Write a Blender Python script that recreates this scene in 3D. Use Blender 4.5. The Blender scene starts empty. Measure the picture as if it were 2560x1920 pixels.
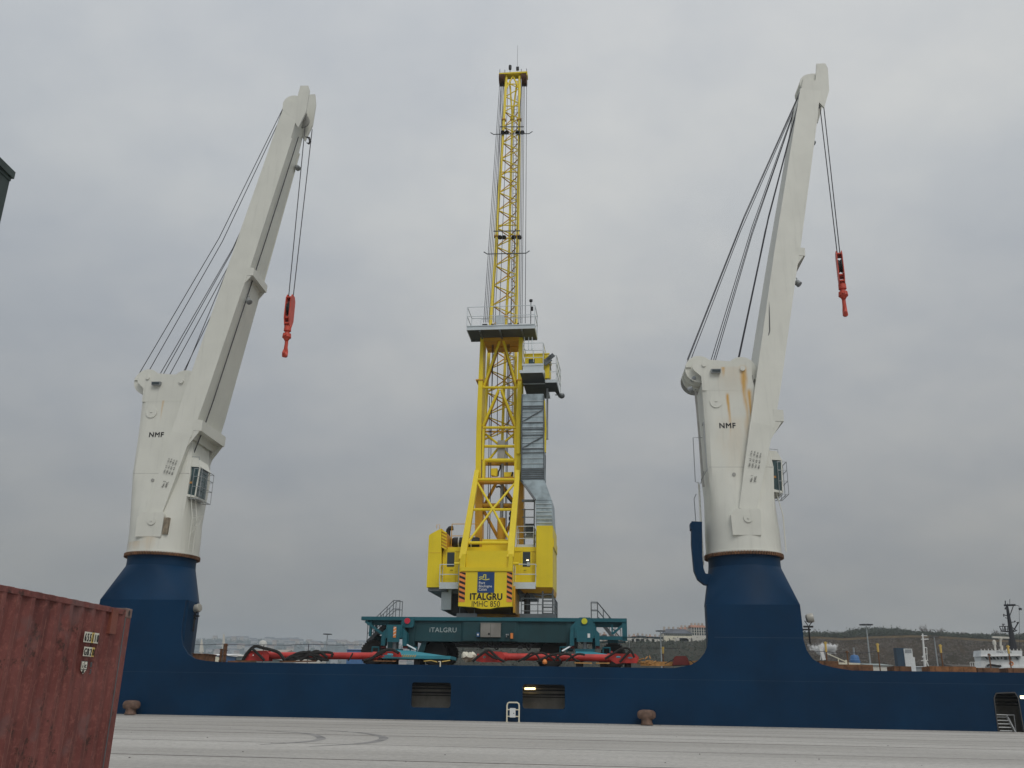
import bpy, bmesh, math, random
from mathutils import Vector, Matrix
random.seed(7)
sc = bpy.context.scene
C = sc.collection
R = math.radians
# ------------------------------------------------------------------ camera numbers and frames
CAM_F, CAM_P, CAM_R, EYE = 2250.0, R(19.0), 0.0168, 1.6
cp, sp = math.cos(CAM_P), math.sin(CAM_P)
FW = Vector((0, cp, sp)); UP0 = Vector((0, -sp, cp)); RT0 = Vector((1, 0, 0))
RT = RT0 * math.cos(CAM_R) + UP0 * math.sin(CAM_R)
UP = UP0 * math.cos(CAM_R) - RT0 * math.sin(CAM_R)
E0 = Vector((0, 0, EYE))
YAW = R(6.7)
SO = Vector((0, 57.0, 0))
SU = Vector((math.cos(YAW), -math.sin(YAW), 0)); SV = Vector((math.sin(YAW), math.cos(YAW), 0))
H = 3.2
HAZE = .00019
def ray(x, y): return FW + RT * ((x - 1280) / CAM_F) - UP * ((y - 960) / CAM_F)
def A(x, y, v):
    """sight line through a photo point met with the ship-parallel plane v metres behind the quay edge -> ship coords"""
    D = ray(x, y); t = ((SO - E0).dot(SV) + v) / D.dot(SV)
    P = E0 + D * t - SO
    return Vector((P.dot(SU), v, P.z))
def AW(x, y, Y):
    D = ray(x, y); t = Y / D.y
    return E0 + D * t
def ship(p): return SO + SU * p[0] + SV * p[1] + Vector((0, 0, p[2]))

# ------------------------------------------------------------------ materials
def nn(nt, t, **k):
    n = nt.nodes.new(t)
    for a, b in k.items(): setattr(n, a, b)
    return n
def mth(nt, op, a, b=None, clamp=False):
    n = nn(nt, 'ShaderNodeMath', operation=op, use_clamp=clamp)
    for i, q in enumerate((a, b)):
        if q is None: continue
        if isinstance(q, (int, float)): n.inputs[i].default_value = q
        else: nt.links.new(q, n.inputs[i])
    return n.outputs[0]
def mix(nt, f, a, b):
    n = nn(nt, 'ShaderNodeMix', data_type='RGBA')
    for s, q in ((0, f), (6, a), (7, b)):
        if isinstance(q, (int, float)): n.inputs[s].default_value = q
        elif isinstance(q, tuple): n.inputs[s].default_value = (*q[:3], 1)
        else: nt.links.new(q, n.inputs[s])
    return n.outputs[2]
def noise(nt, vec, scale, detail=4, rough=.55, stretch=None):
    if stretch:
        m = nn(nt, 'ShaderNodeMapping'); m.inputs['Scale'].default_value = stretch
        nt.links.new(vec, m.inputs[0]); vec = m.outputs[0]
    n = nn(nt, 'ShaderNodeTexNoise'); n.inputs['Scale'].default_value = scale
    n.inputs['Detail'].default_value = detail; n.inputs['Roughness'].default_value = rough
    nt.links.new(vec, n.inputs['Vector'])
    return n.outputs[0]
def ramp(nt, f, a, b, smooth=True):
    n = nn(nt, 'ShaderNodeMapRange', interpolation_type='SMOOTHSTEP' if smooth else 'LINEAR')
    nt.links.new(f, n.inputs[0]); n.inputs[1].default_value = a; n.inputs[2].default_value = b
    return n.outputs[0]
MATS = {}
def mat(name, col, rough=.5, metal=0., var=.12, scale=1.2, col2=None, streak=0., spots=0., spotcol=(.16, .07, .03),
        bump=0., bscale=8., stains=(), emit=None, fine=0., spec=.5):
    m = bpy.data.materials.new(name); m.use_nodes = True; nt = m.node_tree
    b = nt.nodes['Principled BSDF']
    b.inputs['Roughness'].default_value = rough; b.inputs['Metallic'].default_value = metal
    b.inputs['Specular IOR Level'].default_value = spec
    tc = nn(nt, 'ShaderNodeTexCoord').outputs['Object']
    f = ramp(nt, noise(nt, tc, scale), .3, .7)
    dark = tuple(c * (1 - var) for c in col); lite = tuple(min(1, c * (1 + var)) for c in col)
    if col2: dark = col2
    c = mix(nt, f, dark, lite)
    if streak:
        s = ramp(nt, noise(nt, tc, 3.0, 5, .6, (1.3, 1.3, .07)), .5, .78)
        c = mix(nt, mth(nt, 'MULTIPLY', s, streak), c, tuple(q * .45 for q in col))
    if fine:
        s = noise(nt, tc, 22., 3, .6)
        c = mix(nt, mth(nt, 'MULTIPLY', ramp(nt, s, .35, .75), fine), c, tuple(q * .5 for q in col))
    if spots:
        s = ramp(nt, noise(nt, tc, 2.3, 8, .72), .80 - spots * .25, .86 - spots * .2)
        c = mix(nt, s, c, spotcol)
    for (x0, z0, L, w, amt) in stains:     # rust runs: start x, start z, length, width, strength
        sx = nn(nt, 'ShaderNodeSeparateXYZ'); nt.links.new(tc, sx.inputs[0])
        nz = noise(nt, tc, 1.6, 3, .5, (1, 1, .35))
        x = mth(nt, 'ADD', sx.outputs[0], mth(nt, 'MULTIPLY', mth(nt, 'SUBTRACT', nz, .5), w * 1.6))
        d = mth(nt, 'ABSOLUTE', mth(nt, 'SUBTRACT', x, x0))
        dz = mth(nt, 'DIVIDE', mth(nt, 'SUBTRACT', z0, sx.outputs[2]), L)
        d = mth(nt, 'MULTIPLY', d, mth(nt, 'ADD', mth(nt, 'MULTIPLY', dz, .8), .8))
        fx = ramp(nt, d, w, 0.)
        f1 = ramp(nt, dz, -.03, .06); f2 = ramp(nt, dz, 1.0, .1)
        br = ramp(nt, noise(nt, tc, 4.0, 4, .6, (2.5, 2.5, .16)), .12, .50)
        g = mth(nt, 'MULTIPLY', mth(nt, 'MULTIPLY', fx, f1), mth(nt, 'MULTIPLY', mth(nt, 'MULTIPLY', f2, amt), br))
        c = mix(nt, g, c, (.58, .33, .07))
    nt.links.new(c, b.inputs['Base Color'])
    if bump:
        bn = nn(nt, 'ShaderNodeBump'); bn.inputs['Strength'].default_value = bump; bn.inputs['Distance'].default_value = .03
        nt.links.new(noise(nt, tc, bscale, 5), bn.inputs['Height']); nt.links.new(bn.outputs[0], b.inputs['Normal'])
    if emit:
        b.inputs['Emission Color'].default_value = (*emit[:3], 1); b.inputs['Emission Strength'].default_value = emit[3]
    MATS[name] = m
    return m
M = MATS
CRW = (.66, .665, .605)
mat('crane_white', CRW, .5, var=.05, scale=.35, streak=.16, spots=.10, bump=.15, bscale=.8)
mat('crane_white_left', CRW, .5, var=.05, scale=.35, streak=.2, spots=.10, bump=.15, bscale=.8,
    stains=((-.72, 20.9, 1.8, .12, .55), (.0, 11.2, 1.6, .5, .25), (-1.0, 10.9, .9, 1.0, .3)))
mat('crane_white_right', CRW, .5, var=.05, scale=.35, streak=.2, spots=.10, bump=.15, bscale=.8,
    stains=((-.65, 20.6, 3.4, .16, 1.0), (.48, 22.5, 6.0, .30, 1.0), (.80, 20.9, 5.0, .20, 1.0), (-.85, 22.45, .9, .16, .8),
            (-.2, 22.5, 3.0, 1.6, .16), (-.3, 19, 6, 1.5, .15)))
mat('crane_grey', (.33, .33, .31), .6, var=.15)
mat('rust', (.15, .072, .035), .85, var=.4, scale=3., bump=.3)
mat('rust_bright', (.24, .11, .045), .85, var=.3, scale=5.)
mat('hull_blue', (.0012, .027, .072), .55, var=.10, scale=.25, col2=(.001, .0215, .058), streak=.10, bump=.2, bscale=.5, spec=.14)
mat('tower_blue', (.012, .04, .075), .6)
mat('hull_line', (.02, .05, .09), .6)
mat('deck_rust', (.10, .06, .04), .85, var=.4)
mat('lamp_shell', (.38, .37, .33), .4, metal=.2)
mat('inner_grey', (.24, .225, .195), .8, var=.2, streak=.3)
mat('inner_dark', (.02, .02, .02), .8)
mat('under_shade', (.14, .075, .012), .6, var=.2)  # crane yellow darkened: shade under the counterweight put into the colour
mat('yellow', (.80, .62, .015), .45, var=.07, scale=.4, fine=.07, streak=.10, bump=.1, bscale=1.)
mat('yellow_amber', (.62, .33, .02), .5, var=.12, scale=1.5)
mat('orange', (.80, .26, .06), .5)
mat('black', (.012, .012, .014), .55)
mat('rope', (.035, .035, .045), .6)
mat('steel_grey', (.30, .32, .33), .45, metal=.3, var=.12)
mat('frame_dark', (.055, .055, .055), .6)
mat('sheet_line', (.62, .68, .70), .5)
mat('sheet', (.33, .40, .43), .45, metal=.2, var=.25, scale=1.4, streak=.3)
mat('slot_brown', (.24, .20, .145), .8, var=.3, scale=4)
mat('rim_rust', (.44, .38, .27), .7, var=.25, scale=3)
mat('galv', (.60, .66, .685), .38, metal=.25, var=.08, scale=.8, fine=.1)
mat('galv_dark', (.12, .135, .145), .5, metal=.2, var=.15)
mat('grate', (.075, .085, .09), .7, var=.15, fine=.3)
mat('teal', (.007, .105, .135), .5, var=.12, scale=.8, streak=.2)
mat('teal_deep', (.006, .05, .06), .6, var=.15, scale=.8, streak=.2)
mat('teal_light', (.035, .25, .32), .5, var=.12, scale=1.5, streak=.1)
mat('red', (.50, .035, .028), .5, var=.2, scale=1.5, streak=.3, fine=.25)
mat('hook_red', (.55, .06, .03), .5, var=.15, scale=2.)
mat('darkred', (.13, .016, .014), .7, var=.2)
mat('rubber', (.016, .015, .014), .85, var=.2, bump=.4, bscale=14)
mat('timber', (.42, .22, .07), .8, var=.3, scale=3)
mat('glass', (.03, .045, .05), .08, var=.1, spec=.7)
mat('glass_teal', (.035, .07, .075), .12, var=.2, spec=.7)
mat('sign_blue', (.012, .055, .18), .5)
mat('white', (.75, .75, .73), .55, var=.06)
mat('letter_grey', (.34, .40, .40), .6)
mat('sticker', (.75, .73, .62), .6, fine=.3, var=.1)
mat('sticker_yellow', (.70, .50, .14), .6, fine=.3)
mat('bollard', (.13, .078, .055), .75, var=.3, scale=4., bump=.4, bscale=20)
mat('cream', (.70, .66, .52), .6, var=.1)
mat('lamp', (1, .9, .6), .5, emit=(1, .72, .32, 5.))
mat('lampw', (1, .95, .8), .5, emit=(1, .8, .5, 3.))
mat('shed_green', (.035, .055, .05), .6, var=.2, streak=.3)
mat('shed_panel', (.22, .26, .25), .6, var=.08)
mat('housewall', (.60, .58, .52), .8, var=.1, scale=.1)
mat('housewall2', (.38, .33, .28), .8, var=.15, scale=.1)
mat('town_wall', (.36, .36, .36), .8, var=.15, scale=.05)
mat('town_roof', (.17, .13, .12), .8, var=.2, scale=.05)
mat('slate', (.09, .10, .12), .8, var=.2, scale=.3)
mat('tile', (.34, .17, .11), .85, var=.2, scale=.3)
mat('greenpaint', (.03, .13, .13), .6)
mat('ship_white', (.68, .70, .70), .5, var=.08, streak=.2)
mat('mast_black', (.02, .022, .028), .6)
mat('bark', (.075, .062, .052), .9, var=.25)
mat('twig', (.10, .085, .07), .9, var=.3, scale=.5)
mat('leaf', (.035, .045, .03), .9, var=.35, scale=.4)
mat('pole_grey', (.33, .36, .37), .5, metal=.3)
mat('blue_paint', (.05, .15, .34), .5)

# ------------------------------------------------------------------ mesh builder
class MB:
    def __init__(s): s.v = []; s.f = []; s.sm = []
    def add(s, vs, fs, smooth=False):
        o = len(s.v); s.v += [tuple(p) for p in vs]; s.f += [tuple(i + o for i in f) for f in fs]; s.sm += [smooth] * len(fs); return s
    def hexa(s, P):   # 8 points: bottom 4 ccw, top 4 ccw
        return s.add(P, [(3, 2, 1, 0), (4, 5, 6, 7), (0, 1, 5, 4), (1, 2, 6, 5), (2, 3, 7, 6), (3, 0, 4, 7)])
    def box(s, a, b):
        x0, x1 = sorted((a[0], b[0])); y0, y1 = sorted((a[1], b[1])); z0, z1 = sorted((a[2], b[2]))
        return s.hexa([(x0, y0, z0), (x1, y0, z0), (x1, y1, z0), (x0, y1, z0), (x0, y0, z1), (x1, y0, z1), (x1, y1, z1), (x0, y1, z1)])
    def cbox(s, c, d): return s.box([c[i] - d[i] / 2 for i in range(3)], [c[i] + d[i] / 2 for i in range(3)])
    def bar(s, p, q, w, h=None, side=None):   # rectangular bar; w along side vector
        p, q = Vector(p), Vector(q); h = w if h is None else h
        d = (q - p).normalized(); sd = Vector(side) if side else (Vector((1, 0, 0)) if abs(d.x) < .9 else Vector((0, 1, 0)))
        a = (sd - d * sd.dot(d)).normalized(); b = d.cross(a)
        P = []
        for c in (p, q):
            for i, j in ((-1, -1), (1, -1), (1, 1), (-1, 1)): P.append(c + a * (i * w / 2) + b * (j * h / 2))
        return s.hexa(P)
    def tbar(s, p, q, w0, h0, w1, h1, side):
        p, q = Vector(p), Vector(q); d = (q - p).normalized(); sd = Vector(side)
        a = (sd - d * sd.dot(d)).normalized(); b = d.cross(a); P = []
        for c, w, h in ((p, w0, h0), (q, w1, h1)):
            for i, j in ((-1, -1), (1, -1), (1, 1), (-1, 1)): P.append(c + a * (i * w / 2) + b * (j * h / 2))
        return s.hexa(P)
    def tube(s, p, q, r, r2=None, n=8, caps=True):
        p, q = Vector(p), Vector(q); r2 = r if r2 is None else r2
        if (q - p).length < 1e-6: return s
        d = (q - p).normalized(); a = d.orthogonal().normalized(); b = d.cross(a); V = []
        for c, rr in ((p, r), (q, r2)):
            for k in range(n):
                t = 2 * math.pi * k / n; V.append(c + (a * math.cos(t) + b * math.sin(t)) * rr)
        s.add(V, [(k, (k + 1) % n, n + (k + 1) % n, n + k) for k in range(n)], True)
        if caps: s.add(V, [tuple(range(n))[::-1], tuple(range(n, 2 * n))])
        return s
    def path(s, pts, r, n=6):
        pts = [Vector(p) for p in pts]; rings = []
        a = None
        for i, p in enumerate(pts):
            d = ((pts[min(i + 1, len(pts) - 1)] - pts[max(i - 1, 0)])).normalized()
            if a is None: a = d.orthogonal().normalized()
            a = (a - d * a.dot(d)).normalized(); b = d.cross(a)
            rr = r[i] if isinstance(r, (list, tuple)) else r
            rings.append([p + (a * math.cos(2 * math.pi * k / n) + b * math.sin(2 * math.pi * k / n)) * rr for k in range(n)])
        V = [v for g in rings for v in g]; F = []
        for i in range(len(pts) - 1):
            for k in range(n): F.append((i * n + k, i * n + (k + 1) % n, (i + 1) * n + (k + 1) % n, (i + 1) * n + k))
        s.add(V, F, True); s.add(V, [tuple(range(n))[::-1], tuple(range((len(pts) - 1) * n, len(pts) * n))])
        return s
    def prism(s, pts, axis, a, b):   # pts 2-D; axis 'v': (u,z) outline extruded over v
        def m(p, t):
            return {'v': (p[0], t, p[1]), 'u': (t, p[0], p[1]), 'z': (p[0], p[1], t)}[axis]
        n = len(pts); V = [m(p, a) for p in pts] + [m(p, b) for p in pts]
        return s.add(V, [tuple(range(n)), tuple(range(n, 2 * n))[::-1]] + [(k, (k + 1) % n, n + (k + 1) % n, n + k) for k in range(n)])
    def loft(s, rings, smooth=True, caps=True):
        n = len(rings[0]); V = [p for g in rings for p in g]; F = []
        for i in range(len(rings) - 1):
            for k in range(n): F.append((i * n + k, i * n + (k + 1) % n, (i + 1) * n + (k + 1) % n, (i + 1) * n + k))
        s.add(V, F, smooth)
        if caps: s.add(V, [tuple(range(n))[::-1], tuple(range((len(rings) - 1) * n, len(rings) * n))])
        return s
    def lathe(s, c, axis, prof, n=24):   # prof: list of (r, t) along axis
        c = Vector(c); d = Vector(axis).normalized(); a = d.orthogonal().normalized(); b = d.cross(a)
        return s.loft([[c + d * t + (a * math.cos(2 * math.pi * k / n) + b * math.sin(2 * math.pi * k / n)) * max(r, 1e-4) for k in range(n)] for r, t in prof])
    def build(s, name, m, parent=None, label=None, base=None, bevel=0, kind=None, rot=None):
        me = bpy.data.meshes.new(name)
        off = Vector(parent['_b']) if (parent is not None and base is None) else Vector(base or (0, 0, 0))
        me.from_pydata([tuple(Vector(p) - off) for p in s.v], [], s.f); me.update()
        bm = bmesh.new(); bm.from_mesh(me)
        bmesh.ops.remove_doubles(bm, verts=bm.verts, dist=1e-5)
        bmesh.ops.recalc_face_normals(bm, faces=bm.faces)
        bm.to_mesh(me); bm.free()
        if any(s.sm):
            for p in me.polygons: p.use_smooth = True
            try: me.set_sharp_from_angle(angle=R(32))
            except Exception: pass
        mm = M[m] if isinstance(m, str) else m
        me.materials.append(mm)
        o = bpy.data.objects.new(name, me); C.objects.link(o)
        if parent is not None: o.parent = parent; o['_b'] = tuple(off)
        if label: o['label'] = label
        if kind: o['kind'] = kind
        if bevel:
            bv = o.modifiers.new('b', 'BEVEL'); bv.width = bevel; bv.segments = 2; bv.limit_method = 'ANGLE'
        return o
def thing(name, label, cat, base=(0, 0, 0), frame='S', group=None):
    o = bpy.data.objects.new(name, None); C.objects.link(o); o.empty_display_size = .3
    if frame == 'S': o.location = ship(base); o.rotation_euler = (0, 0, -YAW)
    else: o.location = base
    o['_b'] = tuple(base); tag(o, label, cat, group)
    return o
def tag(o, label, cat, group=None, kind=None):
    o['label'] = label; o['category'] = cat
    if group: o['group'] = group
    if kind: o['kind'] = kind
    return o
def single(mb, name, m, label, cat, base, frame='S', group=None, bevel=0, kind=None):
    """a thing that is one mesh"""
    o = mb.build(name, m, None, base=base, bevel=bevel)
    if frame == 'S': o.location = ship(base); o.rotation_euler = (0, 0, -YAW)
    else: o.location = base
    return tag(o, label, cat, group, kind)
def copy_tree(o, parent=None):
    c = o.copy(); C.objects.link(c)
    if parent is not None: c.parent = parent
    for ch in list(o.children): copy_tree(ch, c)
    return c
def text_mb(txt, origin, size, depth=.012, dirx=(1, 0, 0), diry=(0, 0, 1), bold=0., align='LEFT', squeeze=1., spacing=1.):
    cu = bpy.data.curves.new('t', 'FONT'); cu.body = txt; cu.size = 1; cu.extrude = 0; bold *= .75; cu.resolution_u = 3
    cu.align_x = align; cu.space_character = spacing
    ob = bpy.data.objects.new('t', cu); C.objects.link(ob)
    dg = bpy.context.evaluated_depsgraph_get(); me = bpy.data.meshes.new_from_object(ob.evaluated_get(dg))
    X, Y = Vector(dirx), Vector(diry); Nn = X.cross(Y).normalized(); o = Vector(origin)
    mb = MB(); n = len(me.vertices)
    f = [tuple(p.vertices) for p in me.polygons]
    vs = [o + X * (v.co.x * size * squeeze) + Y * (v.co.y * size) + Nn * depth for v in me.vertices]
    bk = [p - Nn * (depth * .999) for p in vs]
    mb.add(vs + bk, f)
    ec = {}
    for p in f:
        for i in range(len(p)):
            e = (p[i], p[(i + 1) % len(p)]); k = tuple(sorted(e)); ec.setdefault(k, []).append(e)
    mb.add(vs + bk, [(e[0][0], e[0][1], e[0][1] + n, e[0][0] + n) for e in ec.values() if len(e) == 1])
    if bold:      # heavier stroke: the same outline laid again a little to each side
        for k, (a, b) in enumerate(((1, 0), (-1, 0), (0, 1), (0, -1))):
            d = (X * a + Y * b) * (bold * size) + Nn * (.0012 * (k + 1)); mb.add([p + d for p in vs], f)
    bpy.data.objects.remove(ob); bpy.data.curves.remove(cu); bpy.data.meshes.remove(me)
    return mb
def rrect(x0, y0, x1, y1, r, n=5):
    P = []
    for cx, cy, a in ((x1 - r, y1 - r, 0), (x0 + r, y1 - r, 90), (x0 + r, y0 + r, 180), (x1 - r, y0 + r, 270)):
        for k in range(n + 1):
            t = R(a + 90 * k / n); P.append((cx + r * math.cos(t), cy + r * math.sin(t)))
    return P
def plate(outline, holes, axis, a, b):
    """flat plate with holes: triangulated front and back plus rims"""
    from mathutils.geometry import tessellate_polygon
    loops = [outline] + holes; flat = [p for l in loops for p in l]
    tr = tessellate_polygon([[Vector((p[0], p[1], 0)) for p in l] for l in loops])
    def m(p, t): return {'v': (p[0], t, p[1]), 'u': (t, p[0], p[1]), 'z': (p[0], p[1], t)}[axis]
    n = len(flat); V = [m(p, a) for p in flat] + [m(p, b) for p in flat]
    F = [tuple(t) for t in tr] + [tuple(i + n for i in t)[::-1] for t in tr]; o = 0
    for l in loops:
        k = len(l)
        for i in range(k): F.append((o + i, o + (i + 1) % k, n + o + (i + 1) % k, n + o + i))
        o += k
    mb = MB(); mb.add(V, F); return mb
def circ(cx, cz, r, n=16, a0=0, a1=360):
    full = abs(a1 - a0) >= 360
    return [(cx + r * math.cos(R(a0 + (a1 - a0) * k / (n if full else n - 1))), cz + r * math.sin(R(a0 + (a1 - a0) * k / (n if full else n - 1)))) for k in range(n)]
def rail(mb, pts, h=1.1, r=.022, mid=2, posts=True, step=1.6):
    """guard rail along a polyline at floor level"""
    pts = [Vector(p) for p in pts]
    for i in range(len(pts) - 1):
        p, q = pts[i], pts[i + 1]
        for k in range(1, mid + 1): mb.tube(p + Vector((0, 0, h * k / mid)), q + Vector((0, 0, h * k / mid)), r, n=5)
        n = max(1, round((q - p).length / step))
        for k in range(n + 1):
            c = p.lerp(q, k / n); mb.tube(c, c + Vector((0, 0, h)), r * 1.15, n=5)
    return mb
# ------------------------------------------------------------------ sky, light, camera
w = bpy.data.worlds.new("World"); sc.world = w; w.use_nodes = True; nt = w.node_tree
bg = nt.nodes['Background']
SUN_EL, SUN_AZ = R(48), R(158)      # azimuth the light comes from, clockwise from +Y
sky = nn(nt, 'ShaderNodeTexSky', sky_type='NISHITA'); sky.sun_disc = False; sky.sun_elevation = SUN_EL; sky.sun_rotation = SUN_AZ
sky.air_density = 1.; sky.dust_density = 4.
tc = nn(nt, 'ShaderNodeTexCoord').outputs['Generated']
sx = nn(nt, 'ShaderNodeSeparateXYZ'); nt.links.new(tc, sx.inputs[0])
# cloud deck: direction projected on a flat layer overhead
zc = mth(nt, 'ADD', mth(nt, 'MAXIMUM', sx.outputs[2], 0.), .42)
cx = nn(nt, 'ShaderNodeCombineXYZ'); nt.links.new(mth(nt, 'DIVIDE', sx.outputs[0], zc), cx.inputs[0]); nt.links.new(mth(nt, 'DIVIDE', sx.outputs[1], zc), cx.inputs[1])
n1 = noise(nt, cx.outputs[0], 1.5, 3, .5, (.9, 1.05, 1)); n2 = noise(nt, cx.outputs[0], 4.0, 4, .55, (1.1, 1., 1))
cl = mth(nt, 'ADD', mth(nt, 'MULTIPLY', n1, .68), mth(nt, 'MULTIPLY', n2, .32))
cl = ramp(nt, cl, .33, .67)
cr = nn(nt, 'ShaderNodeValToRGB'); el = cr.color_ramp
for i, (p, c) in enumerate(((0., (2.45, 2.42, 2.34)), (.10, (2.95, 2.93, 2.88)), (.27, (4.4, 4.46, 4.47)), (.5, (5.85, 6.0, 6.07)), (.72, (6.6, 6.75, 6.9)), (1., (9.2, 9.2, 9.2)))):
    e = el.elements[i] if i < 2 else el.elements.new(p)
    e.position = p; e.color = (*c, 1)
nt.links.new(sx.outputs[2], cr.inputs[0])
shade = mix(nt, cl, (.86, .89, .935), (1.13, 1.12, 1.09))
shade = mix(nt, ramp(nt, noise(nt, cx.outputs[0], 7., 5, .6, (.8, 1.2, 1)), .3, .7), (.965, .97, .98), (1.03, 1.025, 1.02)) if False else shade
lft = mix(nt, ramp(nt, sx.outputs[0], -.62, .05), (.89, .91, .94), (1., 1., 1.))
m2 = nn(nt, 'ShaderNodeMix', data_type='RGBA', blend_type='MULTIPLY'); m2.inputs[0].default_value = 1; nt.links.new(shade, m2.inputs[6]); nt.links.new(lft, m2.inputs[7]); shade = m2.outputs[2]
fine_ = mix(nt, ramp(nt, noise(nt, cx.outputs[0], 6., 5, .6, (.8, 1.2, 1)), .3, .7), (.965, .97, .98), (1.035, 1.03, 1.02))
m3 = nn(nt, 'ShaderNodeMix', data_type='RGBA', blend_type='MULTIPLY'); m3.inputs[0].default_value = 1; nt.links.new(shade, m3.inputs[6]); nt.links.new(fine_, m3.inputs[7]); shade = m3.outputs[2]
mm = nn(nt, 'ShaderNodeMix', data_type='RGBA', blend_type='MULTIPLY'); mm.inputs[0].default_value = 1
nt.links.new(cr.outputs[0], mm.inputs[6]); nt.links.new(shade, mm.inputs[7])
fin = nn(nt, 'ShaderNodeMix', data_type='RGBA'); fin.inputs[0].default_value = .06
nt.links.new(mm.outputs[2], fin.inputs[6]); nt.links.new(sky.outputs[0], fin.inputs[7])
nt.links.new(fin.outputs[2], bg.inputs[0]); bg.inputs[1].default_value = .094
sl = bpy.data.lights.new('sun', 'SUN'); sl.energy = 1.0; sl.angle = R(25); sl.color = (1, .97, .92)
so = bpy.data.objects.new('sun', sl); C.objects.link(so)
sd = Vector((math.sin(SUN_AZ) * math.cos(SUN_EL), math.cos(SUN_AZ) * math.cos(SUN_EL), math.sin(SUN_EL)))
so.rotation_euler = sd.to_track_quat('Z', 'Y').to_euler(); so.location = (0, -20, 60)
cam = bpy.data.cameras.new('camera'); co = bpy.data.objects.new('camera', cam); C.objects.link(co); sc.camera = co
cam.sensor_width = 36; cam.sensor_fit = 'HORIZONTAL'; cam.lens = CAM_F / 2560 * 36; cam.clip_end = 20000; cam.clip_start = .1
mw = Matrix((RT, UP, -FW)).transposed().to_4x4(); mw.translation = E0; co.matrix_world = mw
vs = sc.view_settings; sc.display_settings.display_device = 'sRGB'
vs.view_transform = 'Standard'; vs.look = 'None'; vs.exposure = 0; vs.gamma = 1

# ------------------------------------------------------------------ quay, water
def simple(name, mb, m, kind='structure', bevel=0):
    o = mb.build(name, m, None, base=(0, 0, 0)); o['kind'] = kind; return o
def ship_simple(name, mb, m, kind='structure'):
    o = mb.build(name, m, None, base=(0, 0, 0)); o.location = SO; o.rotation_euler = (0, 0, -YAW); o['kind'] = kind; return o
# quay concrete
qm = bpy.data.materials.new('quay_concrete'); qm.use_nodes = True; nt = qm.node_tree; b = nt.nodes['Principled BSDF']; b.inputs['Roughness'].default_value = .85
b.inputs['Specular IOR Level'].default_value = .25
tc = nn(nt, 'ShaderNodeTexCoord').outputs['Object']
big = ramp(nt, noise(nt, tc, .12, 5, .6, (.25, 1, 1)), .35, .65)
c = mix(nt, big, (.385, .37, .345), (.52, .505, .475))
st = ramp(nt, noise(nt, tc, 1.2, 6, .7, (.09, 1., 1)), .45, .75)
c = mix(nt, mth(nt, 'MULTIPLY', st, .30), c, (.19, .185, .18))
st2 = ramp(nt, noise(nt, tc, 3.5, 5, .7, (.04, 1.2, 1)), .56, .68)
c = mix(nt, mth(nt, 'MULTIPLY', st2, .32), c, (.12, .12, .12))
gr = ramp(nt, noise(nt, tc, 5., 8, .85), .38, .66)
c = mix(nt, mth(nt, 'MULTIPLY', gr, .50), c, (.17, .165, .155))
pb = ramp(nt, noise(nt, tc, 1.1, 8, .8), .70, .76)
c = mix(nt, mth(nt, 'MULTIPLY', pb, .6), c, (.10, .095, .085))
nt.links.new(c, b.inputs['Base Color'])
bn = nn(nt, 'ShaderNodeBump'); bn.inputs['Strength'].default_value = .35; bn.inputs['Distance'].default_value = .02
nt.links.new(noise(nt, tc, 18, 6, .7), bn.inputs['Height']); nt.links.new(bn.outputs[0], b.inputs['Normal'])
q = MB(); q.box((-400, -160, -8), (400, -.62, 0)); ship_simple('quay', q, qm)
q = MB(); 
k = 0
for i in range(-22, 22):
    q.box((i * 3.0 + .012, -.61, -8), (i * 3.0 + 2.988, -.0, .035))
q.box((-400, -.61, -8), (-66, 0, .03)); q.box((66, -.61, -8), (400, 0, .03))
ship_simple('quay_coping', q, qm)
mat('rail_steel', (.10, .085, .075), .5, metal=.4, var=.3, scale=2)
mat('joint', (.085, .08, .075), .9)
mat('tyre_mark', (.235, .23, .225), .9, var=.3, scale=1.)
for i, (v, w_) in enumerate(((-20.3, .07), (-33.2, .07))):
    q = MB(); q.box((-200, v - w_ / 2, -.02), (200, v + w_ / 2, .006)); q.box((-200, v + .06, -.01), (200, v + .10, .003))
    o = ship_simple('crane_rail', q, 'rail_steel'); o['kind'] = 'structure'
q = MB()
for v, a, b_ in ((-1.6, -200, 200), (-6.2, -200, 200), (-13.4, -200, 200), (-26.5, -200, 200), (-17.6, -200, 200), (-9.1, -200, 200)):
    q.box((a, v - .02, -.01), (b_, v + .02, .004))
ship_simple('quay_joint', q, 'joint')
# tyre marks, two long hairpin arcs
def arc_mark(px, w_, name):
    P = [E0 + ray(*p) * (-EYE / ray(*p).z) for p in px]; mb = MB(); L = []; Rr = []
    Q = []
    for i in range(len(P) - 1):      # Catmull-Rom
        p0, p1, p2, p3 = P[max(i - 1, 0)], P[i], P[i + 1], P[min(i + 2, len(P) - 1)]
        for t in [k / 8 for k in range(8)]:
            Q.append(.5 * ((2 * p1) + (p2 - p0) * t + (2 * p0 - 5 * p1 + 4 * p2 - p3) * t * t + (3 * p1 - p0 - 3 * p2 + p3) * t ** 3))
    for i, p in enumerate(Q):
        d = (Q[min(i + 1, len(Q) - 1)] - Q[max(i - 1, 0)]).normalized(); n_ = Vector((-d.y, d.x, 0))
        ww = w_ * min(1, 4 * i / len(Q) + .1, 4 * (1 - i / len(Q)) + .1)
        L.append(p + n_ * ww / 2); Rr.append(p - n_ * ww / 2)
    n = len(Q); V = [(p.x, p.y, .006) for p in L + Rr]
    mb.add(V, [(i, i + 1, n + i + 1, n + i) for i in range(n - 1)]); o = simple(name, mb, 'tyre_mark')
arc_mark([(640, 1826), (760, 1833), (800, 1843), (795, 1850), (745, 1856), (640, 1862)], .32, 'tyre_mark')
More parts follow.
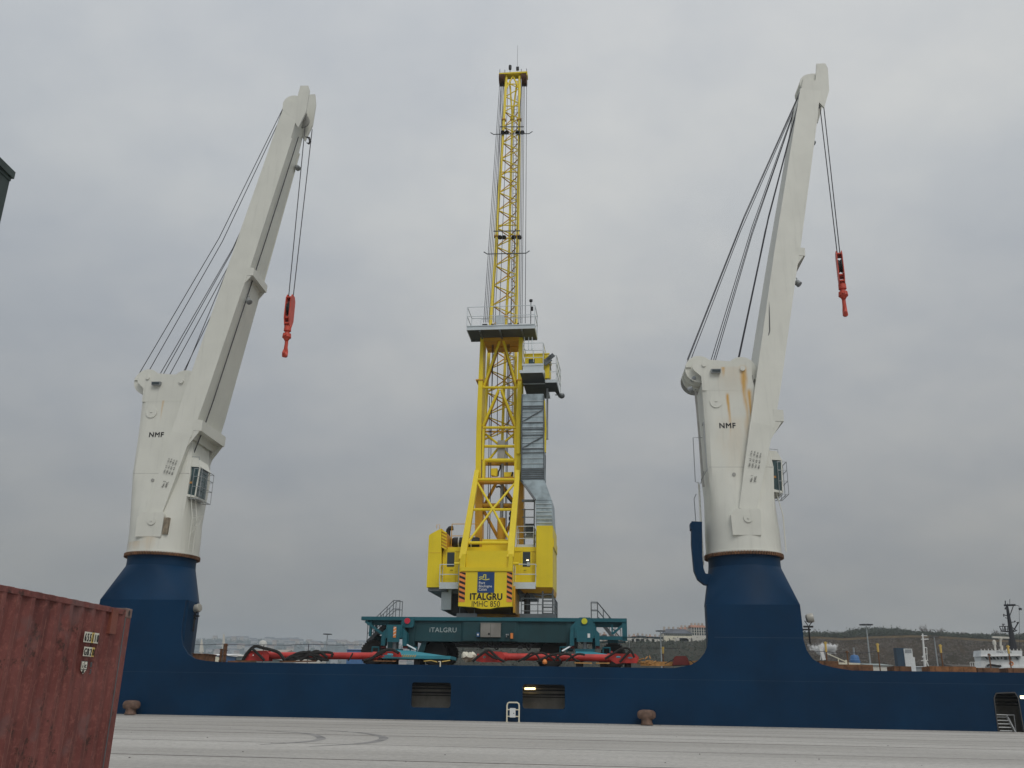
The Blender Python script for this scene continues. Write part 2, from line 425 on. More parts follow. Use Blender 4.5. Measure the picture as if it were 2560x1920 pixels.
arc_mark([(790, 1824), (900, 1832), (955, 1842), (950, 1851), (900, 1859), (760, 1867)], .34, 'tyre_mark')
wm = bpy.data.materials.new('water'); wm.use_nodes = True; nt = wm.node_tree; b = nt.nodes['Principled BSDF']
b.inputs['Base Color'].default_value = (.03, .045, .045, 1); b.inputs['Roughness'].default_value = .12
bn = nn(nt, 'ShaderNodeBump'); bn.inputs['Strength'].default_value = .4; bn.inputs['Distance'].default_value = .3
nt.links.new(noise(nt, nn(nt, 'ShaderNodeTexCoord').outputs['Object'], .6, 5), bn.inputs['Height']); nt.links.new(bn.outputs[0], b.inputs['Normal'])
q = MB(); q.add([(-9000, -600, -5), (9000, -600, -5), (9000, 9000, -5), (-9000, 9000, -5)], [(0, 1, 2, 3)]); simple('water', q, wm)

# ------------------------------------------------------------------ bollards and ladder hoop
def bollard(px, py, label, tall=.82, wd=1.):
    p = A(px, py, -.55); base = (p.x, -.32 - .2, 0.03)
    mb = MB(); x, y = base[0], base[1]
    mb.lathe((x, y, .03), (0, 0, 1), [(.42 * wd, 0), (.42 * wd, .05), (.38 * wd, .09), (.36 * wd, .2), (.36 * wd, .3), (.38 * wd, .40)], 24)
    # mushroom lobes
    rings = []
    for z, sx_, sy_ in ((.30, .30, .24), (.32, .48, .28), (.40, .60, .32), (.56, .64, .34), (.70, .60, .32), (.79, .48, .26), (.83, .22, .12)):
        rings.append([(x + sx_ * wd * math.copysign(abs(math.cos(t)) ** .8, math.cos(t)) , y + sy_ * math.copysign(abs(math.sin(t)) ** .8, math.sin(t)), .03 + z * tall / .82) for t in [2 * math.pi * k / 28 for k in range(28)]])
    mb.loft(rings)
    return single(mb, 'bollard', 'bollard', label, 'bollard', base, group='rusty mooring bollards on the quay edge')
bollard(1617, 1811, 'rusty brown double-lobed mooring bollard right of the white ladder hoop', wd=.85)
bollard(325, 1786, 'brown mooring bollard beside the red container at the left', wd=.85)
t = thing('ladder_hoop', 'white rounded metal hoop with small plate at the quay edge', 'safety hoop', (A(1282, 1803, -.4).x, -.35, 0))
x = t['_b'][0]; mb = MB()
mb.path([(x - .36, -.35, 0), (x - .36, -.35, .95), (x - .33, -.35, 1.06), (x - .24, -.35, 1.12), (x + .24, -.35, 1.12), (x + .33, -.35, 1.06), (x + .36, -.35, .95), (x + .36, -.35, 0)], .045, 8)
mb.tube((x - .36, -.35, .72), (x + .36, -.35, .72), .03); mb.tube((x - .36, -.35, .35), (x + .36, -.35, .35), .03)
for s in (-1, 1): mb.lathe((x + s * .36, -.35, .0), (0, 0, 1), [(.1, 0), (.1, .05), (.05, .05)], 10)
mb.build('hoop', 'cream', t)
mb = MB(); mb.cbox((x - .02, -.37, .55), (.34, .04, .52)); pn = mb.build('plate', 'ship_white', t)
mb = MB(); mb.tube((x + .05, -.41, .52), (x + .05, -.385, .52), .03); mb.build('knob', 'black', pn)

# ------------------------------------------------------------------ the ship
SH = thing('cargo_ship', 'dark blue ship alongside the quay with two flared crane pedestals and square side openings', 'ship', (0, 0, 0))
def px0(l, v=0): return [(A(x, y, v).x, A(x, y, v).z) for x, y in l]
Lr = px0([(464, 1500), (456, 1557), (453, 1588), (457, 1613), (470, 1635), (488, 1647), (514, 1652)])
Rl = px0([(1728, 1662), (1746, 1651), (1761, 1633), (1768, 1616), (1770, 1598), (1768, 1542), (1766, 1507)])
Rr = px0([(2000, 1511), (2006, 1562), (2009, 1600), (2017, 1626), (2032, 1648), (2055, 1661), (2085, 1669)])
KL, KR = (-26.75, 7.0), (Rl[-1][0], 6.9)
out = [(-75, -7), (-75, H), (-28.8, H), (-27.8, 3.35), (-27.2, 3.8), (-26.9, 4.6), KL, (Lr[0][0], 7.0)] + Lr[1:] + [(Lr[-1][0] + 1, H)]
out += [(Rl[0][0] - 1, H)] + Rl[:-1] + [KR, (Rr[0][0], 6.9)] + Rr[1:] + [(Rr[-1][0] + 1, H), (75, H), (75, -7)]
w1 = rrect(*A(1027, 1768, 0).xz, *A(1128, 1707, 0).xz, .16); w2 = rrect(*A(1306, 1771, 0).xz, *A(1412, 1712, 0).xz, .16)
dz = A(2485, 1733, 0); dpx = [(2497, 1838), (2489, 1780), (2485, 1745), (2490, 1733), (2537, 1731), (2545, 1745), (2553, 1790), (2563, 1845)]
door = px0(dpx)
PC = [(-24.35, 2.8), (14.8, 2.8)]
def ring_sec(u0, u1, z, uc):   # octagon at the knuckle sampled as 48 points by angle round the pedestal axis
    poly = [(u0, .0), (u1, .0), (u1, 1.7), (u1 - 1.5, 5.4), (u0 + 1.5, 5.4), (u0, 1.7)]
    P = []
    n = 48
    for k in range(n):
        t = 2 * math.pi * (k + .5) / n; d = (math.cos(t), math.sin(t)); best = 1e9
        for i in range(len(poly)):
            (x1, y1), (x2, y2) = poly[i], poly[(i + 1) % len(poly)]; x1 -= uc; x2 -= uc; y1 -= 2.8; y2 -= 2.8
            ex, ey = x2 - x1, y2 - y1; den = d[0] * ey - d[1] * ex
            if abs(den) < 1e-9: continue
            tt = (x1 * ey - y1 * ex) / den; ss = (x1 * d[1] - y1 * d[0]) / den
            if tt > 0 and -1e-6 <= ss <= 1 + 1e-6: best = min(best, tt)
        P.append((uc + d[0] * best, 2.8 + d[1] * best, z))
    return P
hp = plate(out, [w1, w2, door], 'v', 0, .14)
hull = hp.build('hull', 'hull_blue', SH)
mb = MB()
mb.box((-75, .15, -7), (75, .3, -.4)); mb.box((-75, 17.8, -7), (75, 18, H)); 
mb.build('far_side', 'hull_blue', SH)
mb = MB(); mb.box((-75, .15, H - .25), (75, 17.79, H - .02)); mb.build('deck', 'deck_rust', SH)
for ci, (uc, vc) in enumerate(PC):
    u0, u1 = ((-26.75, Lr[0][0]), (KR[0], Rr[0][0]))[ci]; zk = (7.0, 6.9)[ci]
    mb = MB(); n = 48
    def cr_(z, r): return [(uc + r * math.cos(2 * math.pi * (k + .5) / n), vc + r * math.sin(2 * math.pi * (k + .5) / n), z) for k in range(n)]
    B = [(a_, max(b_, .15), c_) for a_, b_, c_ in ring_sec(u0, u1, zk, uc)]
    mb.loft([[(a_, b_, H - .1) for a_, b_, _ in B], [(a_, b_, zk - .002) for a_, b_, _ in B]], caps=False)
    # square-to-round: flat triangles up from every edge, conical fans at the corners
    zr = 9.35; r2 = 2.26; poly = [(u0, .003), (u1, .003), (u1, 1.7), (u1 - 1.5, 5.4), (u0 + 1.5, 5.4), (u0, 1.7)]
    tang = []
    for i_ in range(6):
        (xa, ya), (xb, yb) = poly[i_], poly[(i_ + 1) % 6]; tang.append(math.atan2(-(xb - xa), (yb - ya)))     # outward normal angle
    tang[0] = math.radians(-90)
    def cp_(t, z=zr, r=r2): return (uc + r * math.cos(t), vc + r * math.sin(t), z)
    for i_ in range(6):
        mb.add([(*poly[i_], zk), (*poly[(i_ + 1) % 6], zk), cp_(tang[i_])], [(0, 1, 2)])
        t0, t1 = tang[i_ - 1], tang[i_]
        while t1 < t0: t1 += 2 * math.pi
        ns = max(2, int((t1 - t0) / .08)); pts = [cp_(t0 + (t1 - t0) * k / ns) for k in range(ns + 1)]
        mb.add([(*poly[i_], zk)] + pts, [(0, k, k + 1) for k in range(1, ns + 1)], True)
    mb.loft([cr_(zr - .01, r2), cr_(9.6, 2.24), cr_(10.0, 2.24)])
    mb.build('crane_pedestal', 'hull_blue', SH)
# interiors behind the openings
def bay(u0, u1, z0, z1, lamp=False, d=1.5):
    mb = MB(); a, b_ = u0 - .5, u1 + .5; z0_, z1_ = z0 - .4, z1 + .35
    mb.box((a, d, z0_), (b_, d + .1, z1_)); mb.box((a - .1, .15, z0_), (a, d, z1_)); mb.box((b_, .15, z0_), (b_ + .1, d, z1_))
    mb.box((a, .15, z1_), (b_, d, z1_ + .05)); mb.box((a, .15, z0_ - .1), (b_, d, z0_))
    mb.box((a, d - .06, z0_ + 1.25), (b_, d, z0_ + 1.3))
    r_ = mb.build('recess', 'inner_grey', SH)
    mb = MB()
    for k in range(2): mb.box((a, .5 + k * .55, z1_ - .22), (b_, .6 + k * .55, z1_))
    mb.box((a + 1.1, .3, z1_ - .30), (a + 1.2, d, z1_ - .22)); mb.box((b_ - 1.1, .3, z1_ - .30), (b_ - 1., d, z1_ - .22))
    mb.build('beam', 'inner_dark', r_)
    mb = MB()
    for zz, hh in ((2.10, .14), (1.84, .05), (1.60, .045), (1.44, .025)): mb.box((a, d - .12, zz - hh), (b_, d - .001, zz + hh))
    mb.build('stringer', 'inner_dark', r_)
    return r_
P1 = A(1027, 1768, 0), A(1128, 1707, 0); P2 = A(1306, 1771, 0), A(1412, 1712, 0)
bay(P1[0].x, P1[1].x, P1[0].z, P1[1].z)
b2 = bay(P2[0].x, P2[1].x, P2[0].z, P2[1].z)
p, q_ = A(1312, 1721.5, 1.2), A(1338, 1721.5, 1.2); mb = MB(); mb.tube(p, q_, .055); mb.build('lamp', 'lamp', b2)
b3 = bay(27.6, 29.6, .1, 2.1, d=1.9)
# the gangway stored in the doorway
mb = MB(); a_, z_ = 28.35, .0
for s in (-.38, .38): mb.bar((a_ + s * .8, 1.0, .9), (a_ + s * 1.25, .5, -.05), .07, .14)
for k in range(5): mb.bar((a_ - .33, .95 - k * .09, .8 - k * .18), (a_ + .33, .95 - k * .09, .8 - k * .18), .05, .05)
mb.tube((a_ - .6, .8, .92), (a_ + .65, .8, .92), .03); mb.tube((a_ - .62, .8, .92), (a_ - .5, .8, -.3), .025); mb.tube((a_ + .65, .8, .92), (a_ + .6, .8, -.3), .025)
mb.build('gangway', 'ship_white', SH)
mb = MB(); p = A(2556, 1743, -.05); mb.box((p.x - .1, -.12, p.z - .08), (p.x + .6, -.003, p.z + .08)); mb.build('deck_light', 'lampw', SH)
# door rim
mb = MB()
for i in range(len(door) - 1):
    mb.bar((door[i][0], -.01, door[i][1]), (door[i + 1][0], -.01, door[i + 1][1]), .05, .06)
mb.build('door_frame', 'frame_dark', SH)
# weld seams
mb = MB()
mb.box((12.4, -.004, 4.98), (17.5, .0, 5.0)); mb.box((-74, -.004, 2.55), (74, 0, 2.562))
mb.build('weld_seam', 'hull_line', SH)
# hooked blue duct beside the right pedestal
D1 = [(1741, 1306), (1741, 1360), (1743, 1395), (1746, 1425), (1753, 1442), (1764, 1449), (1776, 1451)]
Q = [A(x_, y_, 1.8) for x_, y_ in D1]
mb = MB(); n = len(Q); rings = []
for i, p in enumerate(Q):
    d = (Q[min(i + 1, n - 1)] - Q[max(i - 1, 0)]).normalized(); s = Vector((0, 1, 0)); b_ = d.cross(s).normalized(); hw = (.33 if i < 2 else .30) if i < n - 2 else .34
    rings.append([p + s * .35 + b_ * hw, p - s * .35 + b_ * hw, p - s * .35 - b_ * hw, p + s * .35 - b_ * hw])
mb.loft(rings, smooth=False); p = Q[0]
mb.box((p.x - .42, 1.4, p.z - .5), (p.x - .30, 2.2, p.z - .1))
mb.build('vent_duct', 'hull_blue', SH)
# floodlights on the pedestals
for (x_, y_, v_, s_) in ((492, 1522, 1.5, -1), (2022, 1547, 1.0, -1)):
    p = A(x_, y_, v_); mb = MB()
    mb.lathe(p + Vector((-.18, 0, 0)), (1, -.25, .15), [(.18, 0), (.26, .1), (.28, .38), (.24, .46), (.1, .48)], 14)
    fl = mb.build('floodlight', 'lamp_shell', SH)
    mb = MB(); q_ = p + Vector((-.05, 0, -.45)); mb.box((q_.x - .3, q_.y - .12, q_.z - .06), (q_.x + .25, q_.y + .12, q_.z + .04))
    mb.tube(q_ + Vector((0, 0, -1.0)), q_, .05); mb.tube(q_ + Vector((-.9, 0, -.18)), q_ + Vector((.1, 0, -.18)), .05)
    mb.path([p + Vector((-.2, .25, -.1)), q_, p + Vector((.2, -.25, -.1))], .03, 5); mb.build('bracket', 'black', fl)
# a small white pipe at the deck edge
p = A(1101, 1655, -.03); mb = MB(); mb.box((p.x - .03, -.06, p.z - .28), (p.x + .03, -.002, p.z + .0)); mb.box((p.x - .12, -.06, p.z - .0), (p.x + .03, -.002, p.z + .05)); mb.build('drain_pipe', 'cream', SH)
# ------------------------------------------------------------------ the two white deck cranes
def interp(tab, z):
    for (z0, a0), (z1, a1) in zip(tab, tab[1:]):
        if z <= z1: return a0 + (a1 - a0) * (z - z0) / (z1 - z0)
    return tab[-1][1]
LEFT = [(12.4, -.55), (20.5, .90), (31, 2.95), (45.6, 6.0)]
RIGHT = [(12.4, .45), (17.5, 1.75), (19.6, 2.3), (31, 4.60), (45.0, 7.32)]
def deck_crane(u0, which, label):
    wm_ = 'crane_white_left' if which == 0 else 'crane_white_right'
    T = thing('deck_crane', label, 'ship crane', (u0, 2.8, 0), group='white deck cranes on the blue ship')
    T.rotation_euler.z += R(2.6)
    SH_ = (-.85, .50)[which]; DZ = (.55, -.2)[which]       # the two jibs are luffed a little differently
    def LE(z): return interp(LEFT, z) + SH_ * (z - 12.7) / 33
    def RI(z): return interp(RIGHT, z) + SH_ * (z - 12.7) / 33
    X = lambda p: Vector((u0 + p[0], 2.8 + p[1], p[2]))
    # slewing ring with teeth
    mb = MB(); mb.lathe(X((0, 0, 10.0)), (0, 0, 1), [(2.30, 0), (2.42, .02), (2.42, .10), (2.30, .12)], 64)
    n = 84
    for k in range(n):
        t = 2 * math.pi * k / n; c_ = Vector((math.cos(t), math.sin(t), 0)); s_ = Vector((-c_.y, c_.x, 0))
        p = X((0, 0, 10.05)) + c_ * 2.40
        mb.bar(p - Vector((0, 0, .07)), p + Vector((0, 0, .14)), .095, .16, side=s_)
    mb.build('slewing_ring', 'rust', T)
    # column: round foot blending to a tapering rectangular body
    n = 64
    def circ_(z, r): return [X((r * math.cos(2 * math.pi * (k + .5) / n), r * math.sin(2 * math.pi * (k + .5) / n), z)) for k in range(n)]
    def rect_(z, x0, x1, yy, rr=.12):
        P = []; cx_ = 0
        for k in range(n):
            t = 2 * math.pi * (k + .5) / n; d = (math.cos(t), math.sin(t))
            tx = (x1 / d[0]) if d[0] > 0 else (x0 / d[0]); ty = (yy / abs(d[1])) if abs(d[1]) > 1e-6 else 1e9
            m_ = min(tx, ty); P.append(X((d[0] * m_, d[1] * m_, z)))
        return P
    def lerp_(a, b_, f): return [p.lerp(q, f) for p, q in zip(a, b_)]
    c0, c1 = circ_(10.15, 2.36), circ_(11.4, 2.36); r1 = rect_(15.6, -2.2, 1.95, 1.8); 
    rings = [circ_(10.15, 2.42), circ_(10.3, 2.42), circ_(10.32, 2.36), c1]
    for f in (.25, .5, .75): rings.append(lerp_(c1, r1, f))
    rings += [r1, rect_(18.5, -2.22, 1.6, 1.8), rect_(21.3, -2.3, 1.15, 1.8)]
    col = MB(); col.loft(rings); co_ = col.build('column', wm_, T)
    # two head plates with round ears
    prof = [(-2.28, 20.8), (-2.32, 21.8), (-2.75, 22.2)] + circ(-2.45, 22.5, .42, 7, 200, 100) + [(-1.95, 23.0), (-.5, 22.85), (.9, 22.82), (1.05, 22.5), (1.0, 21.6), (1.15, 20.8)]
    for s in (-1, 1):
        mb = MB(); mb.prism([(u0 + a_, b_) for a_, b_ in prof], 'v', 2.8 + s * 1.806, 2.8 + s * 1.70)
        hp_ = mb.build('head_plate', wm_, T)
        mb = MB()
        mb.tube(X((.42, s * 1.8, 22.3)), X((.42, s * 1.94, 22.3)), .17, n=16); mb.tube(X((-2.1, s * 1.82, 22.6)), X((-2.1, s * 1.9, 22.6)), .14, n=14)
        mb.build('pin', 'crane_white', hp_)
    mb = MB(); mb.box(X((-2.2, -1.69, 21.0)), X((1.1, 1.69, 21.9))); mb.build('winch_house', 'crane_grey', T)
    for (cx_, cz, rr) in ((-2.35, 22.45, .95), (.45, 22.3, 1.0)):
        for yy in (-1.3, -.45, .45, 1.3):
            mb = MB(); mb.lathe(X((cx_, yy - .1, cz)), (0, 1, 0), [(.1, 0), (rr, 0), (rr, .03), (rr - .09, .07), (rr - .09, .13), (rr, .17), (rr, .2), (.1, .2)], 28)
            mb.build('sheave', 'crane_white' if yy < 1 else 'crane_grey', T)
    # left ear guard, flood lamps on the head plate
    mb = MB(); mb.box(X((-3.25, -1.5, 22.55)), X((-2.9, 1.5, 22.72))); mb.build('sheave_guard', 'crane_white', T)
    for (x_, z_) in ((-1.35, 22.1),):
        mb = MB(); mb.hexa([X(q) for q in ((x_ - .3, -2.05, z_ - .14), (x_ + .3, -2.05, z_ - .14), (x_ + .3, -1.83, z_ - .1), (x_ - .3, -1.83, z_ - .1), (x_ - .33, -2.08, z_ + .12), (x_ + .33, -2.08, z_ + .12), (x_ + .33, -1.83, z_ + .14), (x_ - .33, -1.83, z_ + .14))])
        l_ = mb.build('flood_lamp', 'steel_grey', T)
        mb = MB(); mb.box(X((x_ - .26, -2.1, z_ - .08)), X((x_ + .26, -2.085, z_ + .07))); mb.build('lens', 'glass', l_)
    if which:
        for (x_, z_) in ((-2.75, 21.75), (-3.0, 21.0)):
            mb = MB(); mb.lathe(X((x_ - .2, -1.2, z_)), (1, -.3, .3), [(.08, 0), (.18, .08), (.2, .38), (.05, .4)], 12); mb.build('flood_lamp', 'steel_grey', T)
    # manhole disc, bolt patch, seam
    mb = MB(); mb.tube(X((-1.45, -1.8, 20.0)), X((-1.45, -1.86, 20.0)), .40, n=28); mb.cbox(X((-1.45, -1.88, 20.02)), (.16, .04, .04)); mb.build('manhole_cover', wm_, T)
    mb = MB(); mb.box(X((-2.15, -1.803, 15.59)), X((1.9, -1.80, 15.61))); mb.tube(X((-.6, -1.9, 15.1)), X((-.6, -1.7, 15.1)), .12, n=12); mb.build('weld_seam', 'crane_grey', T)
    # hinge bearing cheeks near and far
    for s in (-1, 1):
        cheek = [(-1.0, 11.15), (.75, 11.15), (.8, 12.6), (.7, 12.8), (-.75, 12.8), (-1.05, 12.4)]
        mb = MB(); y0 = s * 2.40
        P0 = [X((a_, s * (2.40 if b_ > 12 else 2.365), b_)) for a_, b_ in cheek]; P1 = [X((a_, s * 1.5, b_)) for a_, b_ in cheek]
        mb.loft([P0, P1], smooth=False); ck = mb.build('hinge_cheek', wm_, T)
        mb = MB(); mb.tube(X((.0, y0, 12.2)), X((.0, y0 + s * .05, 12.2)), .28, n=24); mb.tube(X((.0, y0, 12.2)), X((.0, y0 + s * .10, 12.2)), .06, n=10); mb.build('pin', 'crane_white', ck)
    # jib
    def legs(z): return LE(z), RI(z)
    def wy(z): return interp([(10, 2.28), (18.4, 2.22), (31, 1.55), (46, .98)], z) if z < 46 else .98
    jib = None; mb = MB()
    zs = [18.4, 21.0, 26, 31, 36, 41, 45.2 + DZ]
    # box girder built as one closed tapering tube
    rings = []
    for z in zs:
        a_, b_ = legs(z); y_ = wy(z); tilt = .24
        rings.append([X((a_, -y_, z + tilt * .5 * 0)), X((b_, -y_, z - .35)), X((b_, y_, z - .35)), X((a_, y_, z))])
    mb.loft(rings, smooth=False)
    # open fork below
    for s in (-1, 1):
        r_ = []
        for z in (12.75, 15.5, 17.5, 18.41):
            a_, b_ = legs(z); y0, y1 = s * wy(z), s * (wy(z) - .36)
            r_.append([X((a_, y0, z + .12)), X((b_, y0, z - .22)), X((b_, y1, z - .22)), X((a_, y1, z + .12))])
        mb.loft(r_, smooth=False)
    # tip cheeks
    for s in (-1, 1):
        y_ = wy(45.2); ex = .55 if s > 0 else 0
        tipp = [(5.95, 45.2), (6.15, 46.1), (6.9, 45.75), (7.05, 45.9), (7.25 + .12 * ex, 47.35 + ex), (7.9, 47.35 + ex), (8.05, 46.9), (7.95, 44.9), (7.45, 43.4), (6.9, 44.2)]
        tipp = [(a_ + SH_, b_ + DZ) for a_, b_ in tipp]
        mb.prism([(u0 + a_, b_) for a_, b_ in tipp], 'v', 2.8 + s * (y_ + .004), 2.8 + s * (y_ - .16))
    jib = mb.build('jib', 'crane_white', T)
    # raised rim along the near lower corner (rust-edged), underside hatch
    for za, zb in ((12.9, 17.9), (19.6, 30.2), (31.4, 43.2)):
        mb = MB()
        for s in (-1, 1):
            a = X((RI(za) + .0, s * (wy(za) - .02), za - .30)); b_ = X((RI(zb), s * (wy(zb) - .02), zb - .30))
            mb.bar(a, b_, .10, .05, side=(1, 0, 0))
    mb.build('flange', 'rim_rust' if za < 13 else 'crane_white', jib)
    if not which: mb = MB(); mb.box(X((.80, -2.30, 11.35)), X((1.12, -1.9, 12.45))); mb.build('hinge_slot', 'slot_brown', T)
    # cross boxes
    for z, ext, hh in ((18.75, .60, .62), (30.9, .50, .5)):
        b_ = RI(z); y_ = wy(z) - .01
        mb = MB(); P = [(b_ - .25, z + hh), (b_ + ext, z + hh - .1), (b_ + ext, z - hh * .45), (b_ + .1, z - hh * 1.1), (b_ - .3, z - hh * 1.1)]
        P = [(b_ - .02, z + hh), (b_ + ext, z + hh - .08), (b_ + ext - .02, z - hh * .35), (b_ - .12, z - hh * .3)]
        mb.prism([(u0 + a, c_) for a, c_ in P], 'v', 2.8 - y_, 2.8 + y_)
        for s in (-1, 1):
            mb.prism([(u0 + a, c_) for a, c_ in ((b_ - .12, z - hh * .32), (b_ + ext - .15, z - hh * .37), (b_ - .3, z - hh * 2.2), (b_ - .42, z - hh * 2.2))], 'v', 2.8 + s * (y_ - .02), 2.8 + s * (y_ - .12))
        mb.build('cross_box', 'crane_white', jib)
    mb = MB(); p = X((RI(29.2) + .3, -.7, 29.1)); mb.lathe(p, (.5, -.3, -.7), [(.08, -.1), (.2, 0), (.22, .3), (.1, .34)], 12); mb.path([p, p + Vector((.05, 0, .3)), p + Vector((-.3, 0, .5))], .035); mb.build('flood_lamp', 'steel_grey', jib)
    mb = MB(); p = X((RI(41.7) + .2, 1.0, 41.6)); mb.lathe(p, (.4, -.3, -.6), [(.08, -.1), (.2, 0), (.22, .3), (.1, .34)], 12); mb.path([p, p + Vector((-.3, 0, .2))], .035); mb.build('flood_lamp', 'steel_grey', jib)
    # tip sheaves
    for yy in (-.75, -.25, .25, .75):
        mb = MB(); mb.lathe(X((6.72 + SH_, yy - .08, 45.75 + DZ)), (0, 1, 0), [(.1, 0), (.82, 0), (.82, .03), (.72, .08), (.82, .13), (.82, .16), (.1, .16)], 26); mb.build('sheave', 'crane_white', jib)
    for yy in (-.35, .35):
        mb = MB(); mb.lathe(X((7.22 + SH_, yy - .08, 44.9 + DZ)), (0, 1, 0), [(.1, 0), (.62, 0), (.62, .03), (.53, .08), (.62, .13), (.62, .16), (.1, .16)], 24); mb.build('sheave', 'crane_grey', jib)
    # ropes column head -> jib tip
    mb = MB(); r_ = .029
    S1 = [((-3.1, -1.2), (5.95, -1.1)), ((-3.05, -.35), (6.0, -.85)), ((-2.9, 1.35), (6.0, 1.0)), ((-1.7, -1.3), (6.0, 1.15)), ((-1.5, -.4), (6.05, 1.2)), ((-1.3, .9), (6.05, 1.25)),
          ((.25, -1.25), (6.0, -1.2)), ((.4, -.5), (6.05, -.9)), ((.55, 1.3), (6.1, .9))]
    for (x0, y0), (x1, y1) in S1:
        z0 = 23.2 if x0 < -2 else (22.6 if x0 < 0 else 23.1)
        mb.path([X((x0, y0, z0)), X((x0 + (x1 - x0) * .5, (y0 + y1) / 2, z0 + (45.2 - z0) * .5 - .10)), X((x1 + SH_, y1 * .82, 45.2 + DZ))], r_, 5)
    if which:
        mb.path([X((1.25, -1.5, 21.3)), X((2.4, -1.9, 25.0)), X((LE(28) - .03, -1.7, 27.5))], r_, 5)
    mb.build('luffing_rope', 'rope', T)
    # loose hoist rope running along the underside
    mb = MB(); P = [X((RI(z) + .16, y, z)) for z, y in ((16.0, -1.2), (19.0, -1.05), (21.0, -.95), (34, -.5), (43.6, -.2))]
    mb.path(P, .04, 5); mb.build('hoist_rope', 'rope', T)
    # cab
    cx0, cx1, cy0, cy1, cz0, cz1 = 1.5, 2.55, -1.65, .2, 13.95, 16.7
    cab = MB()
    def Y(a): return X(a)
    fr = .10
    # frame posts and shell
    shell = [(1.35, cz0 + .35), (cx1 - .75, cz0), (cx1 - .05, cz0 + .1), (cx1 + .1, cz1 - .75), (cx1 - .35, cz1), (1.35, cz1 + .05)]
    cab.prism([(u0 + a_, b_) for a_, b_ in ((1.35, cz1 - .55), (cx1 + .02, cz1 - .62), (cx1 - .3, cz1), (1.35, cz1 + .05))], 'v', 2.8 + cy0, 2.8 + cy1)
    cab.prism([(u0 + a_, b_) for a_, b_ in ((1.35, cz0 + .15), (cx1 - .1, cz0), (cx1 - .1, cz0 + .12), (1.35, cz0 + .35))], 'v', 2.8 + cy0, 2.8 + cy1)
    cab.box(X((1.3, cy0, cz0 + .1)), X((cx0 + .1, cy1, cz1)))
    for x_ in (cx1 - .12,):
        for y_ in (cy0 + .04, cy1 - .04): cab.bar(X((x_, y_, cz0 + .05)), X((x_ + .08, y_, cz1 - .6)), .08)
    cabo = cab.build('cab', 'crane_white', T)
    mb = MB(); mb.prism([(u0 + a_, b_) for a_, b_ in ((cx0 + .1, cz0 + .33), (cx1 - .19, cz0 + .13), (cx1 - .07, cz1 - .62), (cx0 + .1, cz1 - .56))], 'v', 2.8 + cy0 + .06, 2.8 + cy0 + .09)
    mb.box(X((cx1 - .12, cy0 + .12, cz0 + .15)), X((cx1 - .09, cy1 - .12, cz1 - .65)))
    mb.box(X((cx0 + .12, cy1 - .09, cz0 + .33)), X((cx1 - .2, cy1 - .06, cz1 - .62))); mb.build('window', 'glass_teal', cabo)
    mb = MB(); mb.box(X((cx0 + .15, cy0 + .35, cz0 + .36)), X((cx0 + .75, cy1 - .5, cz0 + 1.0))); mb.box(X((cx0 + .2, cy0 + .4, cz0 + .9)), X((cx0 + .4, cy1 - .55, cz0 + 1.8))); mb.build('seat', 'black', cabo)
    mb = MB(); mb.box(X((cx0 + .1, cy0 + .03, cz0 + .98)), X((cx0 + .6, cy0 + .055, cz0 + 1.12))); mb.build('stripe', 'timber', cabo)
    mb = MB()
    for z_ in (cz0 - .1, cz0 + .75, cz0 + 1.45, cz1 - .75):
        mb.path([X((cx1 - .35, cy0 - .12, z_)), X((cx1 + .22, cy0 - .12, z_)), X((cx1 + .22, cy1 + .1, z_)), X((cx1 - .35, cy1 + .1, z_))], .022, 5)
    for y_ in (cy0 - .12, (cy0 + cy1) / 2, cy1 + .1): mb.tube(X((cx1 + .22, y_, cz0 - .1)), X((cx1 + .22, y_, cz1 - .75)), .022, n=5)
    mb.tube(X((cx1 - .35, cy0 - .12, cz0 - .1)), X((cx1 - .35, cy0 - .12, cz1 - .75)), .02, n=5)
    for k in range(5): mb.tube(X((cx1 - .8 + k * .22, cy0, cz0 - .1)), X((cx1 - .8 + k * .22, cy1, cz0 - .1)), .02, n=5)
    mb.path([X((cx1 - 1.2, cy0 + .1, cz1 + .02)), X((cx1 - 1.2, cy0 + .1, cz1 + .2)), X((cx1 - .2, cy0 + .1, cz1 + .12)), X((cx1 - .2, cy0 + .1, cz1 - .1))], .022, 5)
    mb.build('guard_rail', 'steel_grey', cabo)
    # ladders
    def ladder(x, y, z0, z1, x2=None, m_='crane_white', cage=False):
        mb = MB(); x2 = x if x2 is None else x2
        for s in (-.22, .22): mb.tube(X((x + s * .3, y + s, z0)), X((x2 + s * .3, y + s, z1)), .03, n=5)
        n_ = int((z1 - z0) / .33)
        for k in range(n_): 
            f = (k + .5) / n_; xx = x + (x2 - x) * f; zz = z0 + (z1 - z0) * f
            mb.tube(X((xx - .07, y - .22, zz)), X((xx + .07, y + .22, zz)), .022, n=4)
        if cage:
            for k in range(int((z1 - z0) / .7)):
                f = (k + .5) / int((z1 - z0) / .7); xx = x + (x2 - x) * f; zz = z0 + (z1 - z0) * f; sg = 1 if x > 0 else -1
                mb.path([X((xx, y - .3, zz)), X((xx + sg * .35, y - .32, zz)), X((xx + sg * .5, y, zz)), X((xx + sg * .35, y + .32, zz)), X((xx, y + .3, zz))], .02, 4)
        return mb.build('ladder', m_, T)
    ladder(2.42, -1.2, 10.3, 12.6); ladder(2.42, -1.2, 12.6, 14.2, 2.1)
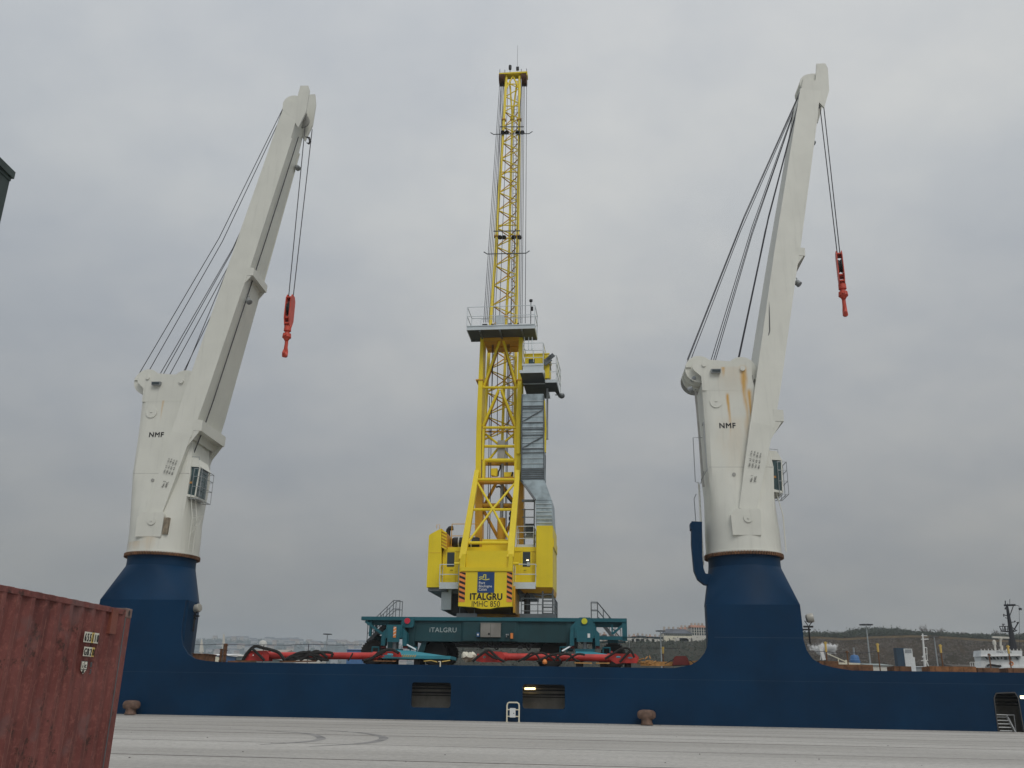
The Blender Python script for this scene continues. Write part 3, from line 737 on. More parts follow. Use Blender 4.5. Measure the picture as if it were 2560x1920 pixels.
    if which:
        ladder(-2.62, -.2, 9.6, 14.9, -2.62, cage=False)
        mb = MB(); mb.path([X((-2.3, -.6, 17.9)), X((-2.9, -.6, 17.9)), X((-2.9, -.6, 14.9)), X((-2.55, -.6, 14.8)), X((-2.3, -.6, 15.6))], .03, 5)
        mb.path([X((-2.3, -1.0, 18.6)), X((-2.35, -1.9, 18.6)), X((-2.28, -1.9, 15.4)), X((-2.6, -1.2, 14.9))], .03, 5)
        mb.path([X((-2.75, .4, 14.3)), X((-2.9, .4, 14.0)), X((-2.8, .4, 9.7))], .03, 5); mb.build('guard_rail', 'steel_grey', T)
        mb = MB(); mb.bar(X((-2.42, -.9, 14.5)), X((-2.62, -.9, 21.2)), .12); mb.build('cable_tray', 'crane_grey', T)
    else:
        mb = MB(); 
        for k in range(2): mb.path([X((2.35, -1.3, 12.0 + k * .6)), X((2.8 + .25 * k, -1.3, 12.55 + k * .2)), X((2.6 + .25 * k, -1.3, 11.9 + k * .2)), X((2.35, -1.3, 11.5 + k * .5))], .025, 5)
        mb.build('guard_rail', 'crane_white', T)
    # lettering
    text_mb('NMF', X((-1.40 + (.05 if which else 0), -1.8, 18.2)), .50, .012, bold=.035, squeeze=1.0, spacing=1.12).build('lettering', 'black', T)
    ax = Vector((.205, 0, .98)).normalized(); ay = Vector((-.98, 0, .205)).normalized()
    rows = ['130t  4,5 - 16 m', '120t  4,5 - 18 m', ' 95t  4,0 - 28 m', ' 80t  4,0 - 30 m']
    for k, tx in enumerate(rows):
        c_ = X((.36 + k * .19, -2.29, 15.45 - .04 * k)); text_mb(tx, c_, .155, .01, dirx=ax, diry=ay, spacing=1.1).build('lettering', 'black', jib)
    for k, tx in enumerate(('No. %d' % (2 - which), 'SWL')):
        c_ = X((.42 + k * .24, -2.29, 14.5)); text_mb(tx, c_, .20, .01, dirx=ax, diry=ay).build('lettering', 'black', jib)
    # hook block
    hx, hz = 7.75, (31.45 if which == 0 else 33.2)
    return T, X, jib
def hook(T, X, hx, z_top, yaw_, ztip=44.3):
    mb = MB(); r_ = .036
    for dx, dy in ((-.22, -.12), (.22, .12)):
        mb.tube(X((hx + dx * .6, dy, z_top - .2)), X((hx + dx, dy * 2, ztip)), r_, n=5)
    ho = mb.build('hoist_rope', 'rope', T)
    cy, sy = math.cos(yaw_), math.sin(yaw_)
    def L(a, b_, c_): return X((hx + a * cy - b_ * sy, a * sy + b_ * cy, c_))
    def Lx(mb_, lo, hi):
        mb_.hexa([L(lo[0], lo[1], lo[2]), L(hi[0], lo[1], lo[2]), L(hi[0], hi[1], lo[2]), L(lo[0], hi[1], lo[2]), L(lo[0], lo[1], hi[2]), L(hi[0], lo[1], hi[2]), L(hi[0], hi[1], hi[2]), L(lo[0], hi[1], hi[2])])
    z = z_top; mb = MB()
    for s in (-1, 1):
        prof = [(-.25, 0), (.25, 0), (.48, -.35), (.50, -1.9), (.25, -2.5), (-.25, -2.5), (-.50, -1.9), (-.48, -.35)]
        P0 = [L(a, s * .15, z + c_) for a, c_ in prof]; P1 = [L(a, s * .21, z + c_) for a, c_ in prof]; mb.loft([P0, P1], smooth=False)
    for c_ in (-.25, -1.9, -2.35): Lx(mb, (-.36, -.17, z + c_ - .05), (.36, .17, z + c_ + .05))
    blk = mb.build('hook_block', 'hook_red', T)
    mb = MB(); sc_ = L(0, 0, z - 1.1); ax_ = (L(0, 1, 0) - L(0, 0, 0))
    mb.lathe(sc_ - ax_ * .12, ax_, [(.05, 0), (.46, 0), (.46, .07), (.40, .12), (.46, .17), (.46, .24), (.05, .24)], 22); mb.build('sheave', 'black', blk)
    mb = MB(); mb.lathe(L(0, 0, z - 2.5), (0, 0, -1), [(.16, -.1), (.26, 0), (.27, .38), (.17, .42), (.17, .55), (.30, .6), (.33, .9), (.22, 1.0), (.14, 1.15)], 16)
    mb.tube(L(-.42, 0, z - 3.28), L(.42, 0, z - 3.28), .10, n=10); mb.build('swivel', 'hook_red', blk)
    # hook: thick J with a point
    P = []; zz = z - 3.55
    for a, c_ in ((0, 0), (.02, -.35), (-.02, -.62), (.10, -.95), (.02, -1.25), (-.18, -1.32), (-.34, -1.15), (-.36, -.90)): P.append(L(a + .05, 0, zz + c_))
    mb = MB(); mb.path(P, [.13, .13, .14, .17, .19, .17, .12, .04], 10); mb.build('hook', 'hook_red', blk)
T1, X1, j1 = deck_crane(-24.35, 0, 'white pedestal crane beside the red container, its jib showing the shaded underside')
hook(T1, X1, 7.1, A(722, 735, 2.8).z, R(88), 44.6)
T2, X2, j2 = deck_crane(14.8, 1, 'white pedestal crane with rust runs down its column, right of the yellow crane')
hook(T2, X2, 8.1, A(2097, 625, 2.8).z, R(78), 44.6)

# tiny auxiliary hook below the left jib head
p = A(768, 345, 2.2); mb = MB(); mb.path([p + Vector((-.3, 0, .35)), p + Vector((0, 0, .25)), p + Vector((.12, 0, -.1)), p + Vector((.02, 0, -.32)), p + Vector((-.15, 0, -.2))], [.04, .09, .1, .08, .04], 7)
mb.build('auxiliary_hook', 'black', T1)
# ------------------------------------------------------------------ the yellow mobile harbour crane
vC = 4.2                       # plane of the chassis side that faces the quay
base = A(1235, 1650, 8.6); base = Vector((base.x, 8.6, H))
Y = thing('harbour_crane', 'tall yellow lattice boom harbour crane on a dark teal wheeled chassis', 'harbour crane', base)
P = A
def q2(l, v): return [(P(x, y, v).x, P(x, y, v).z) for x, y in l]
zt = P(1280, 1544, vC).z; ztb = P(1280, 1553, vC).z         # top flange
zb = P(1280, 1605, vC).z
uL, uR = P(904, 1543, vC).x, P(1567, 1546, vC).x
uc = base.x
VB = vC + 8.6                  # far side of the chassis
ch = MB()
ch.box((uL, vC - .06, ztb), (uR, vC + .45, zt)); ch.box((P(1018, 1570, vC).x, VB - .45, ztb), (P(1480, 1570, vC).x, VB, zt))
ch.box((P(1018, 1570, vC).x, vC + .46, zt - .12), (P(1480, 1570, vC).x, VB - .46, zt - .02)); ch.box((uL + .1, vC + .46, zt - .12), (uL + 3.6, vC + 1.5, zt - .02)); ch.box((uR - 2.6, vC + .46, zt - .12), (uR - .1, vC + .9, zt - .02))
cho = ch.build('chassis', 'teal', Y)
mb = MB()
ua, ub = P(1030, 1600, vC).x, P(1432, 1600, vC).x
mb.box((ua, vC + .12, zb), (ub, VB - .5, ztb - .01)); 
um0, um1 = P(1140, 1570, vC).x, P(1308, 1570, vC).x
mb.prism([(um0 - .3, vC + .5), (um0 + .5, vC - .0), (um1 - .5, vC - .0), (um1 + .3, vC + .5)], 'z', zb + .05, ztb - .015)
mb.box((P(1018, 1600, vC).x, vC + .02, P(1022, 1622, vC).z), (P(1036, 1600, vC).x, vC + 1.2, ztb - .01))
mb.box((P(1416, 1600, vC).x, vC + .05, P(1022, 1622, vC).z), (P(1432, 1600, vC).x, vC + 1.2, ztb - .01))
mb.build('main_beam', 'teal_deep', cho)
# end frames
fr = MB()
ue0, ue1 = P(1484, 1600, vC).x, uR
fr.box((ue1 - .32, vC, P(1560, 1602, vC).z), (ue1, vC + .25, ztb)); fr.box((ue0, vC, P(1560, 1600, vC).z), (ue1 - .0, vC + .24, P(1560, 1591, vC).z))
fr.box((P(1480, 1600, vC).x, vC + .01, zb - .4), (P(1488, 1600, vC).x, vC + .3, ztb))
fr.bar((P(1532, 1584, vC).x, vC + .12, P(1532, 1584, vC).z), (P(1558, 1562, vC).x, vC + .12, P(1558, 1562, vC).z), .14)
fr.bar((P(1530, 1560, vC).x, vC + .12, P(1530, 1586, vC).z), (P(1530, 1560, vC).x, vC + .12, P(1530, 1560, vC).z), .1)
fr.box((P(920, 1600, vC).x, vC + .1, P(920, 1590, vC).z), (P(926, 1600, vC).x, vC + .3, ztb))
fr.bar(P(914, 1553, vC + .1), P(960, 1588, vC + .1), .16)
fr.box((P(935, 1600, vC + 2).x, vC + 2, P(935, 1590, vC + 2).z), (P(940, 1600, vC + 2).x, vC + 2.2, ztb))
fr.bar(P(962, 1592, vC + .3), P(1010, 1592, vC + .3), .3)
fr.box((P(1482, 1601, vC).x, vC + .3, P(1482, 1606, vC + .3).z), (ue1 - .1, vC + .35, P(1482, 1603, vC + .3).z))
for v in (vC + .12,):
    for a, b_ in ((uL + .3, uL + 3.0), (uR - 3.0, uR - .3)):
        fr.box((a, v + .3, ztb - .3), (b_, v + .5, ztb))
fr.build('end_frame', 'teal', cho)
# outrigger beams
mb = MB()
for px in (988, 1462):
    c_ = P(px, 1580, vC).x
    mb.box((c_ - .55, vC + .3, zb + .35), (c_ + .55, VB - .3, ztb - .05))
mb.build('outrigger_beam', 'teal_deep', cho)
# jacks with bracket, ram, foot
def jack(px, wd, flip):
    c_ = P(px, 1580, vC - .5).x; v = vC - .55
    top = P(px, 1563 if flip > 0 else 1566, v).z; bot = P(px, 1606, v).z; mb = MB()
    mb.box((c_ - wd / 2, v - .42, bot + .25), (c_ + wd / 2, v + .42, top))
    mb.box((c_ - wd / 2 + .12, v - .50, bot), (c_ + wd / 2 - .12, v - .43, top - .25))
    for s in (-1, 1):
        mb.prism([(c_ + s * wd * .42, bot + 1.0), (c_ + s * (wd * .5 + .32), bot + .55), (c_ + s * (wd * .5 + .34), bot - .22), (c_ + s * (wd * .5 + .06), bot - .22), (c_ + s * (wd * .5 + .02), bot + .3), (c_ + s * wd * .42, bot + .32)], 'v', v - .3, v + .3)
    j = mb.build('jack', 'teal', Y)
    mb = MB(); 
    zz = P(px, 1569, vC).z
    pz = ([(a, b_ - .0) for a, b_ in ((.3, 0), (1.05, 0), (1.15, .1), (1.15, .55), (.45, .55), (.3, .35))] if flip > 0 else [(-.95, -.9), (.75, -.9), (.75, .0), (.5, .35), (.35, .62), (-.35, .62), (-.95, .0)])
    mb.prism([(c_ + a, b_ + zz) for a, b_ in pz], 'v', vC - .30, vC - .07); mb.build('jack_bracket', 'teal', j)
    mb = MB(); mb.tube((c_, v, bot - .42), (c_, v, bot + .1), .14, n=14); mb.build('ram', 'steel_grey', j)
    for s in (-1, 1):
        mb = MB(); mb.cbox((c_ + s * (wd * .5 + .2), v - .05, bot - .30), (.26, .3, .16)); mb.build('jack_pin', 'darkred', j)
    mb = MB()
    for s in (-1, 1):
        x_ = c_ + s * (wd / 2 + .75); mb.path([(x_ - .22, v, bot - .62), (x_ - .22, v, bot - .32), (x_ + .22, v, bot - .32), (x_ + .22, v, bot - .62)], .06, 6)
    mb.box((c_ - wd * .5, v - .3, bot - .62), (c_ + wd * .5, v + .3, bot - .42)); mb.build('foot', 'teal', j)
    return c_, v, bot, top, j
j1_ = jack(989, 1.05, 1); j2_ = jack(1462, 1.25, -1)
p = P(987, 1580, vC - 1.06); mb = MB(); mb.box((p.x - .09, vC - 1.09, P(987, 1594, vC - 1.06).z), (p.x + .09, vC - 1.05, P(987, 1567, vC - 1.06).z)); sg = mb.build('warning_plate', 'orange', j1_[4])
mb = MB()
for k in range(3):
    z_ = P(987, 1590, vC - 1.06).z + k * .22; mb.add([(p.x - .085, vC - 1.094, z_), (p.x + .085, vC - 1.094, z_ + .1), (p.x + .085, vC - 1.094, z_ + .15), (p.x - .085, vC - 1.094, z_ + .05)], [(0, 1, 2, 3)])
mb.build('stripe', 'white', sg)
p = P(1472, 1589, vC - 1.1); mb = MB(); mb.cbox((p.x, vC - 1.07, p.z), (.16, .05, .26)); mb.build('junction_box', 'white', j2_[4])
# coloured discs
for (x_, y_, m_, nm) in ((1018, 1552, 'red', 'red round disc on the chassis'), (1461, 1553, 'yellow_disc', 'yellow round disc on the chassis')):
    if m_ == 'yellow_disc': mat('yellow_disc', (.62, .60, .03), .5)
    if m_ == 'red': mat('red_disc', (.55, .02, .05), .5); m_ = 'red_disc'
    p = P(x_, y_, vC - .42); mb = MB(); mb.tube((p.x, vC - .42, p.z), (p.x, vC - .36, p.z), .19, n=24); mb.build('disc', m_, cho, nm)
# cabinet and little boxes
p0, p1 = P(1202, 1593, vC), P(1253, 1559, vC); mb = MB(); mb.box((p0.x, vC - .22, p0.z), (p1.x, vC - .02, p1.z)); mb.box((p0.x - .03, vC - .24, p1.z), (p1.x + .03, vC - .0, p1.z + .03)); cb = mb.build('cabinet', 'cabinet_grey' if 'cabinet_grey' in M else mat('cabinet_grey', (.27, .26, .235), .45, metal=.3).name, cho)
mb = MB(); xm = (p0.x + p1.x) / 2; mb.box((xm - .008, vC - .226, p0.z + .02), (xm + .008, vC - .222, p1.z - .02)); mb.tube((xm - .1, vC - .25, p0.z + .2), (xm - .1, vC - .222, p0.z + .2), .07, n=12); mb.build('door_seam', 'black', cb)
for (x_, y_, m_, w_, h_) in ((1196, 1587, 'blue_paint', .18, .26), (1280, 1590, 'orange', .16, .34), (1267, 1587, 'steel_grey', .09, .09), (1271, 1587, 'steel_grey', .06, .09), (1267, 1592, 'steel_grey', .06, .06)):
    p = P(x_, y_, vC); mb = MB(); mb.cbox((p.x, vC - .10, p.z), (w_, .18, h_)); bb = mb.build('switch_box', m_, cho)
    if m_ == 'blue_paint': mb = MB(); mb.tube((p.x, vC - .21, p.z), (p.x, vC - .191, p.z), .06, n=10); mb.build('socket', 'white', bb)
L_ = P(1073, 1580, vC + .1); text_mb('iTALGRU', (L_.x, vC + .105, L_.z), .42, .012, bold=.018, squeeze=1.05, spacing=1.06).build('lettering', 'letter_grey', cho)
# wheels
def wheel(px, py, v, n2, r=.83):
    c_ = P(px, py, v); z_ = H + r + .02
    tops = []
    for k in range(n2):
        v_ = v + k * .62; cc = Vector((c_.x, v_, z_))
        mb = MB(); mb.lathe(cc, (0, 1, 0), [(.42, 0), (.55, -.02), (r - .16, -.03), (r - .03, .03), (r, .12), (r, .38), (r - .03, .47), (r - .16, .53), (.42, .5)], 36)
        for a in range(30):      # tread lugs
            t = 2 * math.pi * a / 30; e = Vector((math.cos(t), 0, math.sin(t)))
            mb.bar(cc + e * (r + .012) + Vector((0, .06, 0)), cc + e * (r + .012) + Vector((0, .44, 0)), .06, .05, side=(-e.z, 0, e.x))
        ty = mb.build('wheel', 'rubber', Y)
        mb = MB(); mb.lathe(cc, (0, 1, 0), [(.02, .10), (.16, .10), (.18, .02), (.22, .12), (.34, .16), (.42, .03), (.43, .45), (.02, .45)], 28); mb.build('rim', 'teal_deep' if k else 'teal', ty)
    return c_
for px, py in ((931, 1630), (1378, 1632), (1533, 1632), (1087, 1630)): wheel(px, py, vC + .75, 1); 
for px in (931, 1087, 1378, 1533): wheel(px + (12 if px < 1280 else -6), 1630, VB - 1.6, 1)
wheel(1112, 1630, vC + 1.7, 1, .86)
for px in (931, 1087, 1378, 1533):
    mb = MB(); c_ = P(px, 1630, vC + .75).x
    mb.tube((c_, vC + 1.0, H + .83), (c_, VB - 1.2, H + .83), .16, n=10); mb.box((c_ - .35, vC + 1.5, H + .6), (c_ + .35, vC + 2.1, zb + .4)); mb.box((c_ - .35, VB - 2.4, H + .6), (c_ + .35, VB - 1.8, zb + .4)); mb.build('axle', 'teal_deep', Y)
# fender by second wheel
mb = MB(); mb.prism(q2([(1057, 1600), (1068, 1600), (1060, 1628), (1046, 1640), (1040, 1638)], vC + .3), 'v', vC + .3, vC + .6); mb.build('fender', 'teal_deep', Y)
# hoses under the beam
mb = MB()
for (x0, x1, d_) in ((1130, 1212, 9), (1190, 1220, 17), (1210, 1262, 14), (1232, 1250, 20), (1250, 1310, 7), (1300, 1350, 9), (1314, 1330, 22)):
    pp = []
    for k in range(9):
        f = k / 8; pp.append(P(x0 + (x1 - x0) * f, 1604 + 4 * d_ * f * (1 - f), vC + .3))
    mb.path(pp, .05, 6)
mb.box(P(1296, 1614, vC + .3) - Vector((.05, 0, 0)), P(1304, 1622, vC + .3) + Vector((.05, .2, 0)))
mb.build('hose', 'black', Y)
# tow bars
mb = MB()
mb.bar(P(1008, 1607, vC - .7), P(1040, 1624, vC - .9), .09, .06); mb.build('tow_bar', 'galv', Y)
mb = MB(); mb.bar(P(1405, 1628, vC - .9), P(1433, 1612, vC - .7), .09, .06); mb.build('tow_bar', 'galv', Y)
# stairs on both ends
def stair(pts_top, pts_bot, v, name='stair', landing=None, hr=1.05, sgn=1):
    a, b_ = P(*pts_top, v), P(*pts_bot, v); mb = MB()
    for dv in (0, .75):
        mb.bar(a + Vector((0, dv, 0)), b_ + Vector((0, dv, 0)), .05, .22, side=(0, 1, 0))
    n_ = int(abs(a.z - b_.z) / .2)
    for k in range(n_):
        c_ = a.lerp(b_, (k + .5) / n_); mb.box((c_.x - .13, c_.y, c_.z - .015), (c_.x + .13, c_.y + .75, c_.z + .015))
    so_ = mb.build(name, 'galv_dark', Y)
    mb = MB()
    for dv in (0, .75):
        A_, B_ = a + Vector((0, dv, 0)), b_ + Vector((0, dv, 0))
        for h_ in (.55, hr):
            mb.tube(A_ + Vector((0, 0, h_)), B_ + Vector((0, 0, h_)), .026, n=5)
            if landing: mb.tube(A_ + Vector((0, 0, h_)), A_ + Vector((landing, 0, h_)), .026, n=5)
        for f in (0, .25, .5, .75, 1): c_ = A_.lerp(B_, f); mb.tube(c_, c_ + Vector((0, 0, hr)), .026, n=5)
        if landing: mb.tube(A_ + Vector((landing, 0, 0)), A_ + Vector((landing, 0, hr)), .026, n=5)
    mb.build('handrail', 'galv_dark', so_)
stair((982, 1543), (917, 1606), vC + 1.0, landing=.45, hr=1.12); stair((1494, 1545), (1553, 1616), vC + 4.8, landing=-.45, hr=1.1)
# outrigger pads: wedge-shaped steel feet lying on the deck
def pad(pl, pt, pr, prb, v, depth):
    mb = MB(); a = P(*pl, v); t_ = P(*pt, v + .3); r_ = P(*pr, v); rb = P(*prb, v); z0 = rb.z
    mid = (a.x + t_.x) / 2
    V = [(a.x, v, z0), (rb.x, v, z0), (rb.x, v, r_.z), (t_.x, v, z0 + .32), (a.x, v, z0 + .30)]
    front = [(x, v, z) for x, _, z in V]; top = t_.z
    mb.prism([(a.x, z0), (rb.x, z0), (rb.x, r_.z), (a.x, r_.z + .02)], 'v', v, v + depth)
    blks = []
    for f in (.1, .5, .9): blk = MB(); blks.append(blk); blk.box((a.x + (rb.x - a.x) * f - .2, v + .3, H), (a.x + (rb.x - a.x) * f + .2, v + depth - .3, z0 - .002))
    # sloped upper body rising to the jack
    B0 = [(a.x + .1, v + .02, r_.z + .0), (rb.x - .1, v + .02, r_.z - .02), (rb.x - .1, v + depth - .02, r_.z - .02), (a.x + .1, v + depth - .02, r_.z + .0)]
    B1 = [(t_.x - .45, v + depth * .35, top), (t_.x + .45, v + depth * .35, top), (t_.x + .45, v + depth * .65, top), (t_.x - .45, v + depth * .65, top)]
    mb.hexa(B0 + B1); o = mb.build('outrigger_pad', 'teal_light', Y); [q_.build('support_block', 'inner_dark', o) for q_ in blks]
    return a, t_, r_, rb, o
pa = pad((955, 1650), (1000, 1625), (1126, 1640), (1126, 1648), 1.75, 2.2)
mb = MB(); f0 = P(1001, 1640, 1.74); f1 = P(1040, 1640, 1.74)
n_ = 7
for k in range(n_):
    x_ = f0.x + (f1.x - f0.x) * k / n_; z_ = f0.z - .06; w_ = (f1.x - f0.x) / n_ * .5
    mb.add([(x_, 1.742, z_), (x_ + w_, 1.742, z_), (x_ + w_ + .1, 1.742, z_ + .14), (x_ + .1, 1.742, z_ + .14)], [(0, 1, 2, 3)])
mb.build('hazard_stripe', 'sticker_yellow', pa[4])
pb_ = pad((1432, 1650), (1458, 1628), (1585, 1643), (1585, 1650), 1.85, 2.2)

# ---------------- turntable and superstructure
vF, vM = 4.5, 6.4       # counterweight front, machinery house front
mb = MB(); cx_, cy_ = uc + .0, 8.6
mb.lathe((cx_, cy_, zt), (0, 0, 1), [(2.4, 0), (2.4, .25), (2.1, .3), (2.1, .55)], 48); mb.build('turntable', 'yellow_amber', Y)
pz = P(1240, 1541, 4.9).z
mb = MB(); a, b_ = P(1141, 1540, 4.9).x, P(1388, 1540, 5.5).x
mb.box((a, 4.9, zt + .02), (a + 2.0, 12.0, zt + .10)); mb.box((b_ - 3.6, 5.5, zt + .02), (b_, 12.0, zt + .14)); mb.box((a, 4.9, zt + .10), (a + 1.4, 5.0, zt + .32)); mb.box((b_ - 2.4, 5.5, zt + .14), (b_, 5.6, zt + .36))
mb.build('walkway', 'galv_dark', Y)
mb = MB(); z_ = zt + .14
rail(mb, [(b_ - 2.3, 5.6, z_), (b_ - .05, 5.6, z_), (b_ - .05, 8.5, z_)], 1.25, .028, 3, step=1.1); rail(mb, [(a + .2, 5.0, z_), (a + 1.2, 5.0, z_)], .55, .022, 1); mb.build('guard_rail', 'galv_dark', Y)
# counterweight
zc0, zc1 = P(1280, 1516, vF).z, P(1280, 1428, vF).z; u0, u1 = P(1147, 1470, vF).x, P(1281, 1470, vF).x
du = u1 - u0
mb = MB(); prof = [(u0, zc0 + .0), (u0 + du * .30, zc0 - .06), (u0 + du * .42, zc0 - .16), (u0 + du * .60, zc0 - .16), (u0 + du * .72, zc0 - .06), (u1, zc0 + .0), (u1, zc1), (u0, zc1)]
mb.prism(prof, 'v', vF, vF + .5)
mb.box((u0 + .02, vF + .5, zc0 + .02), (u1 - .02, vF + 2.6, zc1 - .02))
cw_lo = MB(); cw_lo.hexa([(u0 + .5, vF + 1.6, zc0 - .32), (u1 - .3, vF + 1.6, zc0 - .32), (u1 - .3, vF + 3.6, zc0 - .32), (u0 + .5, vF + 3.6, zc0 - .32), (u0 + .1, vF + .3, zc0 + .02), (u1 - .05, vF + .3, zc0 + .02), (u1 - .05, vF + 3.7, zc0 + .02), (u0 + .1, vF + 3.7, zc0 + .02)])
cw = mb.build('counterweight', 'yellow', Y); cw_lo.build('underframe', 'under_shade', cw)
mb = MB(); mb.box((u1 - .01, vF + .7, zc0 - .35), (u1 + .12, vF + 3.4, zc1 - .9)); mb.build('side_panel', 'yellow_amber', cw)
# header beam and recessed panel over it
zh = P(1280, 1418, vF).z
mb = MB(); mb.box((u0 + .12, vF - .08, zc1 + .005), (u1 - .02, vF + .6, zh)); mb.build('header_beam', 'yellow', cw)
mb = MB(); z2 = P(1270, 1377, vF + .3).z; mb.box((u0 + .4, vF + .25, zh + .005), (u1 - .35, vF + .5, z2)); mb.box((u0 + .45, vF + .5, zh), (u1 - .4, vM + .5, z2 - .02)); mb.build('rear_panel', 'yellow_amber' if False else 'yellow', cw)
# hazard stripes at both sides
def stripes(xa, xb, yt, yb, n_):
    a, b_ = P(xa, yt, vF), P(xb, yb, vF)
    mb = MB(); mb.box((a.x, vF - .014, b_.z), (b_.x, vF - .002, a.z)); o = mb.build('hazard_stripe', 'orange', cw)
    mb = MB(); w_ = b_.x - a.x; p_ = (a.z - b_.z) / n_; sl = .16
    for k in range(n_):
        z0 = b_.z + k * p_ + p_ * .38
        pts = [(a.x + .004, z0 + sl), (b_.x - .004, z0), (b_.x - .004, min(z0 + p_ * .48, a.z)), (a.x + .004, min(z0 + p_ * .48 + sl, a.z))]
        mb.add([(x_, vF - .018, z_) for x_, z_ in pts], [(0, 1, 2, 3)])
    mb.build('stripe', 'black', o)
stripes(1149, 1162, 1430, 1505, 6); stripes(1267.5, 1280, 1430, 1505, 6)
# port sign
s0, s1 = P(1193, 1482, vF), P(1236.5, 1430, vF)
mb = MB(); mb.box((s0.x, vF - .02, s0.z), (s1.x, vF - .003, s1.z)); sg = mb.build('port_sign', 'sign_blue', cw)
sw, sh_ = s1.x - s0.x, s1.z - s0.z
def sp_(x, y): return (s0.x + sw * (x - 820) / 232, vF - .03, s1.z - sh_ * (y - 962) / 278)
mat('sign_yellow', (.72, .66, .12), .5)
mb = MB()
def stroke(pts, w_):
    for (x0, y0), (x1, y1) in zip(pts, pts[1:]):
        a, b_ = Vector(sp_(x0, y0)), Vector(sp_(x1, y1)); d = (b_ - a).normalized() * (w_ * .45); mb.bar(a - d, b_ + d, w_, .012, side=(0, 0, 1) if abs(d.x) > abs(d.z) else (1, 0, 0))
stroke([(845, 1035), (868, 1028), (905, 1034), (905, 998), (933, 998), (933, 1050)], .055)
stroke([(845, 1062), (875, 1052), (905, 1062), (935, 1068), (980, 1058)], .055)
mb.build('emblem', 'sign_yellow', sg)
for k, tx in enumerate(('Port', 'Boulogne', 'Calais')):
    o_ = sp_(838, 1124 + k * 43); text_mb(tx, (o_[0], vF - .02, o_[2]), .235, .012, bold=.012, squeeze=1.02).build('lettering', 'white', sg)
o_ = P(1174, 1499, vF); text_mb('ITALGRU', (o_.x, vF, o_.z), .60, .012, bold=.05, squeeze=.88, spacing=1.05).build('lettering', 'black', cw)
mat('letter_brown', (.035, .02, .012), .5)
o_ = P(1178, 1516.5, vF); text_mb('IMHC 850', (o_.x, vF, o_.z), .54, .012, squeeze=.85).build('lettering', 'letter_brown', cw)
# machinery house
h0, h1 = P(1104, 1470, vM), P(1341, 1369, vM); hz0, hz1 = P(1200, 1470, vM).z, P(1200, 1368, vM).z
mb = MB(); mb.box((h0.x, vM, hz0), (h1.x, vM + 6.5, hz1 - .3)); 
mb.box((h0.x + .05, vM - .06, hz1 - .3), (h1.x, vM + 6.6, hz1)); 
mh = mb.build('machinery_house', 'yellow', Y)
mb = MB()
for x_ in (1108, 1117, 1138, 1146, 1297, 1303, 1326, 1333): 
    p = P(x_, 1400, vM); mb.box((p.x - .02, vM - .03, hz0 + .05), (p.x + .02, vM - .002, hz1 - .31))
mb.build('rib', 'yellow', mh)
mb = MB(); mb.box((h0.x + .3, vM + .3, hz0 - .35), (h1.x - .3, vM + 6, hz0)); mb.build('underframe', 'galv_dark', mh)
for (x0, x1, y0, y1, lit) in ((1117.5, 1137, 1381, 1417, 0), (1307, 1326, 1380, 1417, 1)):
    a, b_ = P(x0, y1, vM), P(x1, y0, vM)
    mb = MB(); mb.box((a.x - .12, vM - .05, hz0 + .35), (b_.x + .12, vM - .01, b_.z + .15)); dr = mb.build('door', 'yellow', mh)
    mb = MB(); mb.box((a.x, vM - .07, a.z), (b_.x, vM - .052, b_.z)); mb.build('window', 'glass', dr)
    mb = MB(); hx_ = a.x + .1 if lit else b_.x - .1; mb.path([(hx_, vM - .06, a.z - .25), (hx_, vM - .14, a.z - .25), (hx_ + (.16 if lit else -.16), vM - .14, a.z - .25)], .02, 5); mb.build('handle', 'black', dr)
    if lit:
        p = P(1319, 1400.5, vM - .08); mb = MB(); mb.cbox((p.x, vM - .085, p.z), (.17, .015, .06)); mb.build('lamp', 'lampw', dr)
        p = P(1321, 1410, vM - .08); mb = MB(); mb.cbox((p.x, vM - .08, p.z), (.2, .01, .28)); mb.build('notice', 'letter_grey', dr)
# two side balconies
for (x0, x1) in ((1098, 1146), (1283, 1339)):
    v = vM - 1.1; a, b_ = P(x0, 1472, v), P(x1, 1461, v)
    mb = MB(); mb.box((a.x, v, b_.z - .10), (b_.x, vM - .06, b_.z)); mb.box((a.x, v - .03, a.z), (b_.x, v, b_.z + .14)); bo = mb.build('balcony', 'galv', Y)
    mb = MB(); rail(mb, [(a.x, vM - .1, b_.z), (a.x, v, b_.z), (b_.x, v, b_.z), (b_.x, vM - .1, b_.z)], 1.35, .026, 2, step=2.2); mb.build('guard_rail', 'galv', bo)
# side pipe bars
mb = MB(); 
for (x0, x1) in ((1136, 1152), (1281, 1297)): mb.tube(P(x0, 1409, vF + .3), P(x1, 1409, vF + .3), .09, n=10)
mb.build('cross_tube', 'yellow', cw)
# left wing with sloping top and louvre
v = vM - .4
o1 = q2([(1066, 1468), (1103, 1468), (1103, 1321), (1091, 1327), (1073, 1337), (1072, 1345)], v)
mb = MB(); mb.prism(o1, 'v', v, v + 5.5); lw = mb.build('air_housing', 'yellow', Y)
mb = MB(); a, b_ = P(1066, 1468, v), P(1103, 1468, v); mb.box((a.x + .1, v + .1, a.z - .25), (b_.x + .4, v + 5.3, a.z - .005)); mb.build('underframe', 'galv_dark', lw)
pr = q2([(1103.5, 1321), (1117, 1333), (1117, 1369), (1103.5, 1369)], v)
mb = MB(); mb.prism(pr, 'v', v + .12, v + 5.4); lo = mb.build('louvre', 'yellow_amber', lw)
mb = MB()
for k in range(6): 
    a, b_ = P(1104, 1326 + k * 8, v + .08), P(1116.5, 1333 + k * 8, v + .08); mb.bar(a, b_, .09, .08, side=(0, 0, 1))
mb.build('slat', 'yellow', lo)
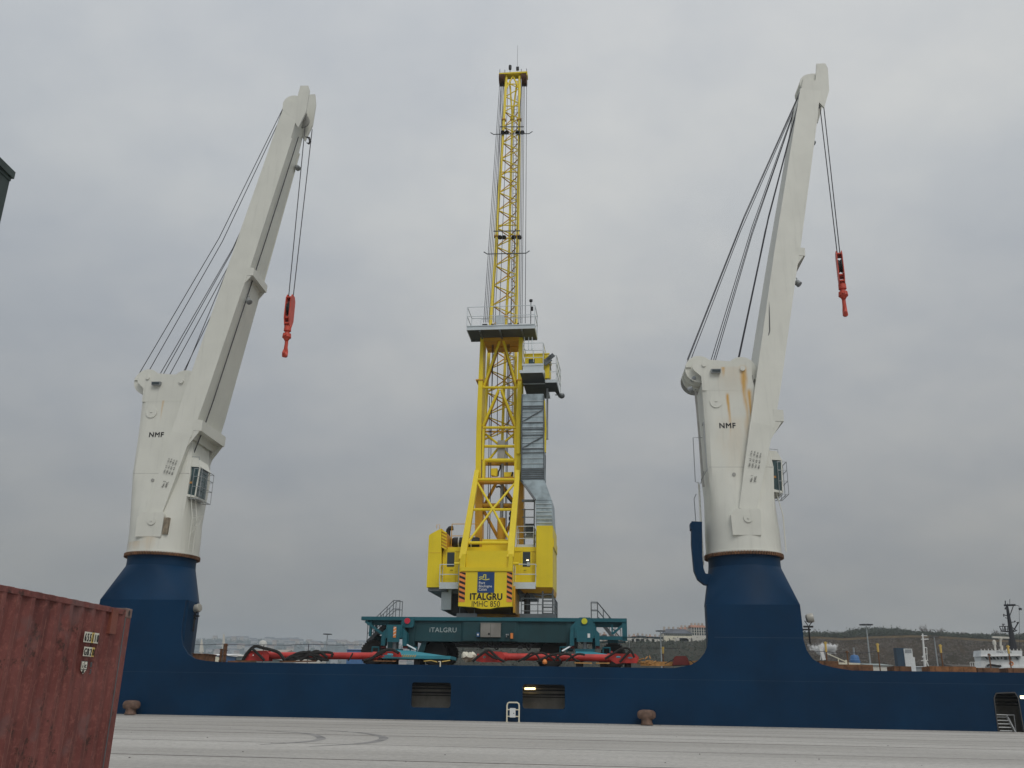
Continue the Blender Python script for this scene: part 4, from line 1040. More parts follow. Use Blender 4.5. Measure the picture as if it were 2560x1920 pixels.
mb = MB(); a, b_ = P(1072, 1382, v - .01), P(1103, 1382, v - .01); mb.box((a.x, v - .008, a.z - .012), (b_.x, v, a.z + .012)); p = P(1095, 1319, v + .5); mb.path([p + Vector((-.1, 0, -.05)), p + Vector((-.1, 0, .2)), p + Vector((.12, 0, .2)), p + Vector((.12, 0, -.1))], .02, 5); mb.build('seam', 'yellow_amber', lw)
# right tower box and its galvanised top
v = vM - .5; a, b_ = P(1340, 1468, v), P(1382, 1314, v); rz0, rz1 = P(1360, 1468, v).z, P(1360, 1314, v).z
mb = MB(); mb.box((a.x, v, rz0), (b_.x, v + 4.2, rz1)); 
p = P(1382, 1345, v); mb.box((b_.x, v + .2, p.z - .6), (b_.x + .06, v + 4, p.z))
rb_ = mb.build('stair_tower', 'yellow', Y)
mb = MB(); mb.hexa([(a.x - .9, v + .4, rz0 - .35), (b_.x - .05, v + .4, rz0 - .35), (b_.x - .05, v + 4.2, rz0 - .35), (a.x - .9, v + 4.2, rz0 - .35), (a.x - 1.2, v + .1, rz0), (b_.x, v + .1, rz0), (b_.x, v + 4.2, rz0), (a.x - 1.2, v + 4.2, rz0)]); mb.build('underframe', 'yellow_amber', rb_)
# access ladder stair below
a, b_ = P(1357, 1476, 6.2), P(1382, 1533, 6.2); mb = MB()
for x_ in (a.x, b_.x): mb.box((x_ - .05, 6.2, zt + .14), (x_ + .05, 6.3, rz0 - .1))
for k in range(6): z_ = zt + .45 + k * .42; mb.box((a.x, 6.2, z_ - .03), (b_.x, 6.5, z_ + .03))
mb.bar((a.x - 1.0, 6.6, rz0 - .3), (a.x, 6.3, zt + 1.6), .09)
mb.build('ladder', 'galv_dark', Y)
mb = MB(); p = P(1318, 1510, 6.0); mb.lathe((p.x, 6.0, p.z - .75), (0, 0, 1), [(.1, 0), (.22, .05), (.22, 1.25), (.15, 1.35), (.05, 1.5)], 14); mb.tube((p.x - .35, 6.0, p.z + .2), (p.x, 6, p.z + .3), .05); mb.tube((p.x + .05, 6.0, zt), (p.x + .05, 6, p.z - .7), .06); mb.build('filter_tank', 'black', Y)
# grey tank and dark tank on the left
v = 6.6; a, b_ = P(1102, 1526, v), P(1129, 1473, v); mb = MB(); mb.box((a.x, v, a.z + .05), (b_.x, v + 1.5, b_.z)); tk = mb.build('grey_cabinet', 'galv', Y)
c_, d_ = P(1129, 1531, v), P(1150, 1473, v); mb = MB(); mb.prism([(a.x + .15, a.z + .03), (a.x + .5, a.z - .18), (d_.x + .4, c_.z - .05), (d_.x + .4, d_.z), (b_.x + .01, d_.z), (b_.x + .01, a.z + .03)], 'v', v + .25, v + 2.6); mb.build('fuel_tank', 'black', Y)
# silencer and exhaust on the roof
v = vM + 1.2; za = P(1170, 1356, v).z; mb = MB(); xa, xb = P(1133, 1356, v).x, P(1205, 1356, v).x
mb.lathe((xa - .3, v, za), (1, 0, 0), [(.12, 0), (.14, .12), (.34, .3), (.37, .4), (.37, xb - xa), (.3, xb - xa + .15), (.1, xb - xa + .2)], 24)
e_ = [P(x_, y_, v) for x_, y_ in ((1134, 1357), (1126, 1354), (1121, 1347), (1120, 1336), (1121, 1325), (1124, 1321), (1133, 1320))]
mb.path(e_, .17, 12); sl_ = mb.build('silencer', 'black', Y)
mb = MB()
for x_ in (1148, 1179): p = P(x_, 1356, v); mb.lathe((p.x - .04, v, za), (1, 0, 0), [(.375, 0), (.40, .01), (.40, .08), (.375, .09)], 24); mb.box((p.x - .04, v - .2, hz1), (p.x + .04, v + .2, za - .3))
mb.build('strap', 'galv', sl_)
mb = MB(); v = vM + .3; a = P(1128, 1368, v); b_ = P(1200, 1368, v); rail(mb, [(a.x, v, hz1), (b_.x, v, hz1)], 1.7, .026, 2, step=1.1); mb.build('guard_rail', 'yellow_amber', mh)
v = vM + .2; a, b_ = P(1205, 1362, v), P(1273, 1348, v); mb = MB(); mb.box((a.x, v, hz1 + .002), (b_.x, v + 3.2, P(1240, 1360, v).z)); mb.prism([(a.x, 0), (b_.x, 0)] and [(a.x - .0, P(1240, 1360, v).z), (b_.x, P(1240, 1360, v).z), (b_.x, P(1240, 1349, v).z), (a.x + .05, P(1240, 1348, v).z)], 'v', v - .06, v + 3.3); mb.build('roof_cover', 'yellow', mh)
# landing right, at roof level
v = vM + .2; a, b_ = P(1292, 1367, v), P(1334, 1361, v); mb = MB(); mb.box((a.x, v, hz1 + .01), (b_.x, v + 2.2, hz1 + .22)); ld = mb.build('landing', 'galv', Y)
mb = MB(); rail(mb, [(a.x, v + 2, hz1 + .2), (a.x, v, hz1 + .2), (b_.x, v, hz1 + .2), (b_.x, v + 2, hz1 + .2)], 1.3, .026, 3, step=1.3); mb.build('guard_rail', 'galv', ld)
# ---------------- tower of the harbour crane
vt0, vt1 = 7.6, 9.0            # front and rear faces of the tower columns
def colbar(mb, pts, v0, v1):   # pts: (xl, xr, y) rows, front outline seen at plane v0, extruded to v1
    rings = []
    for xl, xr, y in pts:
        a, b_ = P(xl, y, v0), P(xr, y, v0); z = (a.z + b_.z) / 2
        rings.append([(a.x, v0, z), (b_.x, v0, z), (b_.x, v1, z), (a.x, v1, z)])
    mb.loft(rings, smooth=False); return mb
mb = MB(); colbar(mb, [(1188.5, 1202.5, 1200), (1189, 1202.5, 1150), (1191, 1203, 1057), (1196, 1206.5, 950), (1201, 1209, 843)], vt0, vt1); mb.build('tower_column', 'yellow', Y)
mb = MB(); colbar(mb, [(1288, 1301.5, 1200), (1288.5, 1301.5, 1150), (1290, 1301.5, 1057), (1294, 1304.5, 950), (1297, 1306.5, 843)], vt0, vt1); mb.build('tower_column', 'yellow', Y)
# bolted flanges
mb = MB()
for (x_, y_) in ((1199, 949), (1299, 949)):
    p = P(x_, y_, vt0 - .05); mb.box((p.x - .30, vt0 - .06, p.z - .04), (p.x + .25, vt1 + .05, p.z + .04))
mb.build('flange', 'yellow_amber', Y)
# head beam, cross bars, chevrons
mb = MB(); a, b_ = P(1206, 852, vt0 + .1), P(1299, 832, vt0 + .1); mb.box((a.x, vt0 + .1, a.z), (b_.x, vt1, b_.z)); mb.box((a.x + .1, vt0 + 1.5, a.z - .05), (b_.x - .1, vt1 + 1.2, b_.z + .1)); mb.build('head_beam', 'yellow_amber', Y)
def btube(name, segs, v, r, m='yellow'):
    mb = MB()
    for (x0, y0, x1, y1) in segs: mb.tube(P(x0, y0, v), P(x1, y1, v), r, n=10)
    return mb.build(name, m, Y)
for yy in (969, 1069): btube('cross_bar', [(1207, yy, 1293, yy)], vt0 + .35, .10)
for g in ([(1250, 850, 1209, 968), (1258, 850, 1292, 968)], [(1247, 974, 1207, 1066), (1253, 974, 1289, 1066)]):
    for s_ in g: btube('brace', [s_], vt0 + .35, .10)
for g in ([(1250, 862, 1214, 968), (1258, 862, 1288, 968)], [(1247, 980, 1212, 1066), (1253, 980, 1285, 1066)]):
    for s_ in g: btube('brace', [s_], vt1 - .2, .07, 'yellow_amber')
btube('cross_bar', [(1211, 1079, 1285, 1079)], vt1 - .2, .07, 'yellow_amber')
# inner frame around the boom foot
btube('cross_bar', [(1212, 1116, 1287, 1116)], vt0 + .5, .11); btube('cross_bar', [(1212, 1151, 1286, 1151)], vt0 + .3, .15); btube('cross_bar', [(1212, 1160, 1286, 1160)], vt1 - .1, .14, 'yellow_amber')
for s_ in ((1246, 1120, 1222, 1150), (1252, 1118, 1284, 1150), (1214, 1085, 1250, 1114), (1250, 1114, 1285, 1085)): btube('brace', [s_], vt0 + .8, .09)
def posts(name, rects, v0, v1, m='yellow'):
    for (x0, y0, x1, y1) in rects:
        a, b_ = P(x0, y1, v0), P(x1, y0, v0); mb = MB(); mb.box((a.x, v0, a.z), (b_.x, v1, b_.z)); mb.build(name, m, Y)
posts('foot_post', [(1205, 1150, 1212, 1196), (1285, 1150, 1292, 1196)], vt0 - .15, vt0 + .5)
posts('foot_post', [(1204, 1072, 1211, 1149), (1285, 1072, 1292, 1149)], vt0 + .1, vt0 + .5)
posts('side_plate', [(1292, 1040, 1301, 1134)], vt0 - .15, vt0 + .02)
posts('knee_beam', [(1190, 1193, 1298, 1207)], vt0 - .1, vt0 + .5, 'yellow_amber')
posts('gear_plate', [(1228, 1172, 1244, 1190), (1260, 1180, 1283, 1192)], vt0 + .6, vt0 + .9)
mb = MB()
for pts in ([(1228, 1188), (1228, 1172), (1243, 1171), (1241, 1191)],): mb.prism(q2(pts, vt0 + .55), 'v', vt0 + .45, vt0 + .6)
mb.build('gear_plate', 'yellow', Y)
mb = MB(); mb.path([P(x_, y_, vt0 + .6) for x_, y_ in ((1251, 1163), (1250, 1172), (1246, 1180), (1245, 1190))], .06, 6); mb.path([P(x_, y_, vt0 + .6) for x_, y_ in ((1282, 1180), (1279, 1190))], .06, 6)
mb.path([P(x_, y_, vt0 + .8) for x_, y_ in ((1240, 1218), (1248, 1216), (1255, 1222), (1262, 1236), (1280, 1256))], .07, 6)
mb.build('hose', 'black', Y)
# front legs splayed down to the counterweight, rear legs straight down
def leg(name, A0, A1, w0, w1, m='yellow', d=.35):
    mb = MB(); p, q = A0, A1; mb.tbar(p, q, w0, d, w1, d, (1, 0, 0)); return mb.build(name, m, Y)
LT, RT_ = P(1193, 1178, vt0 - .1), P(1295, 1178, vt0 - .1)
LB, RB = P(1156, 1400, vF + .35), P(1276, 1395, vF + .35)
leg('stay_leg', LT, LB, .34, .46); leg('stay_leg', RT_, RB, .34, .46)
mb = MB(); colbar(mb, [(1149, 1161, 1429), (1150, 1164, 1399), (1156, 1164, 1385)], vF - .02, vF + .5); mb.build('leg_foot', 'yellow', Y)
mb = MB(); colbar(mb, [(1269, 1281, 1429), (1271, 1282, 1399), (1272, 1281, 1385)], vF - .02, vF + .5); mb.build('leg_foot', 'yellow', Y)
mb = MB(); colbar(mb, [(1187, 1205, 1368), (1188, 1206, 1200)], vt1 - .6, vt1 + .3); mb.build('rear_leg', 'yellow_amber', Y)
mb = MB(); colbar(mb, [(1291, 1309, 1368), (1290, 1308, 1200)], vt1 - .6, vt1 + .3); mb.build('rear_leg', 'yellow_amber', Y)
def vof(y): return vt0 - .1 + (vF + .35 - vt0 + .1) * (y - 1178) / (1398 - 1178)
def ft(name, x0, y0, x1, y1, r=.085):
    mb = MB(); mb.tube(P(x0, y0, vof(y0)), P(x1, y1, vof(y1)), r, n=10); mb.build(name, 'yellow', Y)
ft('cross_bar', 1192, 1199, 1290, 1199, .10); ft('cross_bar', 1182, 1274, 1284, 1274, .10); ft('cross_bar', 1169, 1357, 1276, 1357, .11)
ft('brace', 1193, 1206, 1232, 1272); ft('brace', 1289, 1206, 1232, 1272); ft('brace', 1232, 1272, 1275, 1352); ft('brace', 1232, 1272, 1171, 1354)
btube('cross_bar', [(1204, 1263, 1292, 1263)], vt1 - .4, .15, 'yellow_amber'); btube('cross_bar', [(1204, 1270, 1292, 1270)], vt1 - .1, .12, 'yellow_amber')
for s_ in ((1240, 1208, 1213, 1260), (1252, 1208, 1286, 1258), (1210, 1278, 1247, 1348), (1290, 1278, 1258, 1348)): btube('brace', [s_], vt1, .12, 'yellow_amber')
# luffing cylinder
mb = MB(); a, b_ = P(1253, 1350, vt0 + .7), P(1254, 1296, vt0 + .7); mb.tube(a, b_, .31, n=18); cy = mb.build('luffing_cylinder', 'yellow_amber', Y)
mb = MB(); mb.tube(b_, P(1256, 1160, vt0 + .7), .13, n=12); mb.build('piston_rod', 'steel_grey', cy)
mb = MB(); a, b_ = P(1253, 1147, vt0 + .75), P(1255, 1102, vt0 + .75); mb.box((a.x - .28, vt0 + .6, a.z), (a.x + .28, vt0 + 1.1, b_.z)); mb.build('rod_head', 'crane_grey', cy)
# cable reel / black gear on the right leg
mb = MB(); 
for (x_, y_, r_) in ((1279, 1284, .2), (1280, 1296, .26), (1278, 1310, .22), (1276, 1320, .14)):
    p = P(x_, y_, vt0); mb.lathe(p, (0, 1, 0), [(r_ * .6, 0), (r_, .05), (r_, .35), (r_ * .6, .4)], 12)
mb.tube(P(1277, 1278, vt0), P(1275, 1330, vt0), .07); mb.build('valve_block', 'black', Y)
# ropes inside the tower
mb = MB()
for (x0, y0, x1, y1) in ((1224, 990, 1219, 1365), (1231, 860, 1224, 1365), (1234, 850, 1226, 1100), (1270, 850, 1262, 1365), (1273, 850, 1265, 1365), (1244, 850, 1243, 1090)):
    mb.tube(P(x0, y0, vt0 + 1.0), P(x1, y1, vt0 + 1.0), .03, n=5)
mb.build('hoist_rope', 'rope', Y)
# ---------------- platform round the tower head
vp0, vp1 = 6.0, 8.2
a, b_ = P(1167, 824, vp0), P(1337, 822, vp0); zp = (a.z + b_.z) / 2; zp1 = P(1250, 812.5, vp0).z
mb = MB(); mb.box((a.x, vp0 + .06, zp + .02), (b_.x, vp1, zp + .12)); pl = mb.build('head_platform', 'grate', Y)
mb = MB(); mb.box((a.x - .02, vp0, zp), (b_.x + .02, vp0 + .05, zp1)); mb.box((a.x - .02, vp0 + .05, zp), (a.x + .03, vp1, zp1)); mb.box((b_.x - .03, vp0 + .05, zp), (b_.x + .02, vp1, zp1)); mb.box((a.x, vp0 - .05, zp1 - .06), (b_.x, vp0 - .005, zp1)); mb.build('edge_beam', 'galv', pl)
mb = MB(); ua_, ub_ = a.x, b_.x
for x_ in (1199, 1249, 1304): c_ = P(x_, 824, vp0).x; mb.box((c_ - .05, vp0 + .06, zp - .14), (c_ + .05, vp1, zp + .015))
mb.box((ua_, vp1 - .1, zp - .1), (ub_, vp1, zp + .019)); mb.build('joist', 'galv_dark', pl)
mb = MB(); rail(mb, [(ua_, vp0, zp1), (ub_, vp0, zp1), (ub_, vp1, zp1), (ua_, vp1, zp1), (ua_, vp0, zp1)], 1.55, .028, 2, step=2.3); mb.build('guard_rail', 'galv', pl)
mb = MB(); c0, c1 = P(1202, 812, 7.4).x, P(1304, 812, 7.4).x; rail(mb, [(c0, 7.4, zp1), (c1, 7.4, zp1)], 1.1, .02, 2, step=1.0); mb.build('inner_rail', 'galv', pl)
for x_ in (1209, 1213, 1217, 1231, 1237, 1273, 1278, 1296): 
    p = P(x_, 805, 8.0); mb = MB(); mb.lathe((p.x - .05, 8.0, zp1 + .5), (1, 0, 0), [(.1, 0), (.45, 0), (.45, .03), (.40, .05), (.45, .07), (.45, .10), (.1, .1)], 20); mb.build('sheave', 'black', pl)
mb = MB(); c_ = P(1251, 800, 6.9); mb.box((c_.x - .32, 6.6, zp1 + .35), (c_.x + .32, 6.66, zp1 + 1.05)); mb.build('notice_board', 'galv', pl)
mb = MB(); p = P(1327, 790, vp0 + .3); mb.tube((p.x, vp0 + .3, zp1), (p.x, vp0 + .3, zp1 + 2.0), .03); mb.lathe((p.x, vp0 + .3, zp1 + 1.95), (0, 0, 1), [(.05, 0), (.13, .05), (.13, .2), (.02, .25)], 12); mb.cbox((p.x + .1, vp0 + .3, zp1 + 1.4), (.16, .16, .3)); mb.build('beacon', 'black', pl)
# ---------------- lattice boom: three chords, leaning away from the quay
bf, bt = 9.3, 17.5
LC = [(1109, 1208.5), (1068, 1210), (974, 1217), (876, 1222.5), (790, 1227.5), (690, 1236.5), (640, 1239), (540, 1244), (390, 1254), (265, 1261.5), (190, 1266)]
RC = [(1109, 1287), (1068, 1286.5), (974, 1288), (876, 1290), (790, 1290.5), (690, 1292), (640, 1293), (540, 1295), (390, 1297.5), (265, 1298.5), (190, 1299)]
MC = [(1109, 1255.5), (1068, 1257), (974, 1260), (876, 1264), (790, 1266), (740, 1269), (640, 1273), (540, 1275), (390, 1278.5), (296, 1281)]
def bx(tab, y):
    t = sorted(tab)
    for (y0, x0), (y1, x1) in zip(t, t[1:]):
        if y <= y1: return x0 + (x1 - x0) * (y - y0) / (y1 - y0)
    return t[-1][1]
# plane of the boom: v grows linearly with height z
zb0 = P(1250, 1109, bf).z
def bv(x, y):
    v = bf
    for _ in range(12):
        z = P(x, y, v).z; v = bf + (bt - bf) * (z - zb0) / (57.0 - zb0)
    return v
def BP(tab, y, dv=0.):
    x = bx(tab, y); v = bv(x, y) + dv; return P(x, y, v)
bo = MB()
Lp = [BP(LC, y) for y in (1109, 974, 876, 790, 640, 540, 390, 265, 190)]; Rp = [BP(RC, y) for y in (1109, 974, 876, 790, 640, 540, 390, 265, 190)]
Mp = [BP(MC, y, 1.5 if y > 330 else 1.2) for y in (1109, 974, 876, 790, 640, 540, 390, 296)]
boom = MB(); boom.path(Lp, .135, 10).build('boom', 'yellow', Y, base=None); boom_o = [o for o in Y.children if o.name.startswith('boom')][0]
mb = MB(); mb.path(Rp, .135, 10); mb.build('chord', 'yellow', boom_o)
mb = MB(); mb.path(Mp, .115, 10); mb.build('chord', 'yellow', boom_o)
# lattice nodes at equal real steps
nodes = []; y = 1095.
ys = [1095, 1046, 1000, 955, 912, 870, 824, 780, 727, 673, 625, 580, 563, 520, 477, 433, 390, 348, 307, 268, 236]
ys = []; 
zA, zB = BP(LC, 1100).z, BP(LC, 205).z; N = 19
def y_at(tab, z):
    lo, hi = 190., 1109.
    for _ in range(30):
        m_ = (lo + hi) / 2
        if BP(tab, m_).z > z: lo = m_
        else: hi = m_
    return (lo + hi) / 2
zz = [zA + (zB - zA) * k / N for k in range(N + 1)]
Ln = [BP(LC, y_at(LC, z)) for z in zz]; Rn = [BP(RC, y_at(RC, z)) for z in zz]
Mn = []
for k in range(N):
    z = (zz[k] + zz[k + 1]) / 2; y_ = max(y_at(MC + [(190, 1282)], z), 296) if z < zB - 4 else None
    Mn.append(BP(MC, y_, 1.5) if y_ else None)
mb = MB(); r_ = .05
for k in range(N):
    # face between the two near chords: slanted zigzag
    rm = Rn[k].lerp(Rn[k + 1], .5); mb.tube(Ln[k], rm, r_, n=6); mb.tube(rm, Ln[k + 1], r_, n=6)
mb.build('lacing', 'yellow', boom_o)
mb = MB()
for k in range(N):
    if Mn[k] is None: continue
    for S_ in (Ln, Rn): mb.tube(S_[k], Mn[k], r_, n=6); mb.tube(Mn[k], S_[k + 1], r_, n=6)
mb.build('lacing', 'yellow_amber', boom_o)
mb = MB(); top = Mp[-1]; mb.tube(top, Lp[-1] + Vector((.35, 0, -.6)), .09); mb.tube(top, Rp[-1] + Vector((-.25, 0, -.6)), .09); mb.tube(top - Vector((0, 0, .2)), top + Vector((0, 0, .2)), .24)
for y0, y1 in ((200, 222), ): mb.tube(BP(LC, 225), Lp[-1].lerp(Rp[-1], .5), .08); mb.tube(BP(RC, 225), Lp[-1].lerp(Rp[-1], .5), .08)
for y_ in (210, 265, 430, 563, 595): mb.tube(BP(LC, y_), BP(RC, y_), .055)
mb.build('head_strut', 'yellow', boom_o)
for y_ in (591, 300): # bolted joints on the chords
    mb = MB()
    for tab in (LC, RC): p = BP(tab, y_); mb.cbox(p, (.42, .42, .12))
    mb.build('flange', 'yellow_amber', boom_o)
# boom walkway: the thin grey ladder beside the middle chord
mb = MB(); G = [(1062, 1276), (974, 1278), (876, 1280), (790, 1281), (690, 1281.5), (640, 1283), (540, 1285), (390, 1287), (240, 1290), (212, 1291)]
Gp = [BP(G, y_, .8) for y_ in (1060, 974, 876, 790, 640, 540, 390, 240)]
for d in (-.13, .13): mb.path([p + Vector((d, 0, 0)) for p in Gp], .035, 5)
n_ = 120
for k in range(n_):
    f = k / n_ * (len(Gp) - 1); i = int(f); c_ = Gp[i].lerp(Gp[i + 1], f - i); mb.tube(c_ - Vector((.13, 0, 0)), c_ + Vector((.13, 0, 0)), .02, n=4)
mb.build('ladder', 'steel_grey', boom_o)
# head with crossbeam and sheave stacks
hv = bv(1282, 190); a, b_ = P(1248.5, 191, hv), P(1319, 183.5, hv)
mb = MB(); mb.box((a.x, hv - .35, a.z), (b_.x, hv + .55, b_.z)); mb.box((a.x, hv - .3, a.z - .25), (a.x + .1, hv + .5, a.z)); mb.box((b_.x - .1, hv - .3, a.z - .25), (b_.x, hv + .5, a.z)); hd = mb.build('boom_head', 'yellow', boom_o)
for (x0, x1) in ((1248, 1262), (1304, 1317)):
    for k in range(5):
        x_ = x0 + (x1 - x0) * (k + .5) / 5; p = P(x_, 200, hv); mb = MB(); mb.lathe((p.x - .04, hv + .1, p.z + .05), (1, 0, 0), [(.1, 0), (.62, 0), (.62, .02), (.55, .04), (.62, .06), (.62, .08), (.1, .08)], 20); mb.build('sheave', 'rust', boom_o)
mb = MB()
for x_, y_, h_ in ((1249.5, 183, .6), (1262, 184, .6), (1303, 182, .6), (1316.5, 181, .6)): p = P(x_, y_ + 3, hv); mb.tube(p, p + Vector((0, 0, h_)), .03, n=5)
p = P(1275, 184, hv); mb.tube(p, p + Vector((0, 0, .5)), .03); mb.lathe(p + Vector((0, 0, .45)), (0, 0, 1), [(.08, 0), (.15, .08), (.15, .5), (.05, .6)], 10)
p = P(1293, 183, hv); mb.tube(p, p + Vector((0, 0, 3.4)), .018, .012, n=5); mb.cbox(p + Vector((.03, 0, .55)), (.28, .2, .35)); mb.build('antenna', 'black', boom_o)
# spreaders with lamps
for (yb, x0, x1, yl) in ((336, 1234, 1323, 330), (635, 1218, 1315, 592)):
    v = bv(1275, yb) - .25; a, b_ = P(x0, yb, v), P(x1, yb - 2, v); mb = MB()
    mb.path([a + Vector((-.3, 0, .22)), a, b_, b_ + Vector((.3, 0, .22))], .045, 6); mb.tube(P(x0 + 16, yb - 19 if yb < 400 else 578, v), P(x1 - 14, yb - 19 if yb < 400 else 577, v), .05); sp__ = mb.build('rope_spreader', 'galv_dark', boom_o)
    for x_ in ((1257, 1267, 1294, 1306) if yb < 400 else (1250, 1260, 1284, 1299)):
        p = P(x_, yl, v); mb = MB(); mb.lathe(p, (0, -.4, -.9), [(.1, -.1), (.2, 0), (.22, .12), (.1, .15)], 12); mb.build('flood_lamp', 'black', sp__)
# luffing ropes, boom head to tower head
mb = MB(); r_ = .026
for k in range(4):
    mb.tube(P(1249.5 + k * 3.4, 205, hv + .1), P(1209 + k * 4.2, 806, 8.0), r_, n=5)
for x0, x1 in ((1253, 1233), (1258, 1238), (1270, 1248)): mb.tube(P(x0, 212, hv + .3), P(x1, 806, 8.2), r_, n=5)
for x0, x1 in ((1305, 1297), (1308, 1301), (1311, 1305), (1316.5, 1313), (1302, 1289), (1304, 1277)): mb.tube(P(x0, 205, hv + .1), P(x1, 808, 8.0), r_, n=5)
mb.build('luffing_rope', 'rope', boom_o)
# ---------------- stair tower of galvanised sheet on the right
def gal(name, rows, v0, v1, m='sheet', par=Y):
    mb = MB(); colbar(mb, rows, v0, v1); return mb.build(name, m, par)
vs0, vs1 = 7.0, 8.6
st_ = gal('stair_shaft', [(1303.5, 1361, 1196), (1304.5, 1360, 1072), (1305.5, 1359, 1017), (1305, 1358.5, 985)], vs0, vs1)
sk = MB(); rings = []
for (xl, xr, y) in ((1338, 1379.5, 1250), (1303.5, 1360.5, 1198)):
    a, b_ = P(xl, y, vs0 - (.15 if y > 1200 else 0)), P(xr, y, vs0 - (.15 if y > 1200 else 0)); rings.append([tuple(a), tuple(b_), (b_.x, vs1, b_.z), (a.x, vs1, a.z)])
sk.loft(rings, smooth=False).build('sloped_shaft', 'sheet', Y)
gal('lower_shaft', [(1339.5, 1382.5, 1316), (1338, 1379.5, 1251)], vs0 - .16, vM + 3.4)
mb = MB()
def hline(x0, x1, y, v=vs0 - .02, w=.07): a, b_ = P(x0, y, v), P(x1, y, v); mb.box((a.x, v - .05, a.z - w / 2), (b_.x, v, a.z + w / 2))
for y_ in (1016, 1021.5, 1056.5, 1073, 1088, 1122, 1132): hline(1304.5, 1360, y_)
for y_ in (1172, 1176.5, 1181, 1186, 1191.5, 1196.5): hline(1303, 1360, y_, w=.06)
for (x0, y0, x1, y1) in ((1306, 1054, 1357, 1024), (1306, 1120, 1357, 1091)): mb.bar(P(x0, y0, vs0 - .05), P(x1, y1, vs0 - .05), .07, .06)
mb.bar(P(1304, 1198, vs0 - .04), P(1305.5, 988, vs0 - .04), .07, .06); mb.bar(P(1360, 1198, vs0 - .04), P(1359, 988, vs0 - .04), .07, .06)
mb.build('frame', 'galv_dark', st_)
mb = MB()
for k in range(1, 14):    # folded sheet joints
    y_ = 988 + k * 13
    if 1024 < y_ < 1170 or y_ < 1015: hline(1306, 1358, y_ + 2, vs0 - .003, .025)
for k in range(6): hline(1341, 1380, 1260 + k * 9.5, vs0 - .163, .03)
mb.build('sheet_seam', 'sheet_line', st_)
mb = MB(); mb.bar(P(1303, 1200, vs0 + .2), P(1338, 1250, vs0 - .6), .14, .12); mb.bar(P(1305, 1252, 7.2), P(1338, 1252, 7.2), .22, .15)
a = P(1312, 1360, 7.4); b_ = P(1336, 1252, 7.4)
for x_ in (1311, 1335): mb.bar(P(x_, 1366, 7.4), P(x_ + 1, 1272 if x_ < 1330 else 1254, 7.4), .08, .08)
for y_ in (1274, 1293): mb.tube(P(1305, y_, 7.4), P(1336, y_, 7.4), .035, n=6)
for k in range(5): c0_, c1_ = P(1312, 1310 + k * 5, 7.8), P(1335, 1310 + k * 5, 7.8); mb.box((c0_.x, 7.8, c0_.z - .03), (c1_.x, 8.3, c0_.z + .03))
mb.build('stair_frame', 'galv_dark', Y)
mb = MB(); c0_, c1_ = P(1310, 1344, 8.2), P(1336, 1318, 8.2)
for k in range(9):
    z_ = c0_.z + (c1_.z - c0_.z) * k / 8; mb.box((c0_.x + k * .05, 8.2, z_ - .02), (c1_.x, 8.6, z_ + .02))
mb.build('stair_flight', 'galv', Y)
# dark gratings: landing seen from below above the shaft, cab landing beside it
v = 5.9; a, b_ = P(1300, 933, v), P(1357, 933, v); zl = a.z
mb = MB(); mb.box((a.x, v, zl), (b_.x, v + 6.2, zl + .10)); lg = mb.build('landing', 'grate', Y)
mb = MB(); mb.box((a.x - .03, v - .05, zl - .0), (b_.x + .03, v - .005, zl + .22)); mb.box((b_.x + .005, v, zl), (b_.x + .12, v + 6.2, zl + .22)); mb.box((a.x, v + 2.3, zl - .08), (b_.x, v + 2.38, zl - .004)); mb.build('edge_beam', 'galv', lg)
z_ = P(1330, 922, v).z; mb = MB(); c0_, c1_ = P(1307, 922, v), P(1358, 922, v); mb.box((c0_.x, v, zl + .22), (c1_.x, v + .06, z_ + .25))
mb.box((c0_.x - .05, v - .04, z_ + .25), (c1_.x, v + .1, z_ + .40)); mb.build('kick_plate', 'galv', lg)
mb = MB(); zr = z_ + .3; rail(mb, [(c0_.x, v + 2, zr), (c0_.x, v, zr), (c1_.x, v, zr), (c1_.x, v + 2, zr)], 1.75, .028, 3, step=2.2); mb.tube((c1_.x, v, zr - .7), (c1_.x, v, zr), .03)
mb.tube(P(1334, 905, v + .2), P(1333, 876, v + .2), .03); mb.path([P(1307, 874, v + .6), P(1318, 875.5, v), P(1326, 875.5, v), P(1333, 871, v + .6)], .025, 5)
for x_ in (1311, 1321.5, 1330): mb.tube(P(x_, 874, v + .3), P(x_ + .3, 843, v + .8), .035, n=5)
mb.build('guard_rail', 'galv', lg)
# operator cab (boxy yellow cab facing the far side, its back to the quay)
vc0, vc1 = 7.3, 9.8
a, b_ = P(1312, 930, vc0), P(1372, 886.5, vc0)
mb = MB(); cz0, cz1 = P(1340, 932, vc0).z, P(1340, 886.5, vc0).z
mb.box((a.x, vc0, cz0), (a.x + .28, vc1, cz1)); mb.box((P(1337, 900, vc0).x, vc0, cz0), (b_.x, vc1, cz1)); mb.box((a.x + .28, vc0, cz1 - .35), (P(1337, 900, vc0).x, vc1, cz1)); mb.box((a.x + .28, vc0, cz0), (P(1337, 900, vc0).x, vc1, cz0 + .15))
mb.box((a.x - .05, vc0 - .05, cz1 + .002), (b_.x + .05, vc1, cz1 + .08))
cb_ = mb.build('operator_cab', 'yellow', Y)
mb = MB(); mb.box((a.x + .3, vc0 + .06, cz0 + .15), (P(1337, 900, vc0).x - .02, vc0 + .09, cz1 - .36)); mb.build('window', 'glass_teal', cb_)
mb = MB(); mb.box((P(1362, 930, vc0 - .5).x, vc0 - .5, P(1365, 945, vc0 - .5).z), (P(1373, 930, vc0 - .5).x, vc0 - .05, cz1 - .3)); mb.build('cab_bracket', 'yellow', cb_)
